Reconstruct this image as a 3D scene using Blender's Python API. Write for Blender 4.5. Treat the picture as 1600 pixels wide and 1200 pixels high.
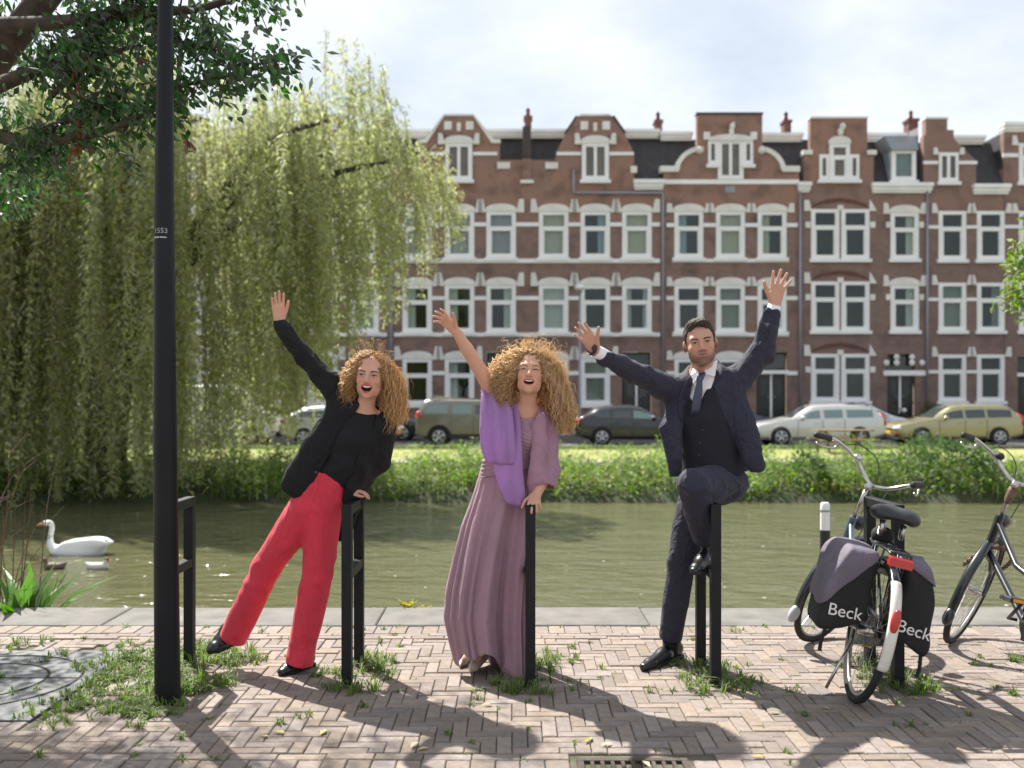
import bpy, math, random
import numpy as np
from mathutils import Vector, Matrix
random.seed(7); RNG = np.random.default_rng(7)
for o in list(bpy.data.objects): bpy.data.objects.remove(o)
SC = bpy.context.scene
COL = SC.collection
# ------------------------------------------------------------------ camera
FPX, HC, YH = 1555.0, 1.45, 620.0
cam_d = bpy.data.cameras.new('camera'); cam = bpy.data.objects.new('camera', cam_d); COL.objects.link(cam)
cam.location = (0, 0, HC); cam.rotation_euler = (math.radians(90), 0, 0)
cam_d.sensor_width = 36; cam_d.lens = 35.0; cam_d.shift_y = (YH - 600) / 1600
cam_d.clip_end = 3000; cam_d.clip_start = 0.05
cam_d.dof.use_dof = True; cam_d.dof.focus_distance = 5.2; cam_d.dof.aperture_fstop = 2.0
SC.camera = cam
# ------------------------------------------------------------------ sky + sun
SUN_AZ, SUN_EL = math.radians(34), math.radians(52)
to_sun = Vector((-math.sin(SUN_AZ)*math.cos(SUN_EL), math.cos(SUN_AZ)*math.cos(SUN_EL), math.sin(SUN_EL)))
W = bpy.data.worlds.new('World'); SC.world = W; W.use_nodes = True
nt = W.node_tree; nt.nodes.clear()
out = nt.nodes.new('ShaderNodeOutputWorld'); bg = nt.nodes.new('ShaderNodeBackground')
sky = nt.nodes.new('ShaderNodeTexSky'); sky.sky_type = 'NISHITA'; sky.sun_disc = False
sky.sun_elevation = SUN_EL; sky.sun_rotation = -SUN_AZ; sky.dust_density = 2.0
tc = nt.nodes.new('ShaderNodeTexCoord'); sep = nt.nodes.new('ShaderNodeSeparateXYZ')
nt.links.new(tc.outputs['Generated'], sep.inputs[0])
mx = nt.nodes.new('ShaderNodeMath'); mx.operation = 'MAXIMUM'; mx.inputs[1].default_value = 0.0
nt.links.new(sep.outputs['Z'], mx.inputs[0])
ad = nt.nodes.new('ShaderNodeMath'); ad.operation = 'ADD'; ad.inputs[1].default_value = 0.35
nt.links.new(mx.outputs[0], ad.inputs[0])
dv = nt.nodes.new('ShaderNodeVectorMath'); dv.operation = 'DIVIDE'
cb = nt.nodes.new('ShaderNodeCombineXYZ')
for i in range(3): nt.links.new(ad.outputs[0], cb.inputs[i])
nt.links.new(tc.outputs['Generated'], dv.inputs[0]); nt.links.new(cb.outputs[0], dv.inputs[1])
n1 = nt.nodes.new('ShaderNodeTexNoise'); n1.inputs['Scale'].default_value = 2.1; n1.inputs['Detail'].default_value = 6; n1.inputs['Roughness'].default_value = 0.55
nt.links.new(dv.outputs[0], n1.inputs['Vector'])
r1 = nt.nodes.new('ShaderNodeValToRGB'); r1.color_ramp.elements[0].position = 0.36; r1.color_ramp.elements[1].position = 0.60
r1.color_ramp.elements[0].color = (3.2, 3.55, 4.05, 1); r1.color_ramp.elements[1].color = (4.75, 4.9, 5.1, 1)
nt.links.new(n1.outputs['Fac'], r1.inputs[0])
mixs = nt.nodes.new('ShaderNodeMix'); mixs.data_type = 'RGBA'; mixs.inputs[0].default_value = 0.86
nt.links.new(sky.outputs[0], mixs.inputs[6]); nt.links.new(r1.outputs[0], mixs.inputs[7])
nt.links.new(mixs.outputs[2], bg.inputs['Color']); bg.inputs['Strength'].default_value = 0.085
nt.links.new(bg.outputs[0], out.inputs[0])
sun_d = bpy.data.lights.new('sun', 'SUN'); sun = bpy.data.objects.new('sun', sun_d); COL.objects.link(sun)
sun_d.energy = 4.2; sun_d.angle = math.radians(0.6); sun_d.color = (1.0, 0.955, 0.88)
sun.rotation_euler = to_sun.to_track_quat('Z', 'Y').to_euler()
SC.view_settings.view_transform = 'Standard'; SC.view_settings.look = 'None'
SC.view_settings.exposure = 1.36; SC.view_settings.gamma = 1.0
SC.render.engine = 'CYCLES'
# ------------------------------------------------------------------ helpers
def P(px, py, d): return np.array(((px-800)/FPX*d, d, HC + (YH-py)/FPX*d))
def G(px, py, z=0.0):
    d = (HC-z)*FPX/(py-YH); return np.array(((px-800)/FPX*d, d, z))
def nrm(v): v = np.asarray(v, float); return v/(np.linalg.norm(v)+1e-12)
def link(o, parent=None):
    COL.objects.link(o)
    if parent is not None: o.parent = parent
    return o
def tag(o, label=None, cat=None, group=None, kind=None):
    if label: o['label'] = label
    if cat: o['category'] = cat
    if group: o['group'] = group
    if kind: o['kind'] = kind
    return o
def empty(name, loc=(0,0,0), rz=0.0):
    o = bpy.data.objects.new(name, None); COL.objects.link(o); o.location = loc; o.rotation_euler = (0,0,rz)
    o.empty_display_size = 0.1
    return o
def mesh_obj(name, V, F, mat, parent=None, smooth=True, loc=None):
    me = bpy.data.meshes.new(name)
    if isinstance(F, np.ndarray):
        V = np.asarray(V, np.float32); n, k = F.shape
        me.vertices.add(len(V)); me.vertices.foreach_set('co', V.ravel())
        me.loops.add(n*k); me.loops.foreach_set('vertex_index', F.astype(np.int32).ravel())
        me.polygons.add(n); me.polygons.foreach_set('loop_start', np.arange(0, n*k, k, dtype=np.int32))
        me.update(calc_edges=True)
    else:
        me.from_pydata([tuple(map(float, v)) for v in V], [], F)
    me.validate()
    me.polygons.foreach_set('use_smooth', np.full(len(me.polygons), bool(smooth)))
    if mat is not None:
        for m in (mat if isinstance(mat, (list, tuple)) else [mat]): me.materials.append(m)
    o = bpy.data.objects.new(name, me); link(o, parent)
    if loc is not None: o.location = loc
    return o
def copy_tree(o, parent=None):
    c = o.copy(); COL.objects.link(c)
    if parent is not None: c.parent = parent
    for ch in o.children: copy_tree(ch, c)
    return c
class MB:
    """collects boxes, tubes, lofts and prisms; build() links them as one mesh"""
    def __init__(s): s.v = []; s.f = []; s.n = 0
    def add(s, V, F):
        V = [tuple(map(float, p)) for p in V]; s.v += V; s.f += [tuple(int(i)+s.n for i in f) for f in F]; s.n += len(V); return s
    def box(s, x0, x1, y0, y1, z0, z1):
        V = [(x0,y0,z0),(x1,y0,z0),(x1,y1,z0),(x0,y1,z0),(x0,y0,z1),(x1,y0,z1),(x1,y1,z1),(x0,y1,z1)]
        return s.add(V, [(0,3,2,1),(4,5,6,7),(0,1,5,4),(1,2,6,5),(2,3,7,6),(3,0,4,7)])
    def bbox(s, x0, x1, y0, y1, z0, z1, b=0.004):
        """box with chamfered upper rim"""
        V = []
        for z, i in ((z0,0),(z1-b,0),(z1,b)):
            V += [(x0+i,y0+i,z),(x1-i,y0+i,z),(x1-i,y1-i,z),(x0+i,y1-i,z)]
        F = [(0,3,2,1),(8,9,10,11)]
        for k in (0,4):
            for a in range(4):
                c = (a+1)%4; F.append((k+a,k+c,k+4+c,k+4+a))
        return s.add(V, F)
    def prism(s, poly, y0, y1):
        """poly: (x,z) list counter-clockwise seen from -Y; extruded y0 (front) to y1"""
        n = len(poly); V = [(x,y0,z) for x,z in poly]+[(x,y1,z) for x,z in poly]
        F = [tuple(range(n)), tuple(range(2*n-1,n-1,-1))]
        for i in range(n):
            j = (i+1)%n; F.append((j,i,n+i,n+j))
        return s.add(V, F)
    def tube(s, pts, rad, n=8, cap=True, closed=False):
        pts = [np.asarray(p, float) for p in pts]; m = len(pts)
        if not hasattr(rad, '__len__'): rad = [rad]*m
        V = []; ref = None
        for i, p in enumerate(pts):
            if closed: t = nrm(pts[(i+1)%m]-pts[i-1])
            else: t = nrm(pts[min(i+1,m-1)]-pts[max(i-1,0)])
            if ref is None:
                a = np.array((0,0,1.)) if abs(t[2]) < .9 else np.array((1.,0,0)); ref = nrm(np.cross(t,a))
            ref = nrm(ref - t*np.dot(ref,t)); b = np.cross(t,ref)
            for k in range(n):
                a = 2*math.pi*k/n; V.append(p+rad[i]*(math.cos(a)*ref+math.sin(a)*b))
        F = []
        for i in range(m if closed else m-1):
            i2 = (i+1)%m
            for k in range(n):
                k2 = (k+1)%n; F.append((i*n+k,i*n+k2,i2*n+k2,i2*n+k))
        if cap and not closed: F += [tuple(range(n-1,-1,-1)), tuple(range((m-1)*n, m*n))]
        return s.add(V, F)
    def loft(s, rings, cap=True, closed=True):
        n = len(rings[0]); m = len(rings); V = [p for r in rings for p in r]; F = []
        for i in range(m-1):
            for k in range(n if closed else n-1):
                k2 = (k+1)%n; F.append((i*n+k,i*n+k2,(i+1)*n+k2,(i+1)*n+k))
        if cap and closed: F += [tuple(range(n-1,-1,-1)), tuple(range((m-1)*n, m*n))]
        return s.add(V, F)
    def ball(s, c, r, nu=14, nv=9):
        c = np.asarray(c, float); r = np.asarray(r if hasattr(r,'__len__') else (r,r,r), float)
        rings = []
        for j in range(1, nv):
            ph = math.pi*j/nv - math.pi/2
            rings.append([c+r*np.array((math.cos(ph)*math.cos(2*math.pi*k/nu), math.cos(ph)*math.sin(2*math.pi*k/nu), math.sin(ph))) for k in range(nu)])
        return s.loft(rings)
    def xf(s, M):
        M = np.asarray(M); s.v = [tuple(M[:3,:3]@np.array(p)+M[:3,3]) for p in s.v]; return s
    def build(s, name, mat, parent=None, smooth=False, loc=None):
        o = mesh_obj(name, s.v, s.f, mat, parent, smooth, loc)
        return o
def autosmooth(o, ang=40):
    """smooth shading with hard edges above ang"""
    me = o.data; me.polygons.foreach_set('use_smooth', np.full(len(me.polygons), True))
    try: me.set_sharp_from_angle(angle=math.radians(ang))
    except Exception: pass
    return o
# ------------------------------------------------------------------ materials
def mat(name, col, rough=0.6, metal=0.0, var=0.0, vscale=8.0, bump=0.0, bscale=60.0, spec=0.5, rnd=0.0, col2=None, trans=0.0, sheen=0.0, coat=0.0, stretch=None, sss=0.0, wrk=0.0, wscale=16.0, wst=(1,1,1)):
    m = bpy.data.materials.new(name); m.use_nodes = True; t = m.node_tree; b = t.nodes['Principled BSDF']
    b.inputs['Roughness'].default_value = rough; b.inputs['Metallic'].default_value = metal
    b.inputs['Specular IOR Level'].default_value = spec
    if sheen: b.inputs['Sheen Weight'].default_value = sheen
    if coat: b.inputs['Coat Weight'].default_value = coat; b.inputs['Coat Roughness'].default_value = 0.08
    if sss:
        b.inputs['Subsurface Weight'].default_value = sss; b.inputs['Subsurface Radius'].default_value = (0.02,0.008,0.004); b.inputs['Subsurface Scale'].default_value = 0.4
    c = t.nodes.new('ShaderNodeRGB'); c.outputs[0].default_value = (*col, 1); src = c.outputs[0]
    co = t.nodes.new('ShaderNodeTexCoord'); vec = co.outputs['Object']
    if stretch:
        mp = t.nodes.new('ShaderNodeMapping'); mp.inputs['Scale'].default_value = stretch; t.links.new(vec, mp.inputs[0]); vec = mp.outputs[0]
    if var or col2:
        n = t.nodes.new('ShaderNodeTexNoise'); n.inputs['Scale'].default_value = vscale; n.inputs['Detail'].default_value = 5
        t.links.new(vec, n.inputs['Vector'])
        mx = t.nodes.new('ShaderNodeMix'); mx.data_type = 'RGBA'
        mr = t.nodes.new('ShaderNodeMapRange'); mr.inputs['From Min'].default_value = .32; mr.inputs['From Max'].default_value = .68
        t.links.new(n.outputs['Fac'], mr.inputs['Value']); t.links.new(mr.outputs[0], mx.inputs[0])
        c2 = col2 if col2 else tuple(x*(1-var) for x in col)
        t.links.new(src, mx.inputs[6]); mx.inputs[7].default_value = (*c2, 1); src = mx.outputs[2]
    if rnd:
        oi = t.nodes.new('ShaderNodeObjectInfo'); ge = t.nodes.new('ShaderNodeNewGeometry')
        a = t.nodes.new('ShaderNodeMath'); a.operation = 'ADD'; t.links.new(oi.outputs['Random'], a.inputs[0]); t.links.new(ge.outputs['Random Per Island'], a.inputs[1])
        fr = t.nodes.new('ShaderNodeMath'); fr.operation = 'FRACT'; t.links.new(a.outputs[0], fr.inputs[0])
        hs = t.nodes.new('ShaderNodeHueSaturation')
        m1 = t.nodes.new('ShaderNodeMapRange'); m1.inputs['To Min'].default_value = 1-rnd; m1.inputs['To Max'].default_value = 1+rnd; t.links.new(fr.outputs[0], m1.inputs[0]); t.links.new(m1.outputs[0], hs.inputs['Value'])
        wn = t.nodes.new('ShaderNodeTexWhiteNoise'); wn.noise_dimensions = '1D'; t.links.new(fr.outputs[0], wn.inputs['W'])
        m2 = t.nodes.new('ShaderNodeMapRange'); m2.inputs['To Min'].default_value = .5-.045*rnd; m2.inputs['To Max'].default_value = .5+.045*rnd; t.links.new(wn.outputs['Value'], m2.inputs[0]); t.links.new(m2.outputs[0], hs.inputs['Hue'])
        m3 = t.nodes.new('ShaderNodeMapRange'); m3.inputs['To Min'].default_value = 1-rnd*1.5; m3.inputs['To Max'].default_value = 1+rnd; t.links.new(wn.outputs['Value'], m3.inputs[0]); t.links.new(m3.outputs[0], hs.inputs['Saturation'])
        t.links.new(src, hs.inputs['Color']); src = hs.outputs[0]
    t.links.new(src, b.inputs['Base Color'])
    if bump:
        n2 = t.nodes.new('ShaderNodeTexNoise'); n2.inputs['Scale'].default_value = bscale; n2.inputs['Detail'].default_value = 4
        t.links.new(vec, n2.inputs['Vector'])
        bp = t.nodes.new('ShaderNodeBump'); bp.inputs['Strength'].default_value = bump; bp.inputs['Distance'].default_value = 0.01
        t.links.new(n2.outputs['Fac'], bp.inputs['Height']); t.links.new(bp.outputs[0], b.inputs['Normal'])
    if wrk:     # woven-cloth creases: warped ridged noise
        mw = t.nodes.new('ShaderNodeMapping'); mw.inputs['Scale'].default_value = wst; t.links.new(co.outputs['Object'], mw.inputs[0])
        nw = t.nodes.new('ShaderNodeTexNoise'); nw.inputs['Scale'].default_value = wscale; nw.inputs['Detail'].default_value = 3; nw.inputs['Roughness'].default_value = .45; nw.inputs['Distortion'].default_value = 1.6; t.links.new(mw.outputs[0], nw.inputs['Vector'])
        s1 = t.nodes.new('ShaderNodeMath'); s1.operation = 'SUBTRACT'; s1.inputs[1].default_value = .5; t.links.new(nw.outputs['Fac'], s1.inputs[0])
        s2 = t.nodes.new('ShaderNodeMath'); s2.operation = 'ABSOLUTE'; t.links.new(s1.outputs[0], s2.inputs[0])
        s3 = t.nodes.new('ShaderNodeMath'); s3.operation = 'POWER'; s3.inputs[1].default_value = .7; t.links.new(s2.outputs[0], s3.inputs[0])
        bw_ = t.nodes.new('ShaderNodeBump'); bw_.inputs['Strength'].default_value = wrk; bw_.inputs['Distance'].default_value = 0.03; t.links.new(s3.outputs[0], bw_.inputs['Height'])
        if bump: t.links.new(bp.outputs[0], bw_.inputs['Normal'])
        t.links.new(bw_.outputs[0], b.inputs['Normal'])
    if trans:   # leaf-like translucency
        tr = t.nodes.new('ShaderNodeBsdfTranslucent'); t.links.new(src, tr.inputs['Color'])
        ms = t.nodes.new('ShaderNodeMixShader'); ms.inputs[0].default_value = trans
        t.links.new(b.outputs[0], ms.inputs[1]); t.links.new(tr.outputs[0], ms.inputs[2])
        t.links.new(ms.outputs[0], t.nodes['Material Output'].inputs[0])
    return m
# ================================================================== SETTING
M = {}
M['brick_pave'] = mat('paving_brick', (0.250,0.200,0.168), 0.85, var=0.25, vscale=22, bump=0.35, bscale=90, rnd=0.19)
M['sand'] = mat('joint_sand', (0.13,0.11,0.085), 0.95, var=0.5, vscale=9, col2=(0.075,0.085,0.04))
M['concrete'] = mat('concrete', (0.175,0.165,0.15), 0.9, var=0.35, vscale=5, bump=0.3, bscale=70)
M['quaywall'] = mat('quay_wall', (0.12,0.10,0.085), 0.9, var=0.5, vscale=3)
M['blackmetal'] = mat('black_painted_metal', (0.014,0.015,0.017), 0.5, var=0.4, vscale=14, bump=0.06, bscale=120, spec=.25)
M['polemetal'] = mat('pole_paint', (0.010,0.012,0.014), 0.42, var=0.4, vscale=3, bump=0.05, bscale=50, spec=.22)
M['steelplate'] = mat('steel_plate', (0.105,0.11,0.115), 0.65, metal=0.0, var=0.35, vscale=4, bump=0.1)
M['darkgap'] = mat('dark_gap', (0.01,0.01,0.01), 0.9)
M['iron'] = mat('cast_iron', (0.10,0.075,0.06), 0.7, metal=0.4, var=0.5, vscale=30)
M['asphalt'] = mat('asphalt', (0.10,0.095,0.09), 0.9, var=0.3, vscale=2)
M['path'] = mat('gravel_path', (0.38,0.33,0.28), 0.95, var=0.3, vscale=1.5)
M['farpave'] = mat('far_pavement', (0.27,0.23,0.21), 0.9, var=0.3, vscale=2)
M['lawn'] = mat('lawn', (0.19,0.23,0.06), 0.95, vscale=0.9, col2=(0.30,0.28,0.10), bump=0.6, bscale=30)
M['bank'] = mat('bank_soil', (0.06,0.06,0.03), 0.95, vscale=2, col2=(0.03,0.05,0.015))
M['grass'] = mat('grass_blade', (0.17,0.25,0.05), 0.6, rnd=0.35, trans=0.5)
M['bankleaf'] = mat('bank_leaf', (0.21,0.31,0.06), 0.55, rnd=0.4, trans=0.55)
M['darkleaf'] = mat('bush_leaf', (0.085,0.16,0.035), 0.5, rnd=0.4, trans=0.45)
M['yellowflower'] = mat('yellow_flower', (0.75,0.5,0.03), 0.6, trans=0.3)
QY = 6.81; WZ = -1.0
# textured sheet for pavement away from the modelled bricks
mp_ = bpy.data.materials.new('pavement_far'); mp_.use_nodes = True
_t = mp_.node_tree; _b = _t.nodes['Principled BSDF']; _b.inputs['Roughness'].default_value = .9
_br = _t.nodes.new('ShaderNodeTexBrick'); _br.inputs['Scale'].default_value = 1.0; _br.inputs['Brick Width'].default_value = .2; _br.inputs['Row Height'].default_value = .066; _br.inputs['Mortar Size'].default_value = .004
_br.inputs['Color1'].default_value = (.30,.24,.22,1); _br.inputs['Color2'].default_value = (.22,.18,.17,1); _br.inputs['Mortar'].default_value = (.12,.1,.08,1)
_c = _t.nodes.new('ShaderNodeTexCoord'); _t.links.new(_c.outputs['Object'], _br.inputs['Vector']); _t.links.new(_br.outputs['Color'], _b.inputs['Base Color'])
pave = MB().box(-150,150,-80,6.30,-1.6,-0.016).build('pavement', mp_); tag(pave, 'herringbone brick quayside pavement', None, None, 'structure')
# sand bed just under the modelled bricks
sb = MB().add([(-4.6,3.2,-.012),(4.9,3.2,-.012),(4.9,6.298,-.012),(-4.6,6.298,-.012)], [(0,1,2,3)]).build('joint_sand', M['sand'], pave)
BW, BL, JT = 0.0655, 0.1965, 0.0035
PLATE = (-3.55,-2.16,4.46,5.68); DRAIN = (.255,.705,3.62,4.0)
def blocked(x0,x1,y0,y1):
    for (a,b,c,d) in (PLATE, DRAIN):
        if x1 > a and x0 < b and y1 > c and y0 < d: return True
    return False
bricks = []
NX0, NX1, YA, YB = -64, 66, 4.055, 5.965
n3 = 3
rows = int((YB-YA)/BW)+6
for j in range(-6, rows):
    for i in range(NX0, NX1):
        k = (i-j) % 6
        if k == 0: x0, x1, y0, y1 = i*BW, i*BW+BL, YA+j*BW, YA+(j+1)*BW
        elif k == 5: x0, x1, y0, y1 = i*BW, (i+1)*BW, YA+j*BW, YA+j*BW+BL
        else: continue
        y0 = max(y0, YA); y1 = min(y1, YB)
        if y1-y0 < 0.018: continue
        bricks.append((x0,x1,y0,y1))
def course(y0, y1, w, off=0.0):
    x = NX0*BW+off
    while x < NX1*BW: bricks.append((x, x+w, y0, y1)); x += w
course(YB+.004, YB+.004+BW, BL, .05); course(YB+.004+BW, YB+.004+2*BW, BL, .15)
course(YB+.004+2*BW, 6.296, BW*1.5, 0.0)
course(YA-.072, YA-.006, BL, .1)
for q in range(3): course(YA-.078-BL*(q+1), YA-.078-BL*q, BW*1.5, .02*q)
bricks = [b for b in bricks if not blocked(*b)]
def brick_boxes(bl, mb, local=False):
    for (x0,x1,y0,y1) in bl:
        dz = random.uniform(-.0035,.0035); j = JT/2
        mb.bbox(x0+j, x1-j, y0+j, y1-j, -.05, dz, .004)
def inview(b):
    xm, ym = (b[0]+b[1])/2, (b[2]+b[3])/2
    if ym < 3.9: return -1
    px = 800+xm/ym*FPX; py = YH+HC*FPX/ym
    if px < 5 or px > 1595 or py > 1195: return -1
    return (b[1]-b[0])*(b[3]-b[2])/ym**3
order = sorted(range(len(bricks)), key=lambda q: -inview(bricks[q]))
own = set(order[:300])
shared = {}
for q in order[:300]:
    x0,x1,y0,y1 = bricks[q]; key = (round(x1-x0,3), round(y1-y0,3))
    if key not in shared:
        m_ = MB(); j = JT/2; hx, hy = (x1-x0)/2-j, (y1-y0)/2-j; m_.bbox(-hx,hx,-hy,hy,-.05,0,.004)
        o = m_.build('brick', M['brick_pave'], pave); shared[key] = o
    else:
        o = shared[key].copy(); COL.objects.link(o)
    o.location = ((x0+x1)/2,(y0+y1)/2,random.uniform(-.003,.003)); o.rotation_euler = (random.gauss(0,.006),random.gauss(0,.006),random.gauss(0,.008))
mb = MB(); brick_boxes([bricks[q] for q in range(len(bricks)) if q not in own], mb)
o = mb.build('brick', M['brick_pave'], pave); tag(o, kind='stuff')
# quay edge slabs
qe = MB().box(-150,150,6.33,QY,-1.7,-.03).build('quay_wall', M['quaywall']); tag(qe, 'canal quay wall topped with concrete slabs', None, None, 'structure')
sl = None
for k in range(-8, 9):
    x0 = -.86+k*1.742
    if sl is None: sl = MB().bbox(0,1.734,6.302,QY+.03,-.12,.004,.008).build('slab', M['concrete'], qe)
    else: sl = sl.copy(); COL.objects.link(sl)
    sl.location = (x0, 0, random.uniform(-.003,.003))
# steel manhole plate with concentric grooves
mh = empty('manhole_plate', (-2.72,5.07,0)); tag(mh, 'grey steel plate with concentric round manhole grooves beside the lamp pole', 'manhole cover')
def ringquad(r0, r1, n=64):
    V = []; F = []
    for k in range(n):
        a = 2*math.pi*k/n; V += [(r0*math.cos(a), r0*math.sin(a),0),(r1*math.cos(a), r1*math.sin(a),0)]
    for k in range(n): b_ = 2*((k+1)%n); F.append((2*k,2*k+1,b_+1,b_))
    return V, F
MB().bbox(-.83,.56,-.61,.61,-.04,.002,.003).build('frame', M['steelplate'], mh)
m_ = MB(); V, F = ringquad(.488,.502); m_.add([(x,y,.0045) for x,y,z in V], F); m_.build('outer_groove', M['darkgap'], mh)
m_ = MB(); V, F = ringquad(.322,.336); m_.add([(x,y,.0045) for x,y,z in V], F); m_.build('inner_groove', M['darkgap'], mh)
MB().box(-.83,.49,.05,.062,.0025,.0045).build('seam', M['darkgap'], mh)
# drain grate
dg = empty('drain_grate', (.48,3.82,0)); tag(dg, 'rusty slotted iron drain grate set in the brick paving', 'drain grate')
m_ = MB(); m_.box(-.222,.222,-.2,-.165,-.05,.002).box(-.222,.222,.145,.175,-.05,.002).box(-.222,-.195,-.165,.145,-.05,.0015).box(.195,.222,-.165,.145,-.05,.0015)
m_.build('frame', M['iron'], dg)
for k in range(10):
    x = -.195+k*.0405; MB().box(x+.026,x+.0405,-.165,.145,-.04,.0005).build('bar', M['iron'], dg)
MB().box(-.2,.2,-.17,.15,-.09,-.07).build('sump', M['darkgap'], dg)
# water
wm = bpy.data.materials.new('canal_water'); wm.use_nodes = True; _t = wm.node_tree; _b = _t.nodes['Principled BSDF']
_b.inputs['Base Color'].default_value = (.105,.105,.055,1); _b.inputs['Roughness'].default_value = .06; _b.inputs['IOR'].default_value = 1.33
_c = _t.nodes.new('ShaderNodeTexCoord'); _prev = None
for _s,_dst,_sc in ((1.5,.085,(1.0,1.9,1)),(5.5,.020,(1.0,1.6,1)),(.45,.10,(1.0,1.3,1))):
    _m = _t.nodes.new('ShaderNodeMapping'); _m.inputs['Scale'].default_value = _sc; _t.links.new(_c.outputs['Object'], _m.inputs[0])
    _n = _t.nodes.new('ShaderNodeTexNoise'); _n.inputs['Scale'].default_value = _s; _n.inputs['Detail'].default_value = 3; _n.inputs['Roughness'].default_value = .5; _n.inputs['Distortion'].default_value = .6; _t.links.new(_m.outputs[0], _n.inputs['Vector'])
    _bp = _t.nodes.new('ShaderNodeBump'); _bp.inputs['Strength'].default_value = 1.0; _bp.inputs['Distance'].default_value = _dst; _t.links.new(_n.outputs['Fac'], _bp.inputs['Height'])
    if _prev is not None: _t.links.new(_prev.outputs[0], _bp.inputs['Normal'])
    _prev = _bp
_t.links.new(_prev.outputs[0], _b.inputs['Normal'])
wat = MB().add([(-300,6.6,WZ),(300,6.6,WZ),(300,24.2,WZ),(-300,24.2,WZ)], [(0,1,2,3)]).build('water', wm); tag(wat, 'olive green canal water', None, None, 'structure')
# far bank, lawn, path, road, far pavement
prof = [(22.2,-1.6),(23.0,-1.08),(23.3,-.85),(24.0,-.58),(25.2,-.40),(27,-.35),(30,-.33),(33.6,-.31),(60,-.31),(1500,-.31)]
xs = np.concatenate([[-1500,-300,-120],np.arange(-40,41,1.0),[120,300,1500]])
V = []; F = []
for i, x in enumerate(xs):
    for (y,z) in prof:
        jy = 0 if y > 26 else .22*math.sin(x*1.7)+.15*math.sin(x*4.1+1); V.append((x,y+jy,z+(0.04*math.sin(x*2.3+y) if 23.5 < y < 33 else 0)))
n = len(prof)
for i in range(len(xs)-1):
    for k in range(n-1): F.append((i*n+k,(i+1)*n+k,(i+1)*n+k+1,i*n+k+1))
fb = mesh_obj('far_bank', V, F, [M['bank'],M['lawn']], None, True); tag(fb, 'grassy far bank of the canal', None, None, 'structure')
for p in fb.data.polygons: p.material_index = 0 if p.center.y < 24.4 else 1
def strip(name, y0, y1, z, m, lab, thick=.2):
    o = MB().box(-300,300,y0,y1,z-thick,z).build(name, m); tag(o, lab, None, None, 'structure'); return o
strip('footpath', 26.5, 27.5, -.285, M['path'], 'pale footpath along the far bank')
strip('road', 33.8, 43.6, -.285, M['asphalt'], 'street with parked cars behind the lawn')
strip('kerb', 33.55, 33.79, -.20, M['concrete'], 'kerb between lawn and street')
strip('far_pavement', 43.6, 46.5, -.17, M['farpave'], 'pavement in front of the houses')
# ---- scattering of leaf-shaped faces (real small quads) --------------------
def leaf_faces(C, L, Wd, dirs, roll=None, rng=RNG, droop=0.0):
    """diamond leaves: centre-base C, length L, width Wd, direction dirs -> V,F arrays (4 verts, 2 tris folded at the midrib)"""
    n = len(C); d = dirs/np.linalg.norm(dirs,axis=1,keepdims=True)
    r = rng.normal(size=(n,3)); s = np.cross(d,r); s /= np.linalg.norm(s,axis=1,keepdims=True)+1e-9
    up = np.cross(s,d)
    L = np.broadcast_to(np.asarray(L,float).reshape(-1,1),(n,1)); Wd = np.broadcast_to(np.asarray(Wd,float).reshape(-1,1),(n,1))
    a = C; b = C+d*L*.45+s*Wd*.5+up*Wd*.18; c = C+d*L; e = C+d*L*.45-s*Wd*.5+up*Wd*.18
    V = np.stack([a,b,c,e],1).reshape(-1,3); i = np.arange(n)*4
    F = np.concatenate([np.stack([i,i+1,i+2],1),np.stack([i,i+2,i+3],1)],0)
    return V, F
def join(parts):
    Vs, Fs, n = [], [], 0
    for V, F in parts: Vs.append(V); Fs.append(F+n); n += len(V)
    return np.concatenate(Vs), np.concatenate(Fs)
def blades(C, H, Wd, rng=RNG, lean=.5):
    """grass blades: 2-segment tapering strips (3 tris)"""
    n = len(C); a = rng.uniform(0,2*np.pi,n); ln = rng.uniform(.1,1,n)*lean
    side = np.stack([np.cos(a+1.57),np.sin(a+1.57),np.zeros(n)],1); out_ = np.stack([np.cos(a),np.sin(a),np.zeros(n)],1)
    H = np.asarray(H).reshape(-1,1)*np.ones((n,1)); Wd = np.asarray(Wd).reshape(-1,1)*np.ones((n,1)); ln = ln.reshape(-1,1)
    z = np.array([[0,0,1.]])
    m1 = C+z*H*.6+out_*H*ln*.35; tp = C+z*H*(1-.35*ln)+out_*H*ln*1.0
    V = np.stack([C-side*Wd/2, C+side*Wd/2, m1+side*Wd*.4, m1-side*Wd*.4, tp],1).reshape(-1,3); i = np.arange(n)*5
    F = np.concatenate([np.stack([i,i+1,i+2],1),np.stack([i,i+2,i+3],1),np.stack([i+3,i+2,i+4],1)],0)
    return V, F
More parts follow.
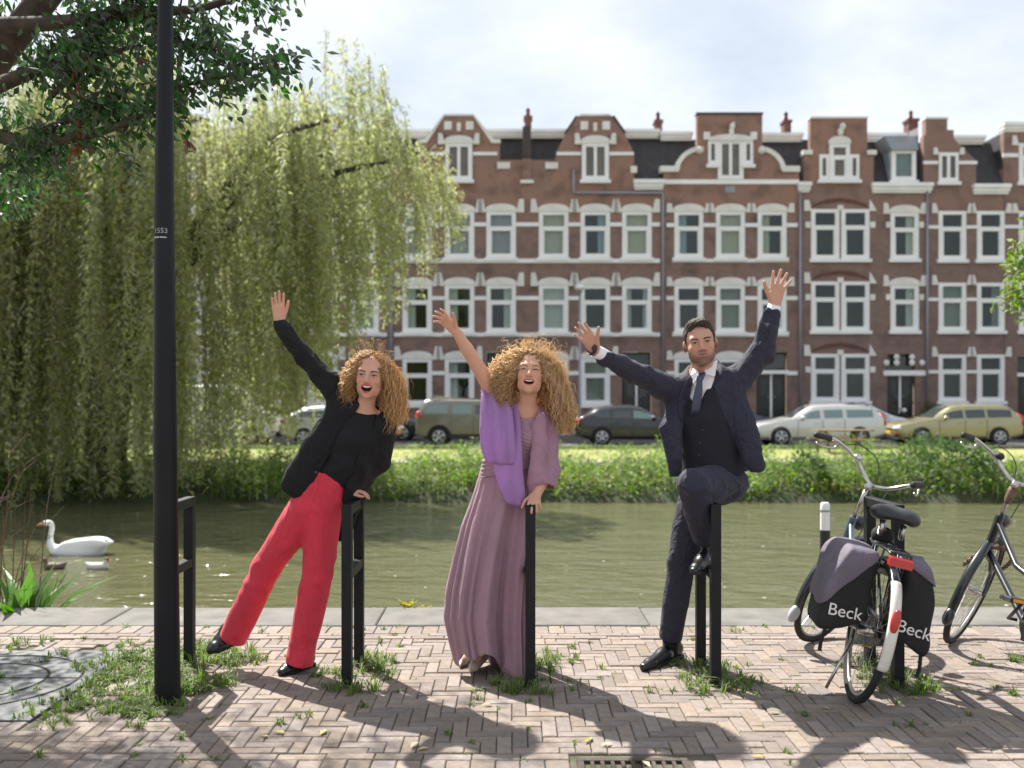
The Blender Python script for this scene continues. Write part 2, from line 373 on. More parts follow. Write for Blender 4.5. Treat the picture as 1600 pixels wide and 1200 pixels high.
# bank vegetation
def bank_mass(n, x0, x1, y0, y1, hmin, hmax, leafn, ll):
    px = RNG.uniform(x0,x1,n); py = RNG.uniform(y0,y1,n)
    lump = .65+.35*np.sin(px*1.9+1)*np.sin(px*.7+py)+.25*np.sin(px*5.3)
    h = np.clip(RNG.uniform(hmin,hmax,n)*np.clip(lump,.45,1.25),.12,None)
    gz = np.interp(py,[p[0] for p in prof],[p[1] for p in prof])
    k = leafn; base = np.repeat(np.stack([px,py,gz],1),k,0); hh = np.repeat(h,k); t = RNG.uniform(.05,1,n*k)
    a = RNG.uniform(0,2*np.pi,n*k); r = RNG.uniform(0,.16,n*k)
    C = base+np.stack([np.cos(a)*r,np.sin(a)*r,t*hh],1)
    D = np.stack([np.cos(a),np.sin(a),RNG.uniform(-.3,1.2,n*k)],1)
    V1,F1 = leaf_faces(C,RNG.uniform(ll*.6,ll*1.3,n*k),RNG.uniform(ll*.22,ll*.5,n*k),D)
    m = n*3; base = np.repeat(np.stack([px,py,gz],1),3,0)+RNG.normal(size=(m,3))*np.array([[.1,.1,0]])
    V2,F2 = blades(base,np.repeat(h,3)*RNG.uniform(.7,1.15,m),.018,lean=.4)
    return join([(V1,F1),(V2,F2)])
V,F = join([bank_mass(2300,-15,16,23.15,25.0,.45,.95,13,.13), bank_mass(700,-15,16,24.9,26.3,.15,.42,9,.1), bank_mass(500,-15,16,27.7,33.3,.05,.22,5,.08), bank_mass(500,-15,16,33.0,33.5,.12,.4,6,.09)])
bv = mesh_obj('bank_plants', V, F, M['bankleaf'], None, False); tag(bv, 'lush green weeds and grass along the far bank', 'weeds', None, 'stuff')
fl = []
for k in range(46):
    x = random.choice([random.uniform(7,9.3),random.uniform(-3,12)]); y = random.uniform(23.15,23.6)
    for q in range(5):
        a = q*1.256; fl.append((x+.025*math.cos(a),y-.02,-.75+.22*random.random()+.025*math.sin(a)))
fl = np.array(fl); V,F = leaf_faces(fl,.06,.05,np.tile(np.array([[0,-1.,.2]]),(len(fl),1))); mesh_obj('bank_flowers', V, F, M['yellowflower']); tag(bpy.data.objects['bank_flowers'],'small yellow flowers low on the far bank','flowers',None,'stuff')
def bush(name, c, r, n, m, lab, ll=.13):
    u = RNG.normal(size=(n,3)); u /= np.linalg.norm(u,axis=1,keepdims=True); rad = RNG.uniform(.35,1,n)**.5
    lum = 1+.22*np.sin(u[:,0]*5+u[:,2]*4)+.15*np.sin(u[:,1]*9+u[:,0]*7)
    C = np.array(c)+u*np.array(r)*(rad*lum)[:,None]; C[:,2] = np.maximum(C[:,2], c[2]-r[2]*.8)
    V,F = leaf_faces(C,RNG.uniform(ll*.6,ll*1.3,n),RNG.uniform(ll*.3,ll*.55,n),u+RNG.normal(size=(n,3))*.6)
    root = empty(name,(c[0],c[1],c[2]-r[2])); V = V-np.array(root.location)
    mesh_obj('foliage', V, F, m, root, False)
    s_ = MB()
    for k in range(5):
        a = k*1.3; s_.tube([(0,0,-.05),(.25*r[0]*math.cos(a),.25*r[1]*math.sin(a),r[2]*.6),(.6*r[0]*math.cos(a),.6*r[1]*math.sin(a),r[2]*1.2)],[.02,.014,.006],5)
    s_.build('stem', mat_bark, root, True)
    tag(root, lab, 'bush'); return root
mat_bark = mat('bark', (0.075,0.055,0.04), 0.9, var=0.5, vscale=12, bump=0.8, bscale=25)
bush('bush',(10.6,24.2,-.15),(1.35,.8,.62),2600,M['darkleaf'],'dense dark green shrub on the far bank under the gold car')
bush('bush',(7.1,23.9,-.35),(.5,.5,.5),700,M['darkleaf'],'small dark green shrub on the far bank beside the picnic table')
# ---- bike racks
def rack(x, lab):
    r = empty('bike_rack',(x,4.97,0)); tag(r, lab, 'bike rack', 'bike racks along the quay')
    MB().bbox(-.025,.025,0,.05,-.2,.91,.003).build('post', M['blackmetal'], r)
    MB().bbox(-.025,.025,.39,.44,-.2,.91,.003).build('post', M['blackmetal'], r)
    MB().bbox(-.0245,.0245,.05,.39,.86,.9095,.003).build('top_bar', M['blackmetal'], r)
    MB().bbox(-.0235,.0235,.05,.39,.535,.58,.003).build('cross_bar', M['blackmetal'], r)
    return r
rack(-1.744,'black metal bike rack standing half hidden behind the lamp pole')
rack(-.827,'black metal bike rack held by the woman in red trousers')
rack(.092,'black metal bike rack held by the woman in the mauve dress')
rack(1.02,'black metal bike rack the man in the suit sits on')
rack(1.935,'black metal bike rack behind the bicycle with bags')
# ---- lamp pole
lp = empty('lamp_pole',(-1.636,4.73,0)); tag(lp,'tall dark lamp pole with the number 1553','lamp pole')
m_ = MB(); m_.tube([(.002,0,-.3),(0,0,0),(-.012,0,1.2),(-.016,0,2.24),(-.011,0,3.33),(-.03,0,6.2)],[.060,.060,.055,.0465,.035,.030],24); autosmooth(m_.build('pole', M['polemetal'], lp, True))
m_ = MB(); m_.tube([(0,0,-.02),(0,0,.02)],[.066,.066],20); m_.build('base_collar', M['polemetal'], lp)
m_ = MB(); m_.tube([(-.03,0,6.2),(-.03,-.1,6.4),(-.03,-.6,6.5)],[.03,.028,.026],10); m_.build('arm', M['polemetal'], lp, True)
m_ = MB(); m_.ball((-.03,-.85,6.48),(.12,.3,.06)); m_.build('lamp_head', M['polemetal'], lp, True)
M['whiteprint'] = mat('white_print',(0.62,0.62,0.60),0.6)
def text(body, size, loc, rot, m, parent, name='lettering', ext=.0006, align='CENTER', bold=0.0):
    cu = bpy.data.curves.new(name,'FONT'); cu.body = body; cu.size = size; cu.align_x = align; cu.align_y = 'CENTER'; cu.extrude = ext; cu.offset = bold
    o = bpy.data.objects.new(name, cu); COL.objects.link(o); bpy.context.view_layer.update()
    dg_ = bpy.context.evaluated_depsgraph_get(); me = bpy.data.meshes.new_from_object(o.evaluated_get(dg_)); bpy.data.objects.remove(o)
    me.materials.clear(); me.materials.append(m); o = bpy.data.objects.new(name, me); link(o,parent); o.location = loc; o.rotation_euler = rot
    return o
def wrap_on_pole(o, r):
    # bend flat lettering round the pole so that it lies on the steel
    for v in o.data.vertices:
        a = v.co.x/r; z = v.co.z; v.co.x = r*math.sin(a); v.co.z = 0; yy = -r*math.cos(a); v.co.z = v.co.y; v.co.y = yy-.0008
zt = HC+(YH-361)/FPX*4.69
t_ = text('1553', .034, (0,0,0), (0,0,0), M['whiteprint'], lp); wrap_on_pole(t_, .0475); t_.location = (-.018,0,zt)
t_ = text('▪▪▪▪▪▪ ▪▪', .012, (0,0,0), (0,0,0), M['whiteprint'], lp) if False else None
sm = MB()
for k,wd in enumerate((.006,.005,.006,.004,.006,.005,.005,.004)): sm.box(-.034+k*.0082,-.034+k*.0082+wd,-.0004,.0,-.003,.003)
o = sm.build('small_print', M['whiteprint'], lp)
for v in o.data.vertices:
    a = v.co.x/.0475; y = v.co.y; v.co.x = .0482*math.sin(a); v.co.y = -.0482*math.cos(a)+y
o.location = (-.018,0,zt-.03)
# ---- weeds in the paving joints and round the posts
def tuft(cx, cy, n, rad, h):
    """clump-forming weeds: blades arch outwards from a few crowns"""
    k = max(1,int(n/14)); a = RNG.uniform(0,2*np.pi,k); r = rad*np.sqrt(RNG.uniform(0,1,k)); cxs = cx+np.cos(a)*r*1.25; cys = cy+np.sin(a)*r*.8; sz = RNG.uniform(.45,1.15,k)
    i = RNG.integers(0,k,n); ang = RNG.uniform(0,2*np.pi,n); ro = RNG.uniform(0,.016,n)
    C = np.stack([cxs[i]+np.cos(ang)*ro,cys[i]+np.sin(ang)*ro,np.full(n,-.008)],1); H = h*sz[i]*RNG.uniform(.35,1.15,n); keep = C[:,1] < 6.285; C,ang,H = C[keep],ang[keep],H[keep]; m = len(C)
    if m == 0: return np.zeros((0,3)),np.zeros((0,3),int)
    ln = RNG.uniform(.15,1.25,m)[:,None]; out_ = np.stack([np.cos(ang),np.sin(ang),np.zeros(m)],1); side = np.stack([-np.sin(ang),np.cos(ang),np.zeros(m)],1); H = H[:,None]; wd = RNG.uniform(.0035,.009,m)[:,None]; z = np.array([[0,0,1.]])
    m1 = C+z*H*.55+out_*H*ln*.30; tp = C+z*H*(1-.55*ln*.75)+out_*H*ln*.95
    V = np.stack([C-side*wd*.3,C+side*wd*.3,m1+side*wd*.5,m1-side*wd*.5,tp],1).reshape(-1,3); q = np.arange(m)*5
    return V,np.concatenate([np.stack([q,q+1,q+2],1),np.stack([q,q+2,q+3],1),np.stack([q+3,q+2,q+4],1)],0)
tp_ = []
for x in (-1.744,-.827,.092,1.02,1.935):
    for yy in (4.97,5.36):
        tp_ += [tuft(x, yy-.05, 210, .13, .10), tuft(x+.06, yy, 90, .2, .06)]
for px,py,n,rd,h in ((330,1030,924,.26,.11),(310,1075,572,.16,.10),(200,1040,1144,.25,.08),(215,1065,924,.22,.08),(160,1095,924,.24,.07),(235,1110,660,.15,.07),(330,1010,200,.2,.06),(95,1110,200,.2,.06),(150,1130,160,.2,.05),
    (30,1010,160,.12,.08),(85,1025,60,.05,.07),(60,1035,50,.06,.05),(20,1078,60,.1,.04),(5,1058,40,.05,.07),(180,1015,120,.15,.05),(545,1050,260,.2,.07),(575,1035,200,.1,.10),(860,1030,220,.14,.09),(800,1068,240,.14,.08),(1110,1060,240,.14,.08),(1150,1070,160,.12,.06),(1405,1070,260,.18,.09),(1380,1060,120,.1,.07),(1590,1030,120,.08,.07),(1540,1040,40,.06,.05),(880,1012,40,.05,.06)):
    g = G(px,py); tp_.append(tuft(g[0],g[1],n,rd,h))
for k in range(520):   # sprigs along joints
    b_ = random.choice(bricks); x = random.choice((b_[0],b_[1])); y = random.uniform(b_[2],b_[3])
    if random.random() < .5: x, y = random.uniform(b_[0],b_[1]), random.choice((b_[2],b_[3]))
    if blocked(x-.03,x+.03,y-.03,y+.03): continue
    big = random.random()**3; tp_.append(tuft(x,y,int(5+26*big),.012+.035*big,.016+.04*big))
for k in range(60):    # along slab seam
    tp_.append(tuft(random.uniform(-3.2,3.4),6.29,int(random.uniform(5,22)),.04,random.uniform(.02,.05)))
V,F = join(tp_); mesh_obj('pavement_weeds', V, F, M['grass'], None, False); tag(bpy.data.objects['pavement_weeds'],'grass tufts growing in the paving joints','grass',None,'stuff')
M['dryleaf'] = mat('fallen_leaf',(0.42,0.36,0.10),0.7,rnd=0.4)
lf = None
for k,(px,py) in enumerate(((414,1152),(437,1146),(648,1166),(662,1172),(948,1165),(920,1158),(1185,1184),(1290,1108),(1430,1092),(760,1103),(330,1122),(505,1146),(1210,1116),(1010,1196))):
    g = G(px,py)
    if lf is None:
        lf = mesh_obj('fallen_leaf',[(-.035,0,.004),(0,.014,.010),(.04,0,.006),(0,-.014,.011),(0,0,.005)],[(0,4,1),(1,4,2),(2,4,3),(3,4,0)],M['dryleaf'])
    else: lf = lf.copy(); COL.objects.link(lf)
    lf.location = (g[0],g[1],.003); lf.rotation_euler = (0,0,random.uniform(0,6)); lf.scale = [random.uniform(.6,1.1)]*3
    tag(lf,'small yellowed fallen leaf lying on the brick paving','leaf','fallen leaves on the paving')
# ================================================================== SDF MODELLER (for people, animals, cloth)
def smin(a, b, k):
    if k <= 0: return np.minimum(a, b)
    h = np.clip(.5+.5*(b-a)/k, 0, 1); return b*(1-h)+a*h-k*h*(1-h)
class Vox:
    def __init__(s, lo, hi, h):
        s.h = h; s.lo = np.asarray(lo,float); s.n = np.ceil((np.asarray(hi)-s.lo)/h).astype(int)+1
        s.D = np.full(s.n, .2, np.float32)
    def sub(s, lo, hi):
        a = np.clip(np.floor((np.asarray(lo)-s.lo)/s.h).astype(int),0,s.n); b = np.clip(np.ceil((np.asarray(hi)-s.lo)/s.h).astype(int)+1,0,s.n)
        sl = tuple(slice(int(x),int(y)) for x,y in zip(a,b))
        ax = [(s.lo[i]+s.h*np.arange(a[i],b[i])).astype(np.float32) for i in range(3)]
        return sl, ax[0][:,None,None], ax[1][None,:,None], ax[2][None,None,:]
    def apply(s, fn, lo, hi, k=0.0, op='add'):
        sl,X,Y,Z = s.sub(lo,hi)
        if 0 in s.D[sl].shape: return
        d = fn(X,Y,Z); cur = s.D[sl]
        if op == 'add': s.D[sl] = smin(cur,d,k)
        elif op == 'cut': s.D[sl] = -smin(-cur,d,k)      # cur minus shape d
        elif op == 'and': s.D[sl] = -smin(-cur,-d,k)
    def cone(s, a, b, ra, rb, k=0.0, op='add', u=None, su=1.0):
        """tapered capsule a->b; optional flattening: radius times su along direction u"""
        a = np.asarray(a,float); b = np.asarray(b,float); R = max(ra,rb)*max(1,su)+k+2*s.h+.012
        def fn(X,Y,Z):
            ab = b-a; L2 = float(ab@ab)+1e-12
            qx,qy,qz = X-a[0],Y-a[1],Z-a[2]
            t = np.clip((qx*ab[0]+qy*ab[1]+qz*ab[2])/L2,0,1)
            qx = qx-t*ab[0]; qy = qy-t*ab[1]; qz = qz-t*ab[2]
            q2 = qx*qx+qy*qy+qz*qz
            if u is not None:
                w = nrm(u); du = qx*w[0]+qy*w[1]+qz*w[2]; q2 = np.maximum(q2-du*du,0)+(du/su)**2
            return np.sqrt(q2)-(ra+(rb-ra)*t)
        s.apply(fn, np.minimum(a,b)-R, np.maximum(a,b)+R, k, op)
    def chain(s, pts, rad, k=0.0, u=None, su=1.0, op='add'):
        """limb through several joints: one field, joined to the rest once, so joints do not bulge"""
        pts = [np.asarray(p,float) for p in pts]; R = max(rad)*max(1,su)+k+2*s.h+.012; w = None if u is None else nrm(u)
        def fn(X,Y,Z):
            D = None
            for a,b,ra,rb in zip(pts[:-1],pts[1:],rad[:-1],rad[1:]):
                ab = b-a; L2 = float(ab@ab)+1e-12; qx,qy,qz = X-a[0],Y-a[1],Z-a[2]; t = np.clip((qx*ab[0]+qy*ab[1]+qz*ab[2])/L2,0,1)
                qx = qx-t*ab[0]; qy = qy-t*ab[1]; qz = qz-t*ab[2]; q2 = qx*qx+qy*qy+qz*qz
                if w is not None: du = qx*w[0]+qy*w[1]+qz*w[2]; q2 = np.maximum(q2-du*du,0)+(du/su)**2
                d = np.sqrt(q2)-(ra+(rb-ra)*t); D = d if D is None else smin(D,d,.006)
            return D
        s.apply(fn, np.min(pts,axis=0)-R, np.max(pts,axis=0)+R, k, op)
    def ell(s, c, r, R=None, k=0.0, op='add', pw=2.0):
        """ellipsoid, axes = columns of R"""
        c = np.asarray(c,float); r = np.asarray(r,float); R = np.eye(3) if R is None else np.asarray(R); ext = np.abs(R)@r+k+2*s.h+.012
        def fn(X,Y,Z):
            qx,qy,qz = X-c[0],Y-c[1],Z-c[2]; L = []
            for i in range(3): L.append((qx*R[0,i]+qy*R[1,i]+qz*R[2,i])/r[i])
            if pw == 2.0: g = np.sqrt(L[0]**2+L[1]**2+L[2]**2)
            else: g = (np.abs(L[0])**pw+np.abs(L[1])**pw+np.abs(L[2])**pw)**(1/pw)
            return (g-1)*r.min()*(1 if r.max()/r.min() < 2.5 else 1.0)
        s.apply(fn, c-ext, c+ext, k, op)
    def plane_cut(s, p, n, k=0.0):
        """remove everything on the +n side of the plane through p"""
        p = np.asarray(p,float); n = nrm(n)
        s.apply(lambda X,Y,Z: -((X-p[0])*n[0]+(Y-p[1])*n[1]+(Z-p[2])*n[2]), s.lo-1, s.lo+s.n*s.h+1, k, 'cut')
    def displace(s, fn):
        i,j,k = np.nonzero(np.abs(s.D) < .024); X = s.lo[0]+s.h*i; Y = s.lo[1]+s.h*j; Z = s.lo[2]+s.h*k
        s.D[i,j,k] += np.asarray(fn(X,Y,Z)).astype(np.float32)
    def smooth(s, it=1):
        for _ in range(it):
            for ax in range(3):
                D = s.D; a = np.roll(D,1,ax); b = np.roll(D,-1,ax); s.D = (.25*a+.5*D+.25*b).astype(np.float32)
    def mesh(s):
        D = s.D; D[0],D[-1] = .2,.2; D[:,0],D[:,-1] = .2,.2; D[:,:,0],D[:,:,-1] = .2,.2
        I = D < 0; nx,ny,nz = D.shape
        cnt = np.zeros((nx-1,ny-1,nz-1),np.int8)
        for dx in (0,1):
            for dy in (0,1):
                for dz in (0,1): cnt += I[dx:nx-1+dx,dy:ny-1+dy,dz:nz-1+dz]
        ci,cj,ck = np.nonzero((cnt > 0)&(cnt < 8)); N = len(ci)
        idx = np.full(cnt.shape,-1,np.int32); idx[ci,cj,ck] = np.arange(N)
        cor = [(dx,dy,dz) for dx in (0,1) for dy in (0,1) for dz in (0,1)]
        val = [D[ci+a,cj+b,ck+c] for a,b,c in cor]
        acc = np.zeros((N,3)); w = np.zeros(N)
        for e1 in range(8):
            for e2 in range(e1+1,8):
                a,b = cor[e1],cor[e2]
                if sum(abs(p-q) for p,q in zip(a,b)) != 1: continue
                v1,v2 = val[e1],val[e2]; m = (v1 < 0) != (v2 < 0); t = np.where(m, v1/np.where(m,v1-v2,1), 0)
                for ax in range(3): acc[:,ax] += np.where(m, a[ax]+t*(b[ax]-a[ax]), 0)
                w += m
        Vt = acc/np.maximum(w,1)[:,None]+np.stack([ci,cj,ck],1); Vt = s.lo+Vt*s.h
        Fs = []
        for ax in range(3):
            sl1 = [slice(None)]*3; sl2 = [slice(None)]*3; sl1[ax] = slice(0,-1); sl2[ax] = slice(1,None)
            A,B = I[tuple(sl1)],I[tuple(sl2)]; i,j,k = np.nonzero(A != B); flip = A[i,j,k]
            p = [i,j,k]; o1,o2 = [a for a in range(3) if a != ax]
            def cell(d1,d2):
                q = [x.copy() for x in p]; q[o1] += d1; q[o2] += d2; return idx[q[0],q[1],q[2]]
            c00,c10,c11,c01 = cell(-1,-1),cell(0,-1),cell(0,0),cell(-1,0)
            f = flip if ax != 1 else ~flip
            Q = np.stack([c00,np.where(f,c10,c01),c11,np.where(f,c01,c10)],1); Fs.append(Q)
        F = np.concatenate(Fs); F = F[(F >= 0).all(1)]
        return Vt, F
    def build(s, name, mat, parent, loc=(0,0,0)):
        V,F = s.mesh(); o = mesh_obj(name, V-np.asarray(loc), F, mat, parent, True); return o
def frame(fwd, up):
    """3x3 with columns (x, y=forward, z=up)"""
    f = nrm(fwd); u = np.asarray(up,float); u = nrm(u-f*(u@f)); return np.stack([np.cross(f,u),f,u],1)
def wav(X,Y,Z,fx,fy,fz,ph=0.): return np.sin(X*fx+Y*fy+Z*fz+ph)
def cr(pts, m):
    """Catmull-Rom resample through pts"""
    pts = [np.asarray(p,float) for p in pts]; n = len(pts); out = []
    for i in range(n-1):
        p0,p1,p2,p3 = pts[max(i-1,0)],pts[i],pts[i+1],pts[min(i+2,n-1)]
        for t in np.arange(m)/m:
            out.append(.5*((2*p1)+(-p0+p2)*t+(2*p0-5*p1+4*p2-p3)*t*t+(-p0+3*p1-3*p2+p3)*t**3))
    out.append(pts[-1]); return out
# ---------------------------------------------------------------- head & hand fields
def head_sdf(v, c, R, sc=1.0, mouth=0.0, nose=1.0, jaw=1.0, neck_to=None, neck_r=.053, ears=True):
    T = lambda p: c+R@(np.asarray(p,float)*sc)
    S = lambda r: np.asarray(r,float)*sc
    v.ell(T((0,-.014,.030)), S((.074,.094,.086)), R, .0)
    v.ell(T((0,.018,-.034)), S((.058*jaw,.066,.072)), R, .03*sc)
    v.ell(T((0,.061,-.099)), S((.019*jaw,.018,.016)), R, .032*sc)
    for s_ in (-1,1):
        v.ell(T((s_*.041*jaw,.014,-.066)), S((.018,.030,.024)), R, .03*sc)
        v.ell(T((s_*.038*jaw,.056,-.026)), S((.021,.021,.018)), R, .022*sc)
    v.cone(T((-.038,.073,.021)),T((.038,.073,.021)),.012*sc,.012*sc,.022*sc)
    v.ell(T((0,.060,-.060)), S((.030,.025,.024)), R, .02*sc)      # muzzle
    for s_ in (-1,1): v.ell(T((s_*.031,.096,.000)), S((.018,.015,.011)), R, .014*sc, 'cut')
    for s_ in (-1,1): v.ell(T((s_*.031,.073,.000)), S((.0155,.0135,.0125)), R, .006*sc)
    v.cone(T((0,.080,.012)),T((0,.104,-.028)),.0070*sc*nose,.0108*sc*nose,.010*sc)
    for s_ in (-1,1): v.ell(T((s_*.0115*nose,.092,-.033)), S((.0080,.0095,.0072)), R, .006*sc)
    if ears:
        for s_ in (-1,1): v.ell(T((s_*.077,-.008,-.006)), S((.009,.019,.031)), R@np.array([[math.cos(.35*s_),math.sin(.35*s_),0],[-math.sin(.35*s_),math.cos(.35*s_),0],[0,0,1]]), .007*sc)
    # lips
    w = .026+.004*(mouth > 0); cz = .008*(mouth > 0)
    for s_ in (-1,1):
        v.cone(T((0,.0855,-.0530+.004*mouth)),T((s_*w,.070,-.056+cz)),.0042*sc,.0028*sc,.004*sc)
        v.cone(T((0,.0845,-.0655-.017*mouth)),T((s_*w,.070,-.058+cz)),.0052*sc,.0030*sc,.004*sc)
    if mouth > 0:
        v.ell(T((0,.088,-.0595-.0065*mouth)), S((.0245,.030,.0045+.0095*mouth)), R, .003*sc, 'cut')
        for s_ in (-1,1): v.ell(T((s_*.015,.086,-.0560-.002*mouth)), S((.0110,.026,.0042+.004*mouth)), R, .003*sc, 'cut')
    else: v.cone(T((-.026,.082,-.0565)),T((0,.086,-.0590)),.0020*sc,.0022*sc,.003*sc,'cut'); v.cone(T((.026,.082,-.0565)),T((0,.086,-.0590)),.0020*sc,.0022*sc,.003*sc,'cut')
    if neck_to is not None:
        v.chain([T((0,-.022,-.05)), .45*T((0,-.022,-.05))+.55*np.asarray(neck_to), neck_to],[neck_r*1.02*sc,neck_r*sc,neck_r*1.2*sc],.02)
def hand_sdf(v, wrist, R, side=1, curl=(.2,.2,.2,.25), spread=(.18,.05,-.08,-.22), thumb=(.75,.25), sc=1.0, bend=0.0):
    """R columns: x = towards thumb, y = along the fingers, z = out of the palm. curl: radians per joint."""
    T = lambda p: np.asarray(wrist,float)+R@(np.asarray(p,float)*sc*np.array([1,1,1]))
    v.cone(T((.0,-.03,0)),T((0,.02,0)),.024*sc,.026*sc,.015,'add',R[:,2],.72)
    v.cone(T((.012,.02,0)),T((.022,.082,.0)),.021*sc,.016*sc,.012,'add',R[:,2],.68)
    v.cone(T((-.010,.02,0)),T((-.022,.076,.0)),.021*sc,.015*sc,.012,'add',R[:,2],.68)
    v.cone(T((0,.02,0)),T((0,.082,0)),.021*sc,.017*sc,.012,'add',R[:,2],.62)
    base = [(.029,.084,0),(.0095,.089,0),(-.010,.086,0),(-.028,.077,0)]; ln = [.070,.078,.072,.056]; r0 = [.0088,.009,.0086,.0076]
    for f in range(4):
        p = np.array(base[f]); ang = spread[f]; c_ = 0.0; pr = T(p); d0 = np.array((math.sin(ang),math.cos(ang),0.)); rr = r0[f]*sc
        for sg,(fr,cm) in enumerate(((.45,.9),(.30,1.15),(.25,.8))):
            c_ += curl[f]*cm; d = d0*math.cos(c_)+np.array((0,0,1.))*math.sin(c_); q = p+d*ln[f]*fr; r1 = rr*.93
            v.cone(T(p),T(q),rr,r1,.0035 if sg == 0 else .001); p = q; rr = r1
    a,cu = thumb; p = np.array((.022,.022,.004)); d = np.array((math.sin(a),math.cos(a),.25)); q = p+d*.042
    v.cone(T(p),T(q),.0145*sc,.0108*sc,.010); d2 = np.array((math.sin(a-cu),math.cos(a-cu),.3+cu*.4)); r_ = q+nrm(d2)*.030; v.cone(T(q),T(r_),.0105*sc,.0095*sc,.003)
    t_ = r_+nrm(np.array((math.sin(a-cu*1.3),math.cos(a-cu*1.3),.35)))*.022; v.cone(T(r_),T(t_),.0095*sc,.0075*sc,.002)
def skin_mat(name, base, lips, beard=None):
    m = mat(name, base, .48, sss=.18, spec=.4); t = m.node_tree; b = t.nodes['Principled BSDF']
    at = t.nodes.new('ShaderNodeAttribute'); at.attribute_name = 'tint'; sp = t.nodes.new('ShaderNodeSeparateColor'); t.links.new(at.outputs['Color'], sp.inputs[0])
    n = t.nodes.new('ShaderNodeTexNoise'); n.inputs['Scale'].default_value = 25; tcn = t.nodes.new('ShaderNodeTexCoord'); t.links.new(tcn.outputs['Object'], n.inputs['Vector'])
    m0 = t.nodes.new('ShaderNodeMix'); m0.data_type = 'RGBA'; m0.inputs[6].default_value = (*base,1); m0.inputs[7].default_value = (base[0]*.93,base[1]*.80,base[2]*.76,1); t.links.new(n.outputs['Fac'], m0.inputs[0])
    m1 = t.nodes.new('ShaderNodeMix'); m1.data_type = 'RGBA'; t.links.new(sp.outputs[0], m1.inputs[0]); t.links.new(m0.outputs[2], m1.inputs[6]); m1.inputs[7].default_value = (*lips,1)
    m2 = t.nodes.new('ShaderNodeMix'); m2.data_type = 'RGBA'; t.links.new(sp.outputs[1], m2.inputs[0]); t.links.new(m1.outputs[2], m2.inputs[6]); m2.inputs[7].default_value = (*(beard or (.08,.05,.035)),1)
    m3 = t.nodes.new('ShaderNodeMix'); m3.data_type = 'RGBA'; t.links.new(sp.outputs[2], m3.inputs[0]); t.links.new(m2.outputs[2], m3.inputs[6]); m3.inputs[7].default_value = (.06,.012,.010,1)
    m4 = t.nodes.new('ShaderNodeMix'); m4.data_type = 'RGBA'; sb_ = t.nodes.new('ShaderNodeMath'); sb_.operation = 'SUBTRACT'; sb_.inputs[0].default_value = 1.0; t.links.new(at.outputs['Alpha'], sb_.inputs[1]); t.links.new(sb_.outputs[0], m4.inputs[0]); t.links.new(m3.outputs[2], m4.inputs[6]); m4.inputs[7].default_value = (base[0]*.95,base[1]*.62,base[2]*.58,1)
    t.links.new(m4.outputs[2], b.inputs['Base Color']); return m
def tint_head(o, c, R, sc, mouth, beard=False):
    """colour of lips / beard / mouth lining stored per vertex, from head coordinates"""
    me = o.data; n = len(me.vertices); co = np.empty(n*3,np.float32); me.vertices.foreach_get('co',co); q = (co.reshape(-1,3)-np.asarray(c,np.float32))@R/sc
    x,y,z = q[:,0],q[:,1],q[:,2]; out_ = np.zeros((n,4),np.float32); out_[:,3] = 1
    w = .0275+.004*(mouth > 0); zc = -.0590-.0065*mouth+(np.abs(x)/.03)**2*(.006*(mouth > 0)+.0015); hz = .0095+.0155*mouth
    e = np.sqrt((x/w)**2+((z-zc)/hz)**2); front = y > .055
    out_[:,0] = np.where(front, np.clip((1.0-e)/.16,0,1), 0)
    if mouth > 0:
        ei = np.sqrt((x/(.0245))**2+((z+.0605+.006*mouth)/(.005+.0085*mouth))**2)
        out_[:,2] = np.where((y > .02)&(ei < 1.15)&(y < .0775),1,0)
    if beard:
        up = np.interp(np.abs(x),[0,.03,.05,.062,.08],[-.040,-.043,-.050,-.030,.0])
        bd = np.clip((up-z)/.010,0,1)*np.clip((y+.012)/.02,0,1)*np.clip((z+.128)/.012,0,1)
        mus = ((np.abs(x) < .031)&(z > -.058)&(z < -.040)&(y > .07)); bd = np.maximum(bd*.8, mus*.8)
        cheek = np.exp(-(((np.abs(x)-.036)/.018)**2+((z+.052)/.016)**2)); bd = bd*(1-.75*np.clip(cheek,0,1))
        bd = np.where(np.clip((1.12-e)/.18,0,1) > .5, .1, bd); out_[:,1] = bd*.85
    bl_ = np.exp(-(((np.abs(x)-.040)/.017)**2+((z+.028)/.016)**2))*.55+np.exp(-((x/.012)**2+((z+.028)/.012)**2))*.45; out_[:,3] = 1-np.where(y > .03,np.clip(bl_,0,.6),0)
    a = me.color_attributes.new('tint','FLOAT_COLOR','POINT'); a.data.foreach_set('color',out_.ravel())
M['eyewhite'] = mat('eye_white',(0.62,0.60,0.58),.25); M['iris'] = mat('iris_dark',(0.035,0.022,0.015),.2); M['teeth'] = mat('teeth',(0.78,0.75,0.70),.3)
M['mouthline'] = mat('mouth_line',(.10,.03,.025),.6); M['lipman'] = mat('lip_tan',(.42,.17,.13),.45); M['brow_dark'] = mat('brow_dark',(0.045,0.028,0.018),.8); M['brow_light'] = mat('brow_light',(0.16,0.09,0.045),.8)
def surf_y(v, c, R, sc, x, z, y0=.15, y1=.0):
    """local forward coordinate of the face surface at head coordinates (x,z)"""
    ys = np.linspace(y0,y1,140); pts = c+(np.stack([np.full(140,x),ys,np.full(140,z)],1)*sc)@R.T; g = (pts-v.lo)/v.h; i0 = np.clip(np.floor(g).astype(int),0,v.n-2); f = g-i0; d = np.zeros(140)
    for a in (0,1):
        for b in (0,1):
            for q in (0,1): d += v.D[i0[:,0]+a,i0[:,1]+b,i0[:,2]+q]*(f[:,0] if a else 1-f[:,0])*(f[:,1] if b else 1-f[:,1])*(f[:,2] if q else 1-f[:,2])
    k = np.nonzero(d < 0)[0]; return ys[k[0]] if len(k) else y1
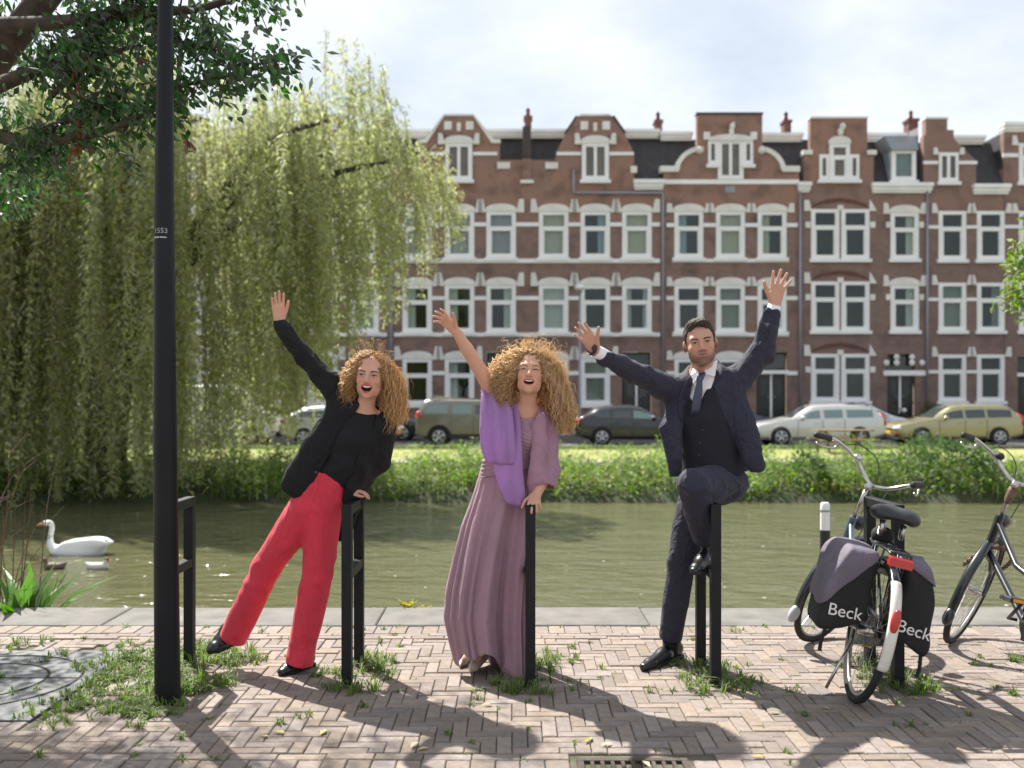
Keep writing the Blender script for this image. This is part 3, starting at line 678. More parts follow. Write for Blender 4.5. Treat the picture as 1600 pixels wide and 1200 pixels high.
def face_parts(root, v, c, R, sc, mouth, browm, eye_open=.5, smile=0.0, brow_r=.0030):
    c = np.asarray(c); T = lambda p: c+R@(np.asarray(p,float)*sc); sy = lambda x,z: surf_y(v,c,R,sc,x,z)
    for s_ in (-1,1):
        m_ = MB(); n = 16; ring = []
        for k in range(n):
            a = 2*math.pi*k/n; x = s_*.031+.0138*math.cos(a); z = .0005+.0058*eye_open*math.sin(a)*(1 if math.sin(a) > 0 else .75); ring.append(T((x,sy(x,z)+.0012,z)))
        ce = T((s_*.031,sy(s_*.031,.0005)+.0022,.0005)); m_.v = [tuple(q) for q in ring]+[tuple(ce)]; m_.n = n+1; m_.f = [(k,(k+1)%n,n) for k in range(n)]; eye = m_.build('eye',M['eyewhite'],root,True)
        m_ = MB(); ring = []; rr = .0066
        for k in range(12):
            a = 2*math.pi*k/12; x = s_*.031+rr*math.cos(a); z = .0005+float(np.clip(rr*math.sin(a),-.0044*eye_open,.0056*eye_open)); ring.append(T((x,sy(s_*.031,.0005)+.0034,z)))
        m_.v = [tuple(q) for q in ring]; m_.n = 12; m_.f = [tuple(range(12))]; m_.build('iris',M['iris'],eye,True)
        xs_ = np.linspace(-.0155,.0155,11); m_ = MB(); pts = []
        for x in xs_: z = .0008+.0062*eye_open*(1-(x/.0155)**2)+(.002*smile*(1-(x/.0155)**2)); pts.append(T((s_*.031+x,sy(s_*.031+x,z)+.0014,z)))
        m_.tube(pts,[.0010,.0016,.0020,.0022,.0023,.0023,.0023,.0022,.0020,.0016,.0010],6); m_.build('eyelashes',M['iris'],root,True)
        m_ = MB(); pts = []
        for x in np.linspace(-.019,.022,11): z = .0205+.003*smile-.0045*(x/.022)**2+.0020*(x/.022); X = s_*(.031+x); pts.append(T((X,sy(X,z)+.0006,z)))
        m_.tube(pts,[brow_r*q for q in (.5,.95,1.05,1.05,1.0,1.0,.95,.85,.75,.55,.3)],6); m_.build('eyebrow',browm,root,True)
    if mouth <= 0:
        m_ = MB(); xs_ = np.linspace(-.026,.026,13); m_.tube([T((x,sy(x,-.0592+6.5*x*x)+.0004,-.0592+6.5*x*x)) for x in xs_],[.0006,.0012,.0016,.0018,.0019,.0020,.0020,.0020,.0019,.0018,.0016,.0012,.0006],6); m_.build('mouth_line',M['mouthline'],root,True)
        m_ = MB(); m_.tube([T((x,sy(x,-.0640+5*x*x)+.0002,-.0640+5*x*x)) for x in np.linspace(-.017,.017,9)],[.001,.0022,.003,.0034,.0036,.0034,.003,.0022,.001],6); m_.build('lower_lip',M['lipman'],root,True)
    if mouth > 0:
        m_ = MB(); r1 = []; r2 = []
        for x in np.linspace(-.0225,.0225,15):
            y = .0800-15*x*x; r1.append(T((x,y,-.0500+.002*mouth+9.0*x*x))); r2.append(T((x,y-.0008,-.0500-.0065-.004*mouth+11*x*x)))
        m_.loft([r1,r2],cap=False,closed=False); m_.build('teeth',M['teeth'],root,True)
def creases(seed, sc=1.0, n=6, stretch=(1,1,1)):
    """irregular cloth folds: warped ridged waves, about -1..1"""
    r = np.random.default_rng(seed); K = r.normal(size=(n,3)); K /= np.linalg.norm(K,axis=1,keepdims=True); K *= (r.uniform(14,40,n)*sc)[:,None]; K *= np.array(stretch); Lw = r.normal(size=(n,3))*7*sc; ph = r.uniform(0,6.28,(n,2))
    def f(X,Y,Z):
        s_ = 0
        for i in range(n):
            a = X*K[i,0]+Y*K[i,1]+Z*K[i,2]+ph[i,0]+2.2*np.sin(X*Lw[i,0]+Y*Lw[i,1]+Z*Lw[i,2]+ph[i,1]); s_ = s_+(1-1.6*np.abs(np.sin(a*.5)))
        return s_/n**.5*.8
    return f
# ================================================================== PEOPLE
def fin(root, L):
    root.location = L
    for ch in root.children: ch.matrix_parent_inverse = Matrix.Translation(-Vector(L))
def front_y(v, x, z):
    """first surface met going away from the camera at (x,z) in a voxel field"""
    i = int(round((x-v.lo[0])/v.h)); k = int(round((z-v.lo[2])/v.h))
    if not (0 <= i < v.n[0] and 0 <= k < v.n[2]): return None
    q = np.nonzero(v.D[i,:,k] < 0)[0]
    if len(q) == 0: return None
    j = q[0]
    if j > 0:
        a,b = v.D[i,j-1,k],v.D[i,j,k]; return v.lo[1]+v.h*(j-1+a/(a-b+1e-9))
    return v.lo[1]
def patch(v, name, m, parent, left, right, dref, off=.004, nseg=26, nac=7, thick=.006, smooth_y=True):
    """cloth piece lying on the front of field v between two pixel polylines (left,right) given top to bottom"""
    L = np.array(cr([(*p,0) for p in left],max(2,nseg//(len(left)-1)))); Rr = np.array(cr([(*p,0) for p in right],max(2,nseg//(len(right)-1))))
    n = min(len(L),len(Rr)); L = L[np.linspace(0,len(L)-1,n).astype(int)]; Rr = Rr[np.linspace(0,len(Rr)-1,n).astype(int)]
    Y = np.full((n,nac),np.nan); PX = np.zeros((n,nac,2))
    for a in range(n):
        for b in range(nac):
            t = b/(nac-1); px = L[a]*(1-t)+Rr[a]*t; PX[a,b] = px[:2]
            y = dref
            for _ in range(3):
                w = P(px[0],px[1],y); fy = front_y(v,w[0],w[2])
                if fy is None: break
                y = fy
            if fy is not None: Y[a,b] = y
    med = np.nanmedian(Y); Y = np.where(np.isnan(Y),med,Y)
    if smooth_y:
        for _ in range(2):
            Yp = np.pad(Y,1,'edge'); Y = (Yp[:-2,1:-1]+Yp[2:,1:-1]+Yp[1:-1,:-2]+Yp[1:-1,2:]+2*Y)/6
    m_ = MB(); A = [[P(*PX[a,b],Y[a,b]-off) for b in range(nac)] for a in range(n)]; B = [[p+np.array((0,thick,0)) for p in r] for r in A]
    V = [p for r in A for p in r]+[p for r in B for p in r]; F = []; N = n*nac
    for a in range(n-1):
        for b in range(nac-1):
            q = a*nac+b; F += [(q,q+nac,q+nac+1,q+1),(N+q,N+q+1,N+q+nac+1,N+q+nac)]
    rim = [b for b in range(nac)]+[a*nac+nac-1 for a in range(1,n)]+[(n-1)*nac+b for b in range(nac-2,-1,-1)]+[a*nac for a in range(n-2,0,-1)]
    for i in range(len(rim)): a,b = rim[i],rim[(i+1)%len(rim)]; F.append((a,b,N+b,N+a))
    m_.add(V,F); return autosmooth(m_.build(name,m,parent,True),50)
M['skinW1'] = skin_mat('skin_light',(.60,.355,.245),(.50,.075,.075)); M['skinW2'] = skin_mat('skin_fair',(.62,.37,.25),(.50,.17,.15)); M['skinM'] = skin_mat('skin_tan',(.54,.32,.22),(.42,.20,.15),(.065,.04,.028))
M['hairblond'] = mat('hair_blond',(.82,.56,.25),.4,rnd=.22,trans=.45,spec=.6); M['hairpale'] = mat('hair_pale_blond',(.88,.67,.38),.4,rnd=.22,trans=.45,spec=.6)
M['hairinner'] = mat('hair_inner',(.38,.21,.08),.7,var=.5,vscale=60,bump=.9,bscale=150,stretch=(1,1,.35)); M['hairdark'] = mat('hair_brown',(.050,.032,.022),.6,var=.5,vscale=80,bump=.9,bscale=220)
M['blackcloth'] = mat('black_wool',(.006,.0065,.008),.9,sheen=0,bump=.25,bscale=400,wrk=.6,wscale=9,wst=(1,1,.7)); M['blacktop'] = mat('black_jersey',(.004,.0045,.006),.85,bump=.2,bscale=300,sheen=0,wrk=.45,wscale=8,wst=(1,1,.5))
M['red'] = mat('red_cotton',(.70,.036,.066),.8,var=.14,vscale=9,bump=.3,bscale=350,sheen=.1,wrk=.75,wscale=5,wst=(1.4,1.4,.4)); M['leather'] = mat('black_leather',(.012,.012,.013),.28,bump=.15,bscale=60); M['sole'] = mat('black_sole',(.012,.012,.012),.7)
M['navy'] = mat('navy_suit_wool',(.021,.021,.040),.8,var=.12,vscale=30,bump=.2,bscale=500,sheen=.04,wrk=.7,wscale=8,wst=(1,1,.8)); M['navyvest'] = mat('navy_waistcoat',(.008,.008,.015),.85,bump=.2,bscale=500,sheen=0)
M['shirt'] = mat('white_shirt',(.78,.77,.79),.7,bump=.1,bscale=200); M['tie'] = mat('navy_satin_tie',(.03,.042,.085),.35,spec=.6); M['button'] = mat('dark_button',(.03,.028,.03),.35)
M['mauve'] = mat('mauve_chiffon',(.365,.215,.262),.75,var=.10,vscale=6,bump=.2,bscale=420,sheen=.15,wrk=.3,wscale=7,wst=(1.5,1.5,.25)); M['shawl_sunlit'] = mat('knit_shawl_sunlit',(.48,.265,.56),.85,bump=.5,bscale=260,trans=.3,sheen=.15,stretch=(1,1,.15),wrk=.4,wscale=7,wst=(1.5,1.5,.35)); M['shawl_shaded'] = mat('knit_shawl_shaded',(.44,.25,.33),.85,bump=.5,bscale=260,trans=.18,sheen=.15,stretch=(1,1,.15),wrk=.5,wscale=8,wst=(1,1,.8))  # both shawl materials are one cloth; sun shining through is painted as lilac
M['nude'] = mat('nude_leather',(.60,.45,.38),.45); M['strap'] = mat('watch_strap',(.015,.014,.014),.4)
def shoe(root, heel, toe, m, h=.075, w=.043, heelh=.02, name='shoe', tilt=0.0, sole=True, pointed=False, tall=True):
    """heel, toe: world points at sole level"""
    heel = np.asarray(heel,float); toe = np.asarray(toe,float); d = toe-heel; Ln = np.linalg.norm(d); f = d/Ln; up = np.array((0,0,1.)); up = nrm(up-f*(up@f)); s_ = np.cross(f,up)
    T = lambda a,b,c: heel+f*a*Ln+s_*b+up*c
    v = Vox(np.minimum(heel,toe)-.14, np.maximum(heel,toe)+.18, .004)
    z0 = heelh
    v.cone(T(.12,0,.034+z0),T(.45,0,.034+z0*.6),.033,.034,.02,'add',s_,w/.040); v.cone(T(.45,0,.032+z0*.6),T(.80,0,.026),.036,.027,.02,'add',s_,w/.034); v.cone(T(.80,0,.026),T(.95,0,.020),.027,.020 if not pointed else .009,.015,'add',s_,1.35 if not pointed else .8)
    if tall: v.cone(T(.14,0,.045+z0),T(.20,0,h+.03),.036,.038,.03); v.cone(T(.30,0,.045+z0),T(.5,0,.042),.033,.030,.03)
    v.plane_cut(T(.5,0,.010),-up,.004)
    if not tall: v.cone(T(.18,0,.085+z0),T(.42,0,.070+z0*.5),.026,.024,.012,'cut')
    o = v.build(name,m,root)
    if sole:
        v2 = Vox(np.minimum(heel,toe)-.1, np.maximum(heel,toe)+.1, .004)
        v2.cone(T(.07,0,.01),T(.40,0,.01),.034,.030,.01,'add',s_,w/.038); v2.cone(T(.40,0,.01),T(.75,0,.01),.034,.036,.01,'add',s_,w/.038); v2.cone(T(.75,0,.01),T(.965,0,.012),.036,.016,.012,'add',s_,1.1)
        v2.plane_cut(T(.5,0,.020),up); v2.plane_cut(T(.5,0,.0),-up); v2.build('sole',M['sole'],o)
        m_ = MB(); m_.v = []; hb = MB(); hb.loft([[T(.0+.30*(.5+.5*math.cos(a)),.032*math.sin(a),zz) for a in np.linspace(0,2*math.pi,16,endpoint=False)] for zz in (0,.022)]); hb.build('heel',M['sole'],o,True)
    return o
def curls(root, name, m, roots, ends, c, R, sc, rad=.0016, turns=(4,8), amp=(.005,.011), K=34, bulge=.07, wind=(0,0,0), face=True, keepout=None):
    N = len(roots); t = np.linspace(0,1,K)[None,:,None]
    nrmv = roots-c; nrmv /= np.linalg.norm(nrmv,axis=1,keepdims=True)
    p0 = roots[:,None]; p1 = p0+(nrmv*bulge*RNG.uniform(.6,1.3,(N,1)))[:,None]+np.array((0,0,.006)); p3 = ends[:,None]; p2 = p3+(np.array((0,0,.08))+nrmv*.03)[:,None]*RNG.uniform(.5,1.2,(N,1,1))
    B = (1-t)**3*p0+3*(1-t)**2*t*p1+3*(1-t)*t*t*p2+t**3*p3
    dr = ends-roots; dr /= np.linalg.norm(dr,axis=1,keepdims=True)+1e-9; e1 = np.cross(dr,RNG.normal(size=(N,3))); e1 /= np.linalg.norm(e1,axis=1,keepdims=True); e2 = np.cross(dr,e1)
    tn = RNG.uniform(*turns,N)[:,None]; ph = RNG.uniform(0,6.28,(N,1)); A = RNG.uniform(*amp,N)[:,None]*np.clip(t[...,0]*4,0,1)
    an = ph+2*np.pi*tn*t[...,0]; B = B+(A*np.cos(an))[...,None]*e1[:,None]+(A*np.sin(an))[...,None]*e2[:,None]
    q = (B-c)@R/sc
    if face:
        bad = ((np.abs(q[...,0]) < np.interp(q[...,2],[-.16,-.10,-.04,.03,.075],[.03,.044,.055,.056,.040]))&(q[...,1] > .0)&(q[...,2] < .080)&(q[...,2] > -.17)).any(1)
        bad = bad|((np.abs(q[...,0]) < .052)&(q[...,1] > .058)&(q[...,2] < .098)&(q[...,2] > 0)).any(1)
        inside = ((q/np.array((.071,.088,.086))-np.array((0,-.014/.088,.030/.086)))**2).sum(-1)[:,4:].min(1) < .8
        B = B[~(bad|inside)]
    N = len(B); tg = np.gradient(B,axis=1); tg /= np.linalg.norm(tg,axis=2,keepdims=True)+1e-9
    ref = np.array((0.3,0.5,.8)); s1 = np.cross(tg,ref); s1 /= np.linalg.norm(s1,axis=2,keepdims=True)+1e-9; s2 = np.cross(tg,s1)
    rr = (rad*RNG.uniform(.6,1.35,(N,1))*np.clip(1.15-t[0,:,0][None]**3,.12,1))[...,None]
    V = np.stack([B+rr*(math.cos(a)*s1+math.sin(a)*s2) for a in (0,2.094,4.189)],2).reshape(-1,3)
    base = (np.arange(N)*K*3)[:,None,None]; k = (np.arange(K-1)*3)[None,:,None]; F = []
    for a in range(3):
        b = (a+1)%3; F.append(np.stack(np.broadcast_arrays(base+k+a,base+k+b,base+k+3+b,base+k+3+a),-1).reshape(-1,4))
    return mesh_obj(name,V,np.concatenate(F),m,root,True)
def scalp(N, c, R, sc, zmin=-.03, front=.090):
    u = RNG.normal(size=(N*4,3)); u /= np.linalg.norm(u,axis=1,keepdims=True); q = u*np.array((.077,.097,.089))+np.array((0,-.014,.030))
    ok = (q[:,2] > zmin)&~((q[:,1] > .045)&(q[:,2] < front))&~((q[:,1] > .0)&(q[:,2] < .02)&(np.abs(q[:,0]) < .06))
    q = q[ok][:N]; return np.asarray(c)+(q*sc)@R.T, q
# ------------------------------------------------------------------ woman in red trousers
def woman_red():
    root = empty('person'); tag(root,'woman in red trousers and black blazer leaning on a rack with one arm raised','person','three people posing on the quay')
    d0 = 5.2; hc_ = P(579,588,5.12); R = frame((-.03,-1,.03),(.10,0,1)); sc = 1.03
    neck = P(567,650,5.19); chest = P(558,672,5.2); waist = P(520,728,5.22); pel = P(501,768,5.24)
    shL = P(531,622,5.2); elL = P(481,563,5.16); wrL = P(437,506,5.12); shR = P(603,662,5.2); elR = P(597,727,5.30); wrR = np.array((-.885,5.225,.955))
    lo = np.array((-1.36,4.93,.70)); hi = np.array((-.50,5.45,2.12))
    v = Vox(lo,hi,.0042)
    head_sdf(v,hc_,R,sc,mouth=.9,jaw=.88,neck_to=neck,neck_r=.044)
    v.chain([neck,chest,waist,pel],[.05,.075,.07,.085],.04,np.array((1.,0,0)),1.35)
    v.chain([neck,shL],[.045,.042],.03); v.chain([neck,shR],[.045,.042],.03)
    v.chain([shL,elL,wrL],[.042,.034,.022],.01); v.chain([shR,elR,wrR],[.042,.034,.022],.01)
    y = nrm((-.08,-.05,1)); z = nrm((.55,-.83,0)); x = np.cross(y,z); hand_sdf(v,wrL+y*.012,np.stack([x,y,z],1),curl=(.10,.08,.10,.16),spread=(.10,.02,-.05,-.14),thumb=(.45,.2),sc=.92)
    hand_sdf(v,np.array((-.875,5.215,.948)),np.stack([nrm((0,-1,0)),nrm((.98,0,.12)),nrm((.12,0,-.99))],1),curl=(.42,.46,.48,.5),spread=(.12,.03,-.05,-.14),thumb=(.35,.4),sc=.88)
    b = v.build('body',M['skinW1'],root); tint_head(b,hc_,R,sc,.9); face_parts(root,v,hc_,R,sc,.9,M['brow_dark'],.62,smile=.4)
    # trousers
    v = Vox((-1.75,4.95,.02),(-.72,5.55,1.16),.005); hL,kL,aL = P(482,790,5.22),P(420,880,5.24),P(364,998,5.30); hR,kR,aR = P(506,795,5.22),P(496,900,5.2),P(468,1036,5.23)
    v.chain([P(511,742,5.22),P(504,768,5.23)],[.092,.108],.02,np.array((1.,0,0)),1.22); v.chain([P(504,768,5.23),.5*(hL+hR)],[.106,.10],.03,np.array((1.,0,0)),1.25)
    v.chain([hL,kL,aL],[.100,.078,.073],.03); v.chain([hR,kR,aR],[.100,.080,.073],.03)
    v.plane_cut(P(508,737,5.22),P(520,700,5.22)-P(504,768,5.22)+np.array((-.02,0,0)))
    v.plane_cut(aL,nrm(aL-kL)); v.plane_cut(aR,nrm(aR-kR))
    v.cone(aL,aL+nrm(aL-kL)*.2,.062,.064,0,'cut'); v.cone(aL,aL+nrm(kL-aL)*.04,.062,.058,0,'cut'); v.cone(aR,aR+nrm(kR-aR)*.04,.062,.058,0,'cut')
    def wr(X,Y,Z):
        near = np.exp(-((Z-.93)/.10)**2); kn = np.exp(-((Z-.52)/.12)**2)+.7*np.exp(-((Z-.15)/.10)**2)
        return -.008*near*creases(3,2.0)(X,Y,Z)-.006*kn*creases(4,1.6)(X,Y,Z)-.006*creases(5,.8,5,(1,1,.18))(X,Y,Z)*np.clip((.95-Z)*2,0,1)
    v.displace(wr); tr = v.build('trousers',M['red'],root)
    patch(v,'waistband',M['red'],tr,[(484,727),(483,738)],[(536,764),(533,775)],5.15,.004,8,16,.006); patch(v,'fly',M['red'],tr,[(493,742),(489,765),(480,785)],[(498,744),(495,768),(483,789)],5.15,.003,14,3,.004)
    bp_ = P(494,738,5.10); fy = front_y(v,bp_[0],bp_[2]); MB().ball((bp_[0],(fy or 5.1)-.006,bp_[2]),(.008,.004,.008)).build('button',M['button'],tr,True)
    # black top
    v = Vox((-1.3,4.95,.88),(-.55,5.5,1.5),.005)
    v.chain([P(566,664,5.19),P(556,685,5.2),P(524,735,5.22)],[.085,.100,.094],.04,nrm((1,0,-.35)),1.45); v.chain([P(556,660,5.2),P(598,668,5.2)],[.055,.045],.04); v.chain([P(556,655,5.2),P(537,630,5.2)],[.06,.045],.04)
    v.plane_cut(P(509,744,5.22),-nrm(P(556,685,5.2)-P(524,735,5.22)+np.array((.03,0,.05))),.01)
    v.cone(P(566,640,5.02),P(573,664,5.06),.03,.012,.01,'cut'); v.cone(P(562,645,5.0),P(568,655,5.08),.045,.03,.01,'cut')
    v.displace(lambda X,Y,Z: -.008*creases(14,1.4)(X,Y,Z)); v.build('top',M['blacktop'],root)
    # blazer
    v = Vox((-1.42,4.86,.60),(-.46,5.6,1.9),.005); ux = nrm((1,0,-.35))
    v.chain([P(564,655,5.2),P(552,685,5.22),P(520,738,5.24),P(500,770,5.26)],[.095,.118,.122,.122],.04,ux,1.5)
    v.chain([P(562,650,5.2),P(535,626,5.2)],[.07,.066],.05); v.chain([P(570,652,5.2),P(602,666,5.2)],[.07,.060],.05)
    v.chain([P(535,626,5.2),P(509,593,5.18),elL,P(440,510,5.12)],[.062,.060,.050,.040],.03); v.chain([P(601,668,5.2),P(596,722,5.27),np.array((-.90,5.24,.985))],[.058,.052,.040],.03)
    # hanging left panel and the long right tail
    v.chain([P(520,650,5.17),P(490,700,5.15),P(455,757,5.16)],[.045,.060,.062],.05,nrm((0,1,0)),.75); v.chain([P(490,700,5.15),P(470,762,5.14)],[.05,.030],.03,nrm((0,1,0)),.75)
    v.chain([P(592,690,5.25),P(562,757,5.30),P(534,835,5.33)],[.045,.055,.040],.05,nrm((0,1,0)),.7)
    v.plane_cut(P(452,772,5.16),P(452,772,5.16)-P(490,700,5.15)+np.array((-.03,0,0)),.006) if False else None
    # open front
    def wedge(X,Y,Z):
        # image-space-free: plane pair in world; opening between the two front edges
        a0,a1 = P(547,655,5.1),P(479,772,5.1); b0,b1 = P(590,648,5.1),P(536,768,5.1)
        la = (X-a0[0])*(a1[2]-a0[2])-(Z-a0[2])*(a1[0]-a0[0]); la = la/np.hypot(a1[2]-a0[2],a1[0]-a0[0])
        lb = (X-b0[0])*(b1[2]-b0[2])-(Z-b0[2])*(b1[0]-b0[0]); lb = lb/np.hypot(b1[2]-b0[2],b1[0]-b0[0])
        return np.maximum(np.maximum(la,-lb),Y-(5.235-.0*Z))
    v.apply(wedge,(-1.4,4.8,.86),(-.45,5.3,1.52),.006,'cut')
    v.plane_cut(P(500,792,5.25),nrm(P(500,792,5.25)-P(552,685,5.22))+np.array((0.25,0,0)),.004) if False else None
    # hem: cut the lower back so that legs stay free
    def hem(X,Y,Z):
        a0,a1 = P(425,752,5.2),P(473,790,5.2); n = nrm((a1[2]-a0[2],0,-(a1[0]-a0[0])));  n = n if n[2] < 0 else -n
        return np.maximum(-((X-a0[0])*n[0]+(Z-a0[2])*n[2]), X-P(505,0,5.2)[0])
    v.apply(hem,(-1.45,4.8,.7),(-.4,5.7,1.2),.004,'cut')
    v.cone(P(575,628,5.06),P(570,652,5.10),.060,.052,.01,'cut')
    def wr(X,Y,Z):
        s_ = np.clip((Z-1.47)*12,0,1); return -.010*s_*creases(11,2.4)(X,Y,Z)-(1-s_)*.009*creases(12,1.2)(X,Y,Z)
    v.displace(wr); bz = v.build('blazer',M['blackcloth'],root)
    patch(v,'lapel',M['blackcloth'],bz,[(541,640),(530,672),(515,702),(503,722)],[(549,652),(545,668),(523,700),(505,724)],5.1,.006,22,5,.008)
    patch(v,'lapel',M['blackcloth'],bz,[(589,645),(583,668),(571,694)],[(597,655),(596,686),(574,700)],5.1,.006,22,5,.008)
    # shoes
    t1,h1 = P(328,1022,5.22),P(364,1006,5.36); shoe(root,h1,t1,M['leather'],.06,.045,.012)
    g1,g2 = G(438,1057),G(484,1043); shoe(root,(g2[0],g2[1]+.04,0),(g1[0],g1[1],0),M['leather'],.06,.045,.012)
    # hair
    vi = Vox(hc_-.24,hc_+.24,.006); vi.ell(hc_+R@np.array((0,-.020,.036)),(.083*sc,.098*sc,.092*sc),R)
    vi.chain([P(556,580,5.17),P(545,615,5.19),P(549,640,5.19)],[.035,.045,.024],.04); vi.chain([P(598,575,5.18),P(608,615,5.2),P(608,655,5.21)],[.05,.065,.035],.05)
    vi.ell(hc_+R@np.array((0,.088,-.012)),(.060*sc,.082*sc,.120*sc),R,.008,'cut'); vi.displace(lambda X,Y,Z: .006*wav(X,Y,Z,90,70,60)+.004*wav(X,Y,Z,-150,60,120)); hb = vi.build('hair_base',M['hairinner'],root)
    rt,q = scalp(2600,hc_,R,sc); n = len(rt); right = q[:,0] < -.004   # local -x is image right
    e = np.zeros((n,3))
    for i in range(n):
        dd = 5.19+RNG.uniform(-.07,.09)
        if right[i]:
            tt = RNG.uniform(.15,1)**.7; px = np.interp(tt,[0,.3,.6,.85,1],[604,620,622,616,608])+RNG.normal()*8; py = 575+tt*105
        else:
            tt = RNG.uniform(.1,1)**.7; px = np.interp(tt,[0,.3,.6,1],[556,543,540,545])+RNG.normal()*6; py = 575+tt*72
        e[i] = P(px,py,dd)
    curls(root,'hair',M['hairblond'],rt[::2],e[::2],hc_,R,sc,.0021,(3.5,6),(.006,.011),bulge=.030,K=40); curls(root,'fine_hair',M['hairblond'],rt[1::2],e[1::2],hc_,R,sc,.0012,(2.5,5.5),(.004,.010),bulge=.038)
    rt2,q2 = scalp(70,hc_,R,sc,zmin=.02); e2 = rt2+(rt2-hc_)*RNG.uniform(.25,.55,(len(rt2),1))+RNG.normal(size=(len(rt2),3))*.03
    curls(root,'flyaway_hair',M['hairblond'],rt2,e2,hc_,R,sc,.0006,(1,3),(.003,.012),bulge=.03)
    fin(root,(-1.0,5.24,0)); return root
# ------------------------------------------------------------------ woman in mauve dress
def woman_mauve():
    root = empty('person'); tag(root,'woman in long mauve dress and lilac shawl laughing with one bare arm raised','person','three people posing on the quay')
    hc_ = P(828,584,5.10); R = frame((-.04,-1,.22),(.05,0,1)); sc = 1.0
    neck = P(822,646,5.19); chest = P(815,675,5.2); waist = P(797,720,5.22); shL = P(783,633,5.2); elL = P(745,570,5.14); wrL = P(713,519,5.08); shR = P(852,668,5.2); elR = P(856,733,5.17); wrR = P(840,770,5.06)
    v = Vox((-.42,4.88,.02),(.36,5.45,1.92),.0042)
    head_sdf(v,hc_,R,sc,mouth=.62,jaw=.90,neck_to=neck,neck_r=.045,ears=True)
    v.chain([neck,chest,waist,P(790,752,5.24)],[.05,.072,.066,.085],.04,np.array((1.,0,0)),1.4); v.chain([neck,shL],[.045,.045],.03); v.chain([neck,shR],[.045,.045],.03)
    v.chain([shL,.5*(shL+elL),elL,.5*(elL+wrL),wrL],[.047,.042,.036,.033,.023],.015); v.chain([shR,elR,.5*(elR+wrR),wrR],[.045,.036,.032,.023],.015)
    y = nrm((-.66,-.28,.70)); z = nrm((-.25,-.85,-.45)); z = nrm(z-y*(y@z)); x = np.cross(y,z); hand_sdf(v,wrL+y*.012,np.stack([x,y,z],1),curl=(.22,.28,.34,.40),spread=(.20,.04,-.12,-.30),thumb=(.8,.1),sc=.92)
    y = nrm((-.10,-.80,-.42)); z = nrm((0,.42,-.85)); z = nrm(z-y*(y@z)); x = -np.cross(y,z); hand_sdf(v,P(837,772,5.06),np.stack([x,y,z],1),curl=(.40,.5,.55,.6),spread=(.25,.05,-.15,-.32),thumb=(.85,.45),sc=.88)
    for (px,py,d) in ((727,1003,5.36),(748,1020,5.27)): v.cone(P(px+8,py-60,d+.03),P(px,py+6,d),.036,.028,.01)
    for a,b_ in ((P(735,943,5.39),P(785,760,5.26)),(P(756,960,5.30),P(795,760,5.24))): v.cone(a,b_,.035,.07,.02)
    b = v.build('body',M['skinW2'],root); tint_head(b,hc_,R,sc,.62); face_parts(root,v,hc_,R,sc,.62,M['brow_light'],.22,smile=.9,brow_r=.0026)
    # bodice
    v = Vox((-.32,4.9,.88),(.36,5.5,1.46),.0045)
    v.chain([P(822,664,5.2),P(816,685,5.2),P(799,722,5.21),P(794,742,5.22)],[.082,.096,.086,.094],.03,np.array((1.,0,0)),1.36); v.chain([P(820,657,5.2),P(790,645,5.2)],[.05,.045],.03); v.chain([P(820,657,5.2),P(858,668,5.2)],[.05,.045],.03)
    for s_ in (800,832): v.ell(P(s_,684,5.13),(.05,.04,.05),None,.03)
    v.plane_cut(P(822,646,5.1),(0,-.1,1),.004); v.displace(lambda X,Y,Z: .0022*np.sin(Z*330+X*110+3*np.sin(X*18))+.0012*np.sin(Z*610+X*60)); v.build('bodice',M['mauve'],root)
    # skirt: pleated loft
    rows = [(722,797,42,.085,0),(745,795,46,.10,.1),(775,790,49.5,.115,.3),(820,779,54,.13,.6),(870,770,57,.15,.85),(920,763.5,60.5,.165,1),(965,760.5,61.5,.175,1),(1005,765,58.5,.18,1),(1030,768,56,.18,1)]
    ys = np.linspace(722,1030,60); n = 150; rings = []
    for yy in ys:
        cx = np.interp(yy,[r[0] for r in rows],[r[1] for r in rows]); hw = np.interp(yy,[r[0] for r in rows],[r[2] for r in rows]); dp = np.interp(yy,[r[0] for r in rows],[r[3] for r in rows]); am = np.interp(yy,[r[0] for r in rows],[r[4] for r in rows])
        ring = []; d = 5.23+.02*am
        for k in range(n):
            a = 2*math.pi*k/n; fo = am*(.075*math.sin(9*a+1.6*math.sin(a*2+.5)+yy*.004)+.055*math.sin(5*a+2+yy*.003)+.035*math.sin(16*a+1+1.2*math.sin(3*a))+.02*math.sin(27*a+yy*.006))
            fo = fo-.13*am*abs(math.sin(4.5*a+.7+.3*math.sin(a*3)))**9
            t_ = (yy-722)/308.; hem = t_**6*(.055*math.sin(3*a+.6)+.03*math.sin(7*a)+ (.12*math.cos(a)*-1)*.5)
            c_ = P(cx,yy,d); hwm = hw/FPX*d; ring.append(c_+np.array((math.cos(a)*hwm*(1+fo*.55),math.sin(a)*dp*(1+fo*2.2),hem-.0)))
        rings.append(ring)
    sk = MB().loft(rings,cap=False).build('skirt',M['mauve'],root,True)
    sm_ = sk.modifiers.new('thickness','SOLIDIFY'); sm_.thickness = .004
    # waist sash with gathers
    MB().loft([[P(797-.12*(yy-722),yy,5.22)+np.array((math.cos(a)*(.150+.004*math.sin(yy)),math.sin(a)*(.102+.003*math.sin(yy*1.7)),0.03*math.cos(a))) for a in np.linspace(0,2*math.pi,48,endpoint=False)] for yy in np.linspace(708,736,16)],cap=False).build('sash',M['mauve'],root,True)
    # shawl: right side round the shoulder and arm
    v = Vox((-.32,4.8,.82),(.5,5.6,1.56),.0045)
    v.chain([P(818,650,5.27),P(838,654,5.23),P(853,671,5.20),P(856,703,5.18),P(857,735,5.15),P(854,753,5.12)],[.062,.066,.062,.058,.058,.056],.03)
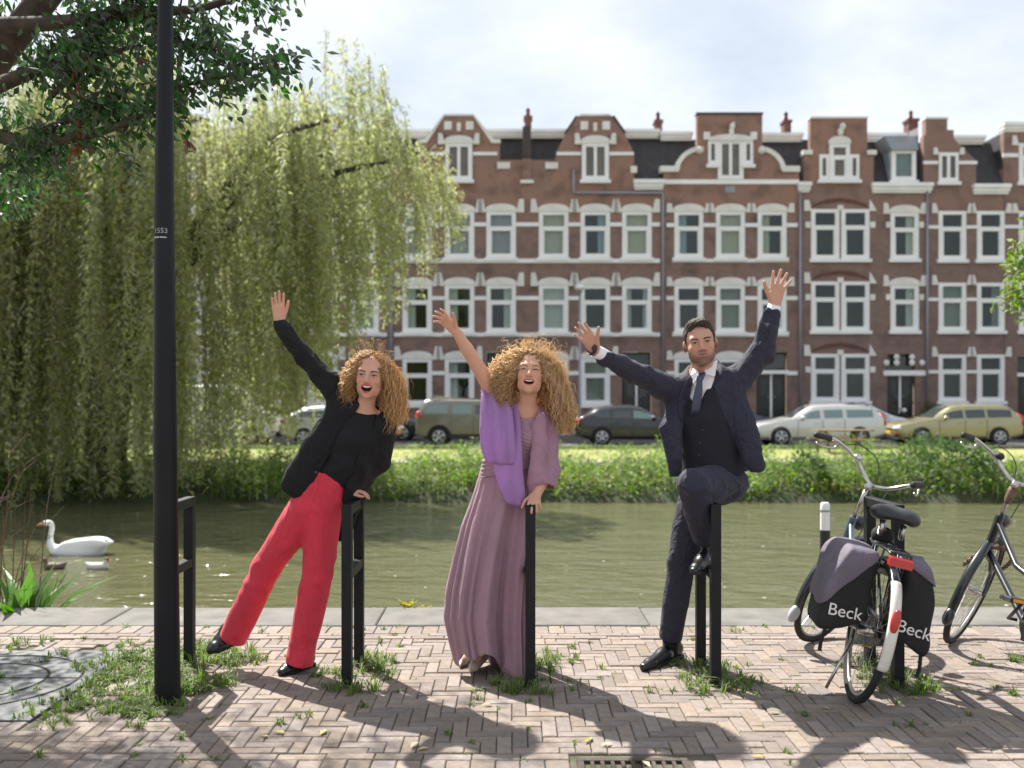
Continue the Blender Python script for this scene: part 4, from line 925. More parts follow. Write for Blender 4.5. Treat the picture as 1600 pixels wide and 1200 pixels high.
    v.chain([P(843,652,5.13),P(842,690,5.09),P(838,735,5.08),P(836,778,5.10)],[.036,.046,.044,.040],.04,nrm((0,1,0)),.7); v.chain([P(790,650,5.26),P(825,653,5.30)],[.06,.07],.04)
    v.plane_cut(P(860,757,5.12),nrm(np.array((-.25,-.15,-1))),.004) if False else None
    v.cone(P(853,756,5.12),P(843,792,5.04),.042,.070,0,'cut'); v.cone(P(822,620,5.14),P(822,650,5.15),.064,.056,.01,'cut')
    def cutv(X,Y,Z):
        a0,a1 = P(829,640,5.1),P(812,790,5.1); l = (X-a0[0])*(a1[2]-a0[2])-(Z-a0[2])*(a1[0]-a0[0]); l = l/np.hypot(a1[2]-a0[2],a1[0]-a0[0]); return np.maximum(-l-.0,Y-5.2)
    v.apply(cutv,(-.4,4.8,.8),(.3,5.25,1.5),.006,'cut')
    v.displace(lambda X,Y,Z: -.010*creases(21,1.5)(X,Y,Z)+.0010*np.sin(X*420+Z*160)); v.build('shawl',M['shawl_shaded'],root)
    # shawl: panels falling from the raised shoulder, sun glow put into their lilac
    def sheet(edges, d, am, m, name, npl=5):
        """edges: (y, xl, xr) in pixels at depth d -> pleated hanging cloth"""
        ys_ = np.linspace(edges[0][0],edges[-1][0],34); A = []
        for yy in ys_:
            xl = np.interp(yy,[e[0] for e in edges],[e[1] for e in edges]); xr = np.interp(yy,[e[0] for e in edges],[e[2] for e in edges]); dd = np.interp(yy,[e[0] for e in edges],d if hasattr(d,'__len__') else [d]*len(edges))
            A.append([P(xl+(xr-xl)*t_,yy+6*t_*math.sin(t_*3),dd)+np.array((0,-am*math.sin(math.pi*t_)-am*.55*math.sin(t_*npl*6.28+yy*.01),0)) for t_ in np.linspace(0,1,40)])
        o = MB().loft(A,cap=False,closed=False).build(name,m,root,True); s_ = o.modifiers.new('thickness','SOLIDIFY'); s_.thickness = .008; s_.offset = 0; return o
    sheet([(586,757,766),(610,753,782),(640,751,800),(670,750,803),(700,752,806),(722,760,807)],[5.19,5.16,5.10,5.06,5.05,5.06],.018,M['shawl_sunlit'],'shawl',2.4)
    sheet([(628,782,808),(660,784,813),(700,778,815),(735,772,816),(762,780,819),(787,793,821)],[5.16,5.11,5.07,5.06,5.06,5.07],.016,M['shawl_sunlit'],'shawl',1.3)
    # shoes
    shoe(root,G(738,1019)+np.array((0,.02,.0)),G(718,1047),M['nude'],.05,.034,.055,'pump',sole=False,pointed=True,tall=False); shoe(root,G(768,1035)+np.array((0,.02,.0)),G(733,1055),M['nude'],.05,.034,.055,'pump',sole=False,pointed=True,tall=False)
    # hair
    vi = Vox(hc_-.33,hc_+.33,.006); vi.ell(hc_+R@np.array((0,-.022,.036)),(.085*sc,.098*sc,.094*sc),R)
    vi.chain([P(806,572,5.16),P(786,600,5.18),P(781,625,5.19),P(790,650,5.19)],[.055,.07,.055,.03],.04); vi.chain([P(840,585,5.24),P(846,620,5.27),P(852,652,5.28)],[.04,.045,.04],.03); vi.chain([P(846,572,5.17),P(866,612,5.2),P(880,655,5.22),P(884,668,5.22)],[.055,.070,.062,.03],.05)
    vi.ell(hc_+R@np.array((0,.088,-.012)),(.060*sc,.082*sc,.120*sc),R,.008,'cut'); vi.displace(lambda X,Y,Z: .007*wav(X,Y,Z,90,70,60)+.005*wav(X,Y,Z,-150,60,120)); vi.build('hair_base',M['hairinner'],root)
    rt,q = scalp(3400,hc_,R,sc); n = len(rt); right = q[:,0] < .004; e = np.zeros((n,3))
    for i in range(n):
        dd = 5.18+RNG.uniform(-.09,.10); tt = RNG.uniform(.05,1)**.75
        if right[i]: px = np.interp(tt,[0,.2,.5,.8,1],[850,866,877,884,880])+RNG.normal()*8; py = 566+tt*116
        else: px = np.interp(tt,[0,.25,.5,.8,1],[794,776,774,783,792])+RNG.normal()*8; py = 566+tt*86
        e[i] = P(px,py,dd)
    curls(root,'hair',M['hairpale'],rt[::2],e[::2],hc_,R,sc,.0020,(5,8),(.007,.012),bulge=.030,K=44); curls(root,'fine_hair',M['hairpale'],rt[1::2],e[1::2],hc_,R,sc,.0011,(4,9),(.005,.012),bulge=.042,K=38)
    rt2,q2 = scalp(240,hc_,R,sc,zmin=.0); e2 = rt2+(rt2-hc_)*np.array((1.5,.6,.5))*RNG.uniform(.3,.8,(len(rt2),1))+RNG.normal(size=(len(rt2),3))*.03+np.array((.02,0,-.02))
    curls(root,'flyaway_hair',M['hairpale'],rt2,e2,hc_,R,sc,.0007,(2,6),(.005,.014),bulge=.05)
    fin(root,(-.15,5.25,0)); return root
# ------------------------------------------------------------------ man in suit
def man_suit():
    root = empty('person'); tag(root,'bearded man in navy three piece suit sitting on a rack with both arms raised','person','three people posing on the quay')
    hc_ = P(1094,537,5.20); R = frame((-.13,-1,.02),(-.14,0,1)); sc = 1.04
    neck = P(1099,590,5.30); chest = P(1100,650,5.3); belly = P(1110,710,5.3); pel = P(1120,748,5.32)
    shL = P(1056,612,5.3); elL = P(990,581,5.12); wrL = P(931,549,4.98); shR = P(1149,597,5.32); elR = P(1192,543,5.31); wrR = P(1210,478,5.28)
    v = Vox((.26,4.75,.75),(1.60,5.52,2.30),.0044)
    head_sdf(v,hc_,R,sc,mouth=0.0,nose=1.1,jaw=1.0,neck_to=neck,neck_r=.056)
    v.chain([neck,chest,belly,pel],[.055,.09,.09,.09],.04,np.array((1.,0,0)),1.4); v.chain([neck,shL],[.05,.045],.03); v.chain([neck,shR],[.05,.045],.03)
    v.chain([shL,elL,wrL],[.045,.038,.026],.01); v.chain([shR,elR,wrR],[.045,.038,.026],.01)
    y = nrm((-.52,-.22,.80)); z = nrm((0,-1,-.25)); z = nrm(z-y*(y@z)); x = np.cross(y,z); hand_sdf(v,wrL+y*.006,np.stack([x,y,z],1),curl=(.13,.12,.14,.18),spread=(-.02,-.10,-.20,-.38),thumb=(.55,-.1),sc=1.0)
    y = nrm((.17,-.05,.98)); z = nrm((0,-1,0)); z = nrm(z-y*(y@z)); x = -np.cross(y,z); hand_sdf(v,wrR+y*.008,np.stack([x,y,z],1),curl=(.05,.04,.05,.08),spread=(.10,-.10,-.28,-.50),thumb=(.75,.15),sc=1.10)
    b = v.build('body',M['skinM'],root); tint_head(b,hc_,R,sc,0.0,True); face_parts(root,v,hc_,R,sc,0.0,M['brow_dark'],.75,brow_r=.0038)
    # short hair
    v = Vox(hc_-.2,hc_+.2,.004); T = lambda p: hc_+R@(np.asarray(p,float)*sc)
    v.ell(T((0,-.016,.034)),np.array((.0795,.100,.0945))*sc,R); v.ell(T((.0,.03,.098)),np.array((.05,.05,.026))*sc,R,.02)
    def hl(X,Y,Z):
        q0,q1,q2 = [(X-hc_[0])*R[0,i]+(Y-hc_[1])*R[1,i]+(Z-hc_[2])*R[2,i] for i in range(3)]; q0,q1,q2 = q0/sc,q1/sc,q2/sc
        line = np.where(q1 > .048, .073+.010*np.cos(q0*55), np.where(q1 > .002,-.028+ (q1-.002)*1.2,-.055-(.002-q1)*.25)); side = np.where((q1 > .028)&(q1 <= .048),.03+(q1-.028)*2.1,line)
        line = np.where((q1 > .028)&(q1 <= .048),side,line); return (q2-line)*.6
    v.apply(hl,hc_-.25,hc_+.25,.004,'cut'); 
    for s_ in (-1,1): v.ell(T((s_*.08,-.006,-.012)),np.array((.014,.022,.034))*sc,R,.004,'cut')
    v.displace(lambda X,Y,Z: .0018*wav(X,Y,Z,300,80,120)+.0014*wav(X,Y,Z,-180,200,250)); v.build('hair',M['hairdark'],root)
    # shirt: collar, front, cuffs
    v = Vox((.70,4.95,1.25),(1.35,5.5,1.75),.004)
    v.chain([P(1099,586,5.3),P(1099,604,5.3),P(1099,625,5.3),P(1100,665,5.29)],[.066,.078,.090,.080],.03,np.array((1.,0,0)),1.22)
    v.plane_cut(P(1099,581,5.3),(-.1,-.3,1),.004); v.build('shirt',M['shirt'],root)
    v2 = Vox((.75,5.0,1.45),(1.3,5.5,1.75),.0035); v2.chain([P(1100,597,5.30),P(1097,574,5.285)],[.071,.064],.0); v2.cone(P(1100,607,5.30),P(1097,560,5.28),.062,.056,.0,'cut')
    v2.plane_cut(P(1097,579,5.29),(.05,-.35,1)); v2.plane_cut(P(1100,603,5.3),(0,.1,-1))
    v2.cone(P(1095,602,5.15),P(1096,584,5.18),.030,.004,0,'cut'); v2.build('collar',M['shirt'],root)
    def slab(name,pts,m,th=.006):
        """thin stiff cloth piece through picture points (px,py,depth)"""
        A = [P(*q) for q in pts]; n = len(A); V = A+[q+np.array((0,th,0)) for q in A]; F = [tuple(range(n)),tuple(range(2*n-1,n-1,-1))]+[(i,(i+1)%n,n+(i+1)%n,n+i)[::-1] for i in range(n)]; return MB().add(V,F).build(name,m,root)
    slab('shirt_front',[(1086,584,5.215),(1114,580,5.215),(1116,592,5.205),(1111,606,5.205),(1098,616,5.215),(1088,612,5.21),(1083,598,5.205)],M['shirt'],.02)
    slab('collar_point',[(1121,563,5.245),(1117,588,5.19),(1099,584,5.185),(1103,574,5.215)],M['shirt']); slab('collar_point',[(1084,571,5.245),(1090,580,5.20),(1093,584,5.185),(1085,597,5.185),(1079,586,5.21)],M['shirt'])
    m_ = MB(); rg = []
    for (px,py,w,dd) in ((1096,582,4.5,5.19),(1096,584,7,5.18),(1094.5,590,6.6,5.172),(1093,597,4.6,5.172),(1092.5,600,5.0,5.175),(1091,612,6.8,5.172),(1088.5,628,7.6,5.178),(1087,640,8,5.185),(1086,648,8,5.20)):
        cc_ = P(px,py,dd); ww = w/FPX*dd; rg.append([cc_+np.array((ww*math.cos(a),.010*math.sin(a),ww*.25*math.cos(a))) for a in np.linspace(0,2*math.pi,14,endpoint=False)])
    m_.loft(rg).build('tie',M['tie'],root,True)
    for a,b_,r in ((wrL,elL,.034),(wrR,elR,.034)):
        m_ = MB(); d_ = nrm(b_-a); m_.tube([a+d_*(-.005),a+d_*.03,a+d_*.10],[r,r*1.02,r],20,cap=False); o = m_.build('cuff',M['shirt'],root,True); s_ = o.modifiers.new('thickness','SOLIDIFY'); s_.thickness = .004
    d_ = nrm(wrL-elL); m_ = MB(); m_.tube([wrL+d_*(.018),wrL+d_*.036],[.0315,.0305],18,cap=False); w_ = m_.build('watch_strap',M['strap'],root,True); s_ = w_.modifiers.new('thickness','SOLIDIFY'); s_.thickness = .004
    bx_ = wrL+d_*.027+np.array((.01,-.032,.004)); MB().ball(bx_,(.015,.006,.015)).build('watch_face',M['strap'],w_,True)
    # waistcoat
    v = Vox((.65,4.9,.92),(1.45,5.55,1.7),.0045); ux = np.array((1.,0,0))
    v.chain([P(1100,618,5.3),P(1101,655,5.3),P(1110,705,5.3),P(1113,738,5.3)],[.098,.118,.114,.116],.03,ux,1.38)
    a0 = P(1095,641,5.1)
    def vneck(X,Y,Z):
        h = Z-a0[2]; return np.maximum(np.abs(X-(a0[0]-.00*h))-h*.50,Y-5.26)*.8
    v.apply(vneck,(.6,4.8,a0[2]-.02),(1.5,5.3,1.75),.003,'cut')
    n_ = nrm((0,0,-1)); v.plane_cut(P(1110,743,5.25),n_,.004)
    def pts(X,Y,Z):   # notch between the points
        b0 = P(1086,745,5.1); h = Z-b0[2]; return np.maximum(h-.035+np.abs(X-b0[0])*1.1,Y-5.25)
    v.apply(pts,(.6,4.8,.9),(1.5,5.3,1.12),.003,'cut'); v.displace(lambda X,Y,Z: -.004*creases(36,1.3)(X,Y,Z))
    vs = v.build('waistcoat',M['navyvest'],root)
    for (px,py) in ((1097,672),(1094,692),(1089,699) if False else (1092,711),(1088,728)):
        q = P(px,py,5.15); fy = front_y(v,q[0],q[2]) or 5.15; q = P(px,py,fy-.003); MB().ball(q,(.0065,.004,.0065),10,6).build('button',M['button'],vs,True)
    # jacket
    v = Vox((.36,4.72,.95),(1.72,5.66,2.02),.005)
    v.chain([P(1103,607,5.33),P(1103,650,5.34),P(1112,700,5.36),P(1116,730,5.37)],[.110,.140,.138,.140],.04,ux,1.40)
    v.chain([P(1080,602,5.31),P(1054,614,5.3)],[.075,.074],.05); v.chain([P(1118,600,5.31),P(1148,597,5.32)],[.078,.078],.05)
    v.chain([P(1054,614,5.3),P(1022,597,5.21),elL,P(946,559,5.01)],[.074,.066,.055,.044],.03); v.chain([P(1149,597,5.32),P(1172,573,5.315),elR,P(1206,492,5.285)],[.076,.068,.060,.046],.03)
    v.chain([P(1054,640,5.27),P(1048,670,5.22),P(1055,715,5.20),P(1055,742,5.20)],[.045,.058,.048,.030],.05,nrm((0,1,0)),.8)       # left front
    v.chain([P(1150,625,5.25),P(1165,670,5.22),P(1176,715,5.20),P(1182,728,5.20)],[.06,.062,.055,.045],.05,nrm((0,1,0)),.62)       # right front, swinging out
    v.cone(elR+np.array((.01,0,-.03)),elR+np.array((.02,0,-.055)),.05,.035,.03)
    def wedge(X,Y,Z):
        zz = [P(0,p,5.15)[2] for p in (742,700,665,640,610,585)]; xl = [P(p,0,5.15)[0] for p in (1066,1067,1072,1078,1084,1088)]; xr = [P(p,0,5.15)[0] for p in (1166,1152,1139,1126,1115,1112)]
        L_ = np.interp(Z,zz,xl) if zz[0] < zz[-1] else 0; R_ = np.interp(Z,zz,xr); return np.maximum(np.maximum(L_-X,X-R_)*.9,Y-5.30)
    v.apply(wedge,(.4,4.7,.9),(1.7,5.4,1.72),.005,'cut')
    v.cone(P(1099,600,5.29),P(1095,555,5.26),.078,.074,.01,'cut'); v.chain([P(1072,600,5.27),P(1081,580,5.33),P(1098,574,5.38),P(1117,570,5.35),P(1127,584,5.27)],[.030,.030,.030,.030,.034],.02)
    v.plane_cut(P(1115,738,5.3),nrm((0.06,0,-1)),.004)
    def wr(X,Y,Z):
        s_ = np.clip((np.abs(X-1.02)-.20)*9,0,1); return -.010*s_*creases(31,2.2)(X,Y,Z)-(1-s_)*.007*creases(32,1.1)(X,Y,Z)
    v.displace(wr); jk = v.build('jacket',M['navy'],root)
    patch(v,'lapel',M['navy'],jk,[(1078,588),(1063,612),(1060,640),(1068,668)],[(1088,590),(1083,615),(1078,645),(1071,672)],5.15,.007,28,6,.009)
    patch(v,'lapel',M['navy'],jk,[(1112,584),(1118,612),(1128,640),(1141,668)],[(1128,570),(1141,600),(1147,630),(1145,668)],5.15,.007,28,6,.009)
    # trousers
    v = Vox((.60,4.72,.04),(1.50,5.72,1.18),.005); h1,k1,a1 = P(1090,772,5.36),P(1064,878,5.36),P(1047,1004,5.46); h2,k2,a2 = P(1134,754,5.33),P(1082,757,4.98),P(1099,842,5.19)
    v.chain([P(1112,735,5.32),P(1118,755,5.34)],[.11,.118],.02,ux,1.25); v.ell(P(1136,752,5.38),(.10,.13,.085),None,.03)
    v.chain([h1,.5*(h1+k1),k1,.5*(k1+a1),a1],[.098,.088,.075,.070,.062],.03); v.chain([h2,.5*(h2+k2),k2],[.105,.094,.078],.03); v.chain([k2,.5*(k2+a2),a2],[.076,.072,.056],.012)
    v.plane_cut(P(0,995,5.46)*np.array((0,1,1))+np.array((.85,0,-.0)),nrm(a1-k1)); v.plane_cut(P(1113,722,5.3),(0,0,1)) if False else None
    def capc(X,Y,Z):
        n2 = nrm(a2-k2); return np.maximum(-((X-a2[0])*n2[0]+(Y-a2[1])*n2[1]+(Z-a2[2])*n2[2]),np.sqrt((X-a2[0])**2+(Y-a2[1])**2+(Z-a2[2])**2)-.09)
    v.apply(capc,a2-.12,a2+.12,0,'cut')
    def wr(X,Y,Z):
        hipz = np.exp(-((Z-.98)/.09)**2); kn = np.exp(-((Z-.55)/.10)**2); return -.011*hipz*creases(33,1.9)(X,Y,Z)-.007*kn*creases(34,1.8)(X,Y,Z)-.004*creases(35,.9,5,(1,1,.3))(X,Y,Z)
    v.displace(wr); tr = v.build('trousers',M['navy'],root)
    # shoes, socks
    g1,g2 = G(1003,1049),G(1066,1026); shoe(root,(g2[0]-.01,g2[1],0),(g1[0],g1[1],0),M['leather'],.085,.043,.018,'shoe')
    m_ = MB(); m_.tube([a1+np.array((0,0,.03)),a1+np.array((.004,0,-.06))],[.045,.040],14); m_.build('sock',M['blacktop'],root,True)
    t2 = P(1084,899,5.00); hl2 = P(1109,884,5.27); shoe(root,hl2,t2,M['leather'],.085,.043,.018,'shoe'); m_ = MB(); m_.tube([a2+np.array((0,0,.03)),hl2+np.array((-.005,-.03,.07))],[.042,.038],14); m_.build('sock',M['blacktop'],root,True)
    fin(root,(.87,5.45,0)); return root
if not globals().get("NOPEOPLE"): woman_red(); woman_mauve(); man_suit()
# ================================================================== HOUSES
FD = 45.7; FS = FD/FPX
fx = lambda px: (px-800)*FS
fz = lambda py: HC+(YH-py)*FS
def brickmat(name, c1, c2, stain):
    m = bpy.data.materials.new(name); m.use_nodes = True; t = m.node_tree; b = t.nodes['Principled BSDF']; b.inputs['Roughness'].default_value = .9
    co = t.nodes.new('ShaderNodeTexCoord'); br = t.nodes.new('ShaderNodeTexBrick'); mp = t.nodes.new('ShaderNodeMapping'); mp.inputs['Rotation'].default_value = (math.radians(-90),0,0)
    t.links.new(co.outputs['Object'],mp.inputs[0]); t.links.new(mp.outputs[0],br.inputs['Vector'])
    br.inputs['Scale'].default_value = 1; br.inputs['Brick Width'].default_value = .22; br.inputs['Row Height'].default_value = .065; br.inputs['Mortar Size'].default_value = .006
    br.inputs['Color1'].default_value = (*c1,1); br.inputs['Color2'].default_value = tuple(x*.78 for x in c1)+(1,); br.inputs['Mortar'].default_value = tuple(x*.8+.03 for x in c1)+(1,)
    n = t.nodes.new('ShaderNodeTexNoise'); n.inputs['Scale'].default_value = .55; n.inputs['Detail'].default_value = 6; n.inputs['Roughness'].default_value = .65; t.links.new(co.outputs['Object'],n.inputs['Vector'])
    sp = t.nodes.new('ShaderNodeSeparateXYZ'); t.links.new(co.outputs['Object'],sp.inputs[0]); mr = t.nodes.new('ShaderNodeMapRange'); mr.inputs['From Min'].default_value = 8.6; mr.inputs['From Max'].default_value = 10.5; mr.inputs['To Min'].default_value = -.25; mr.inputs['To Max'].default_value = .06; t.links.new(sp.outputs['Z'],mr.inputs[0])
    a = t.nodes.new('ShaderNodeMath'); a.operation = 'ADD'; t.links.new(n.outputs['Fac'],a.inputs[0]); t.links.new(mr.outputs[0],a.inputs[1])
    m2 = t.nodes.new('ShaderNodeMapRange'); m2.inputs['From Min'].default_value = .38; m2.inputs['From Max'].default_value = .62; t.links.new(a.outputs[0],m2.inputs[0])
    mx = t.nodes.new('ShaderNodeMix'); mx.data_type = 'RGBA'; t.links.new(m2.outputs[0],mx.inputs[0]); t.links.new(br.outputs['Color'],mx.inputs[6]); mx.inputs[7].default_value = (*c2,1)
    n3 = t.nodes.new('ShaderNodeTexNoise'); n3.inputs['Scale'].default_value = 1.3; n3.inputs['Detail'].default_value = 7; t.links.new(co.outputs['Object'],n3.inputs['Vector']); m3 = t.nodes.new('ShaderNodeMapRange'); m3.inputs['From Min'].default_value = .48; m3.inputs['From Max'].default_value = .75; m3.inputs['To Max'].default_value = stain; t.links.new(n3.outputs['Fac'],m3.inputs[0])
    mx2 = t.nodes.new('ShaderNodeMix'); mx2.data_type = 'RGBA'; t.links.new(m3.outputs[0],mx2.inputs[0]); t.links.new(mx.outputs[2],mx2.inputs[6]); mx2.inputs[7].default_value = (.06,.042,.04,1)
    t.links.new(mx2.outputs[2],b.inputs['Base Color']); return m
M['fbrick'] = brickmat('facade_brick',(.258,.165,.138),(.305,.175,.130),.7); M['fbrick2'] = brickmat('facade_brick_brown',(.242,.160,.136),(.262,.162,.130),.5)
M['wpaint'] = mat('white_paint',(.86,.86,.85),.6,var=.12,vscale=1.2); M['cream'] = mat('cream_stone',(.80,.78,.73),.75,var=.2,vscale=1.5)
M['slate'] = mat('slate_roof',(.052,.048,.052),.7,var=.4,vscale=3,bump=.4,bscale=8); M['lead'] = mat('lead_grey',(.30,.33,.37),.55,var=.2,vscale=2); M['zinc'] = mat('zinc_pipe',(.30,.31,.37),.45,metal=.4)
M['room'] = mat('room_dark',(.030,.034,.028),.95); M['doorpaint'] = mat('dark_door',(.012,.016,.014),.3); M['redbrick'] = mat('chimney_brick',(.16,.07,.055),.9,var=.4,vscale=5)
M['soot'] = mat('sooty_brick',(.085,.068,.064),.9,var=.3,vscale=4); M['curtw'] = mat('white_curtain',(.62,.63,.62),.9); M['curtc'] = mat('cream_curtain',(.55,.52,.42),.9); M['curtb'] = mat('blue_grey_blind',(.34,.42,.50),.8); M['curtl'] = mat('lilac_grey_curtain',(.42,.40,.44),.9); M['curtg'] = mat('green_grey_curtain',(.25,.28,.24),.9)
gm = bpy.data.materials.new('window_glass'); gm.use_nodes = True; _t = gm.node_tree; _t.nodes.clear(); _o = _t.nodes.new('ShaderNodeOutputMaterial'); _tr = _t.nodes.new('ShaderNodeBsdfTransparent'); _tr.inputs[0].default_value = (.82,.86,.84,1); _gl = _t.nodes.new('ShaderNodeBsdfGlossy'); _gl.inputs['Roughness'].default_value = .02; _gl.inputs[0].default_value = (.75,.8,.8,1); _mx = _t.nodes.new('ShaderNodeMixShader'); _mx.inputs[0].default_value = .042
_t.links.new(_tr.outputs[0],_mx.inputs[1]); _t.links.new(_gl.outputs[0],_mx.inputs[2]); _t.links.new(_mx.outputs[0],_o.inputs[0]); M['glass'] = gm
def arch(w, z0, rise, n=12):
    """points of a segmental arch from +w/2 to -w/2 over height z0"""
    return [(w/2*math.cos(math.pi*k/n), z0+rise*math.sin(math.pi*k/n)) for k in range(n+1)]
def wavy(x0,x1,z0,z1,y,amp=.03,nf=6):
    n = 26; V = []; F = []
    for k in range(n+1):
        x = x0+(x1-x0)*k/n; yy = y+amp*math.sin(k/n*nf*6.28); V += [(x,yy,z0),(x,yy,z1)]
    for k in range(n): F.append((2*k,2*k+2,2*k+3,2*k+1))
    return V,F
_win_cache = {}
def make_window(w, h, head, mull=False, arch_rise=.32, blocks=True, sill=True, transom=True, fr=.19):
    """house window, local origin at the sill centre on the wall face; head: 'arch' or 'flat'"""
    key = (round(w,2),round(h,2),head,mull,blocks,sill,transom)
    r = MB(); zt = h-(arch_rise+.05 if head == 'arch' else .0); yb = .10; y0 = -.03
    r.box(-w/2,-w/2+fr,y0,yb,.16,zt).box(w/2-fr,w/2,y0,yb,.16,zt).box(-w/2+fr,w/2-fr,y0+.01,yb,.16,.34).box(-w/2+fr,w/2-fr,y0+.01,yb,zt-.16,zt)
    ztr = zt*.655
    if transom: r.box(-w/2+fr,w/2-fr,y0+.01,yb,ztr-.10,ztr+.10).box(-w/2+fr,-w/2+fr+.06,y0+.03,yb,.34,ztr-.1).box(w/2-fr-.06,w/2-fr,y0+.03,yb,.34,ztr-.1)
    if mull: r.box(-.07,.07,y0+.015,yb,.34,zt-.16)
    return dict(frame=r,w=w,h=h,zt=zt,ztr=ztr,fr=fr,head=head,rise=arch_rise,blocks=blocks,sill=sill,transom=transom,mull=mull)
def place_window(house, px, sill_py, wpx, hpx, head='arch', curtain=None, mull=False, blocks=True, sill=True, transom=True, yoff=0.0, room=True, bl=(.30,.62), cside=0):
    w = wpx*FS; h = hpx*FS; key = (wpx,hpx,head,mull,blocks,sill,transom,room,bl)
    X,Z = fx(px),fz(sill_py); loc = (X-house.location.x,yoff,Z-house.location.z)
    if key in _win_cache:
        src = _win_cache[key]; o = src.copy(); COL.objects.link(o); o.parent = house
        for ch in src.children:
            if ch.get('curt'): continue
            c = ch.copy(); COL.objects.link(c); c.parent = o
        d = _win_cache[key+('d',)]
    else:
        d = make_window(w,h,head,mull,blocks=blocks,sill=sill,transom=transom,fr=.19 if wpx > 30 else .13); o = d['frame'].build('window',M['wpaint'],house)
        fr,zt,ztr = d['fr'],d['zt'],d['ztr']
        if transom:
            MB().box(-w/2+fr,w/2-fr,.045,.055,.34,ztr-.1).build('pane',M['glass'],o); MB().box(-w/2+fr,w/2-fr,.035,.045,ztr+.1,zt-.16).build('pane',M['glass'],o)
        elif mull:
            MB().box(-w/2+fr,-.07,.04,.05,.34,zt-.16).build('pane',M['glass'],o); MB().box(.07,w/2-fr,.04,.05,.34,zt-.16).build('pane',M['glass'],o)
        else: MB().box(-w/2+fr,w/2-fr,.04,.05,.34,zt-.16).build('pane',M['glass'],o)
        if head == 'arch':
            m_ = MB(); m_.prism([(-w/2-.04,zt+.001)]+[(w/2+.04,zt+.001)]+arch(w+.08,zt+.10,d['rise']*.8),-.06,.05); m_.build('lintel',M['cream'],o)
        if sill: m_ = MB(); m_.box(-w/2-.09,w/2+.09,-.13,.06,.0,.155); m_.build('sill',M['wpaint'],o)
        if blocks:
            bw,bh = bl; zb = h-.42 if head == 'arch' else h-.1
            for s_ in (-1,1):
                m_ = MB(); x0 = s_*(w/2+.02); x1 = s_*(w/2+.02+bw*1.15); p = [(x0,zb),(x1+s_*.02,zb),(x1,zb+bh),(x0+s_*bw*.45,zb+bh)] if s_ > 0 else [(x1+s_*.02,zb),(x0,zb),(x0+s_*bw*.45,zb+bh),(x1,zb+bh)]
                m_.prism(p,-.07,.03); m_.build('corner_block',M['cream'],o)
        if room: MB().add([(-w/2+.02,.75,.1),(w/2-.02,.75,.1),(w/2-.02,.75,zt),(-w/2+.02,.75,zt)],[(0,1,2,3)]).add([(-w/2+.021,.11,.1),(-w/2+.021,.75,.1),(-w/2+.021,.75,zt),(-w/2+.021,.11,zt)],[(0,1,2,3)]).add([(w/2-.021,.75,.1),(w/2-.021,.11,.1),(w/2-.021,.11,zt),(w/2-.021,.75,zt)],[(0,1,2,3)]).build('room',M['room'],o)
        _win_cache[key] = o; _win_cache[key+('d',)] = d
    o.location = loc
    if curtain:
        kind,part = curtain; x0,x1 = -w/2+d['fr']*.7,w/2-d['fr']*.7
        if part == 'full': segs = [(x0,x1)]
        elif part == 'sides': segs = [(x0,x0+(x1-x0)*.27),(x1-(x1-x0)*.22,x1)]
        elif part == 'left': segs = [(x0,x0+(x1-x0)*.42)]
        else: segs = [(x1-(x1-x0)*.38,x1)]
        z0 = .3 if part != 'half' else d['h']*.35
        for a,b_ in segs:
            m_ = MB(); m_.add(*wavy(a,b_,z0,d['zt']-.12,.16,.02,max(2,(b_-a)*6))); c = m_.build('curtain',M[kind],o,True); c['curt'] = 1
    return o
def wall_cells(x0,x1,z0,z1,holes,y=0.0,rev=.13):
    """flat wall with rectangular openings and their reveals"""
    xs_ = sorted(set([x0,x1]+[h[0] for h in holes]+[h[1] for h in holes])); zs_ = sorted(set([z0,z1]+[h[2] for h in holes]+[h[3] for h in holes])); m_ = MB()
    for i in range(len(xs_)-1):
        for k in range(len(zs_)-1):
            a,b_,c,d = xs_[i],xs_[i+1],zs_[k],zs_[k+1]; mx_,mz_ = (a+b_)/2,(c+d)/2
            if any(h[0] < mx_ < h[1] and h[2] < mz_ < h[3] for h in holes): continue
            m_.add([(a,y,c),(b_,y,c),(b_,y,d),(a,y,d)],[(0,1,2,3)])
    for h in holes:
        a,b_,c,d = h; m_.add([(a,y,c),(a,y+rev,c),(a,y+rev,d),(a,y,d)],[(0,1,2,3)]).add([(b_,y,c),(b_,y,d),(b_,y+rev,d),(b_,y+rev,c)],[(0,1,2,3)]).add([(a,y,d),(a,y+rev,d),(b_,y+rev,d),(b_,y,d)],[(0,1,2,3)]).add([(a,y,c),(b_,y,c),(b_,y+rev,c),(a,y+rev,c)],[(0,1,2,3)])
    return m_
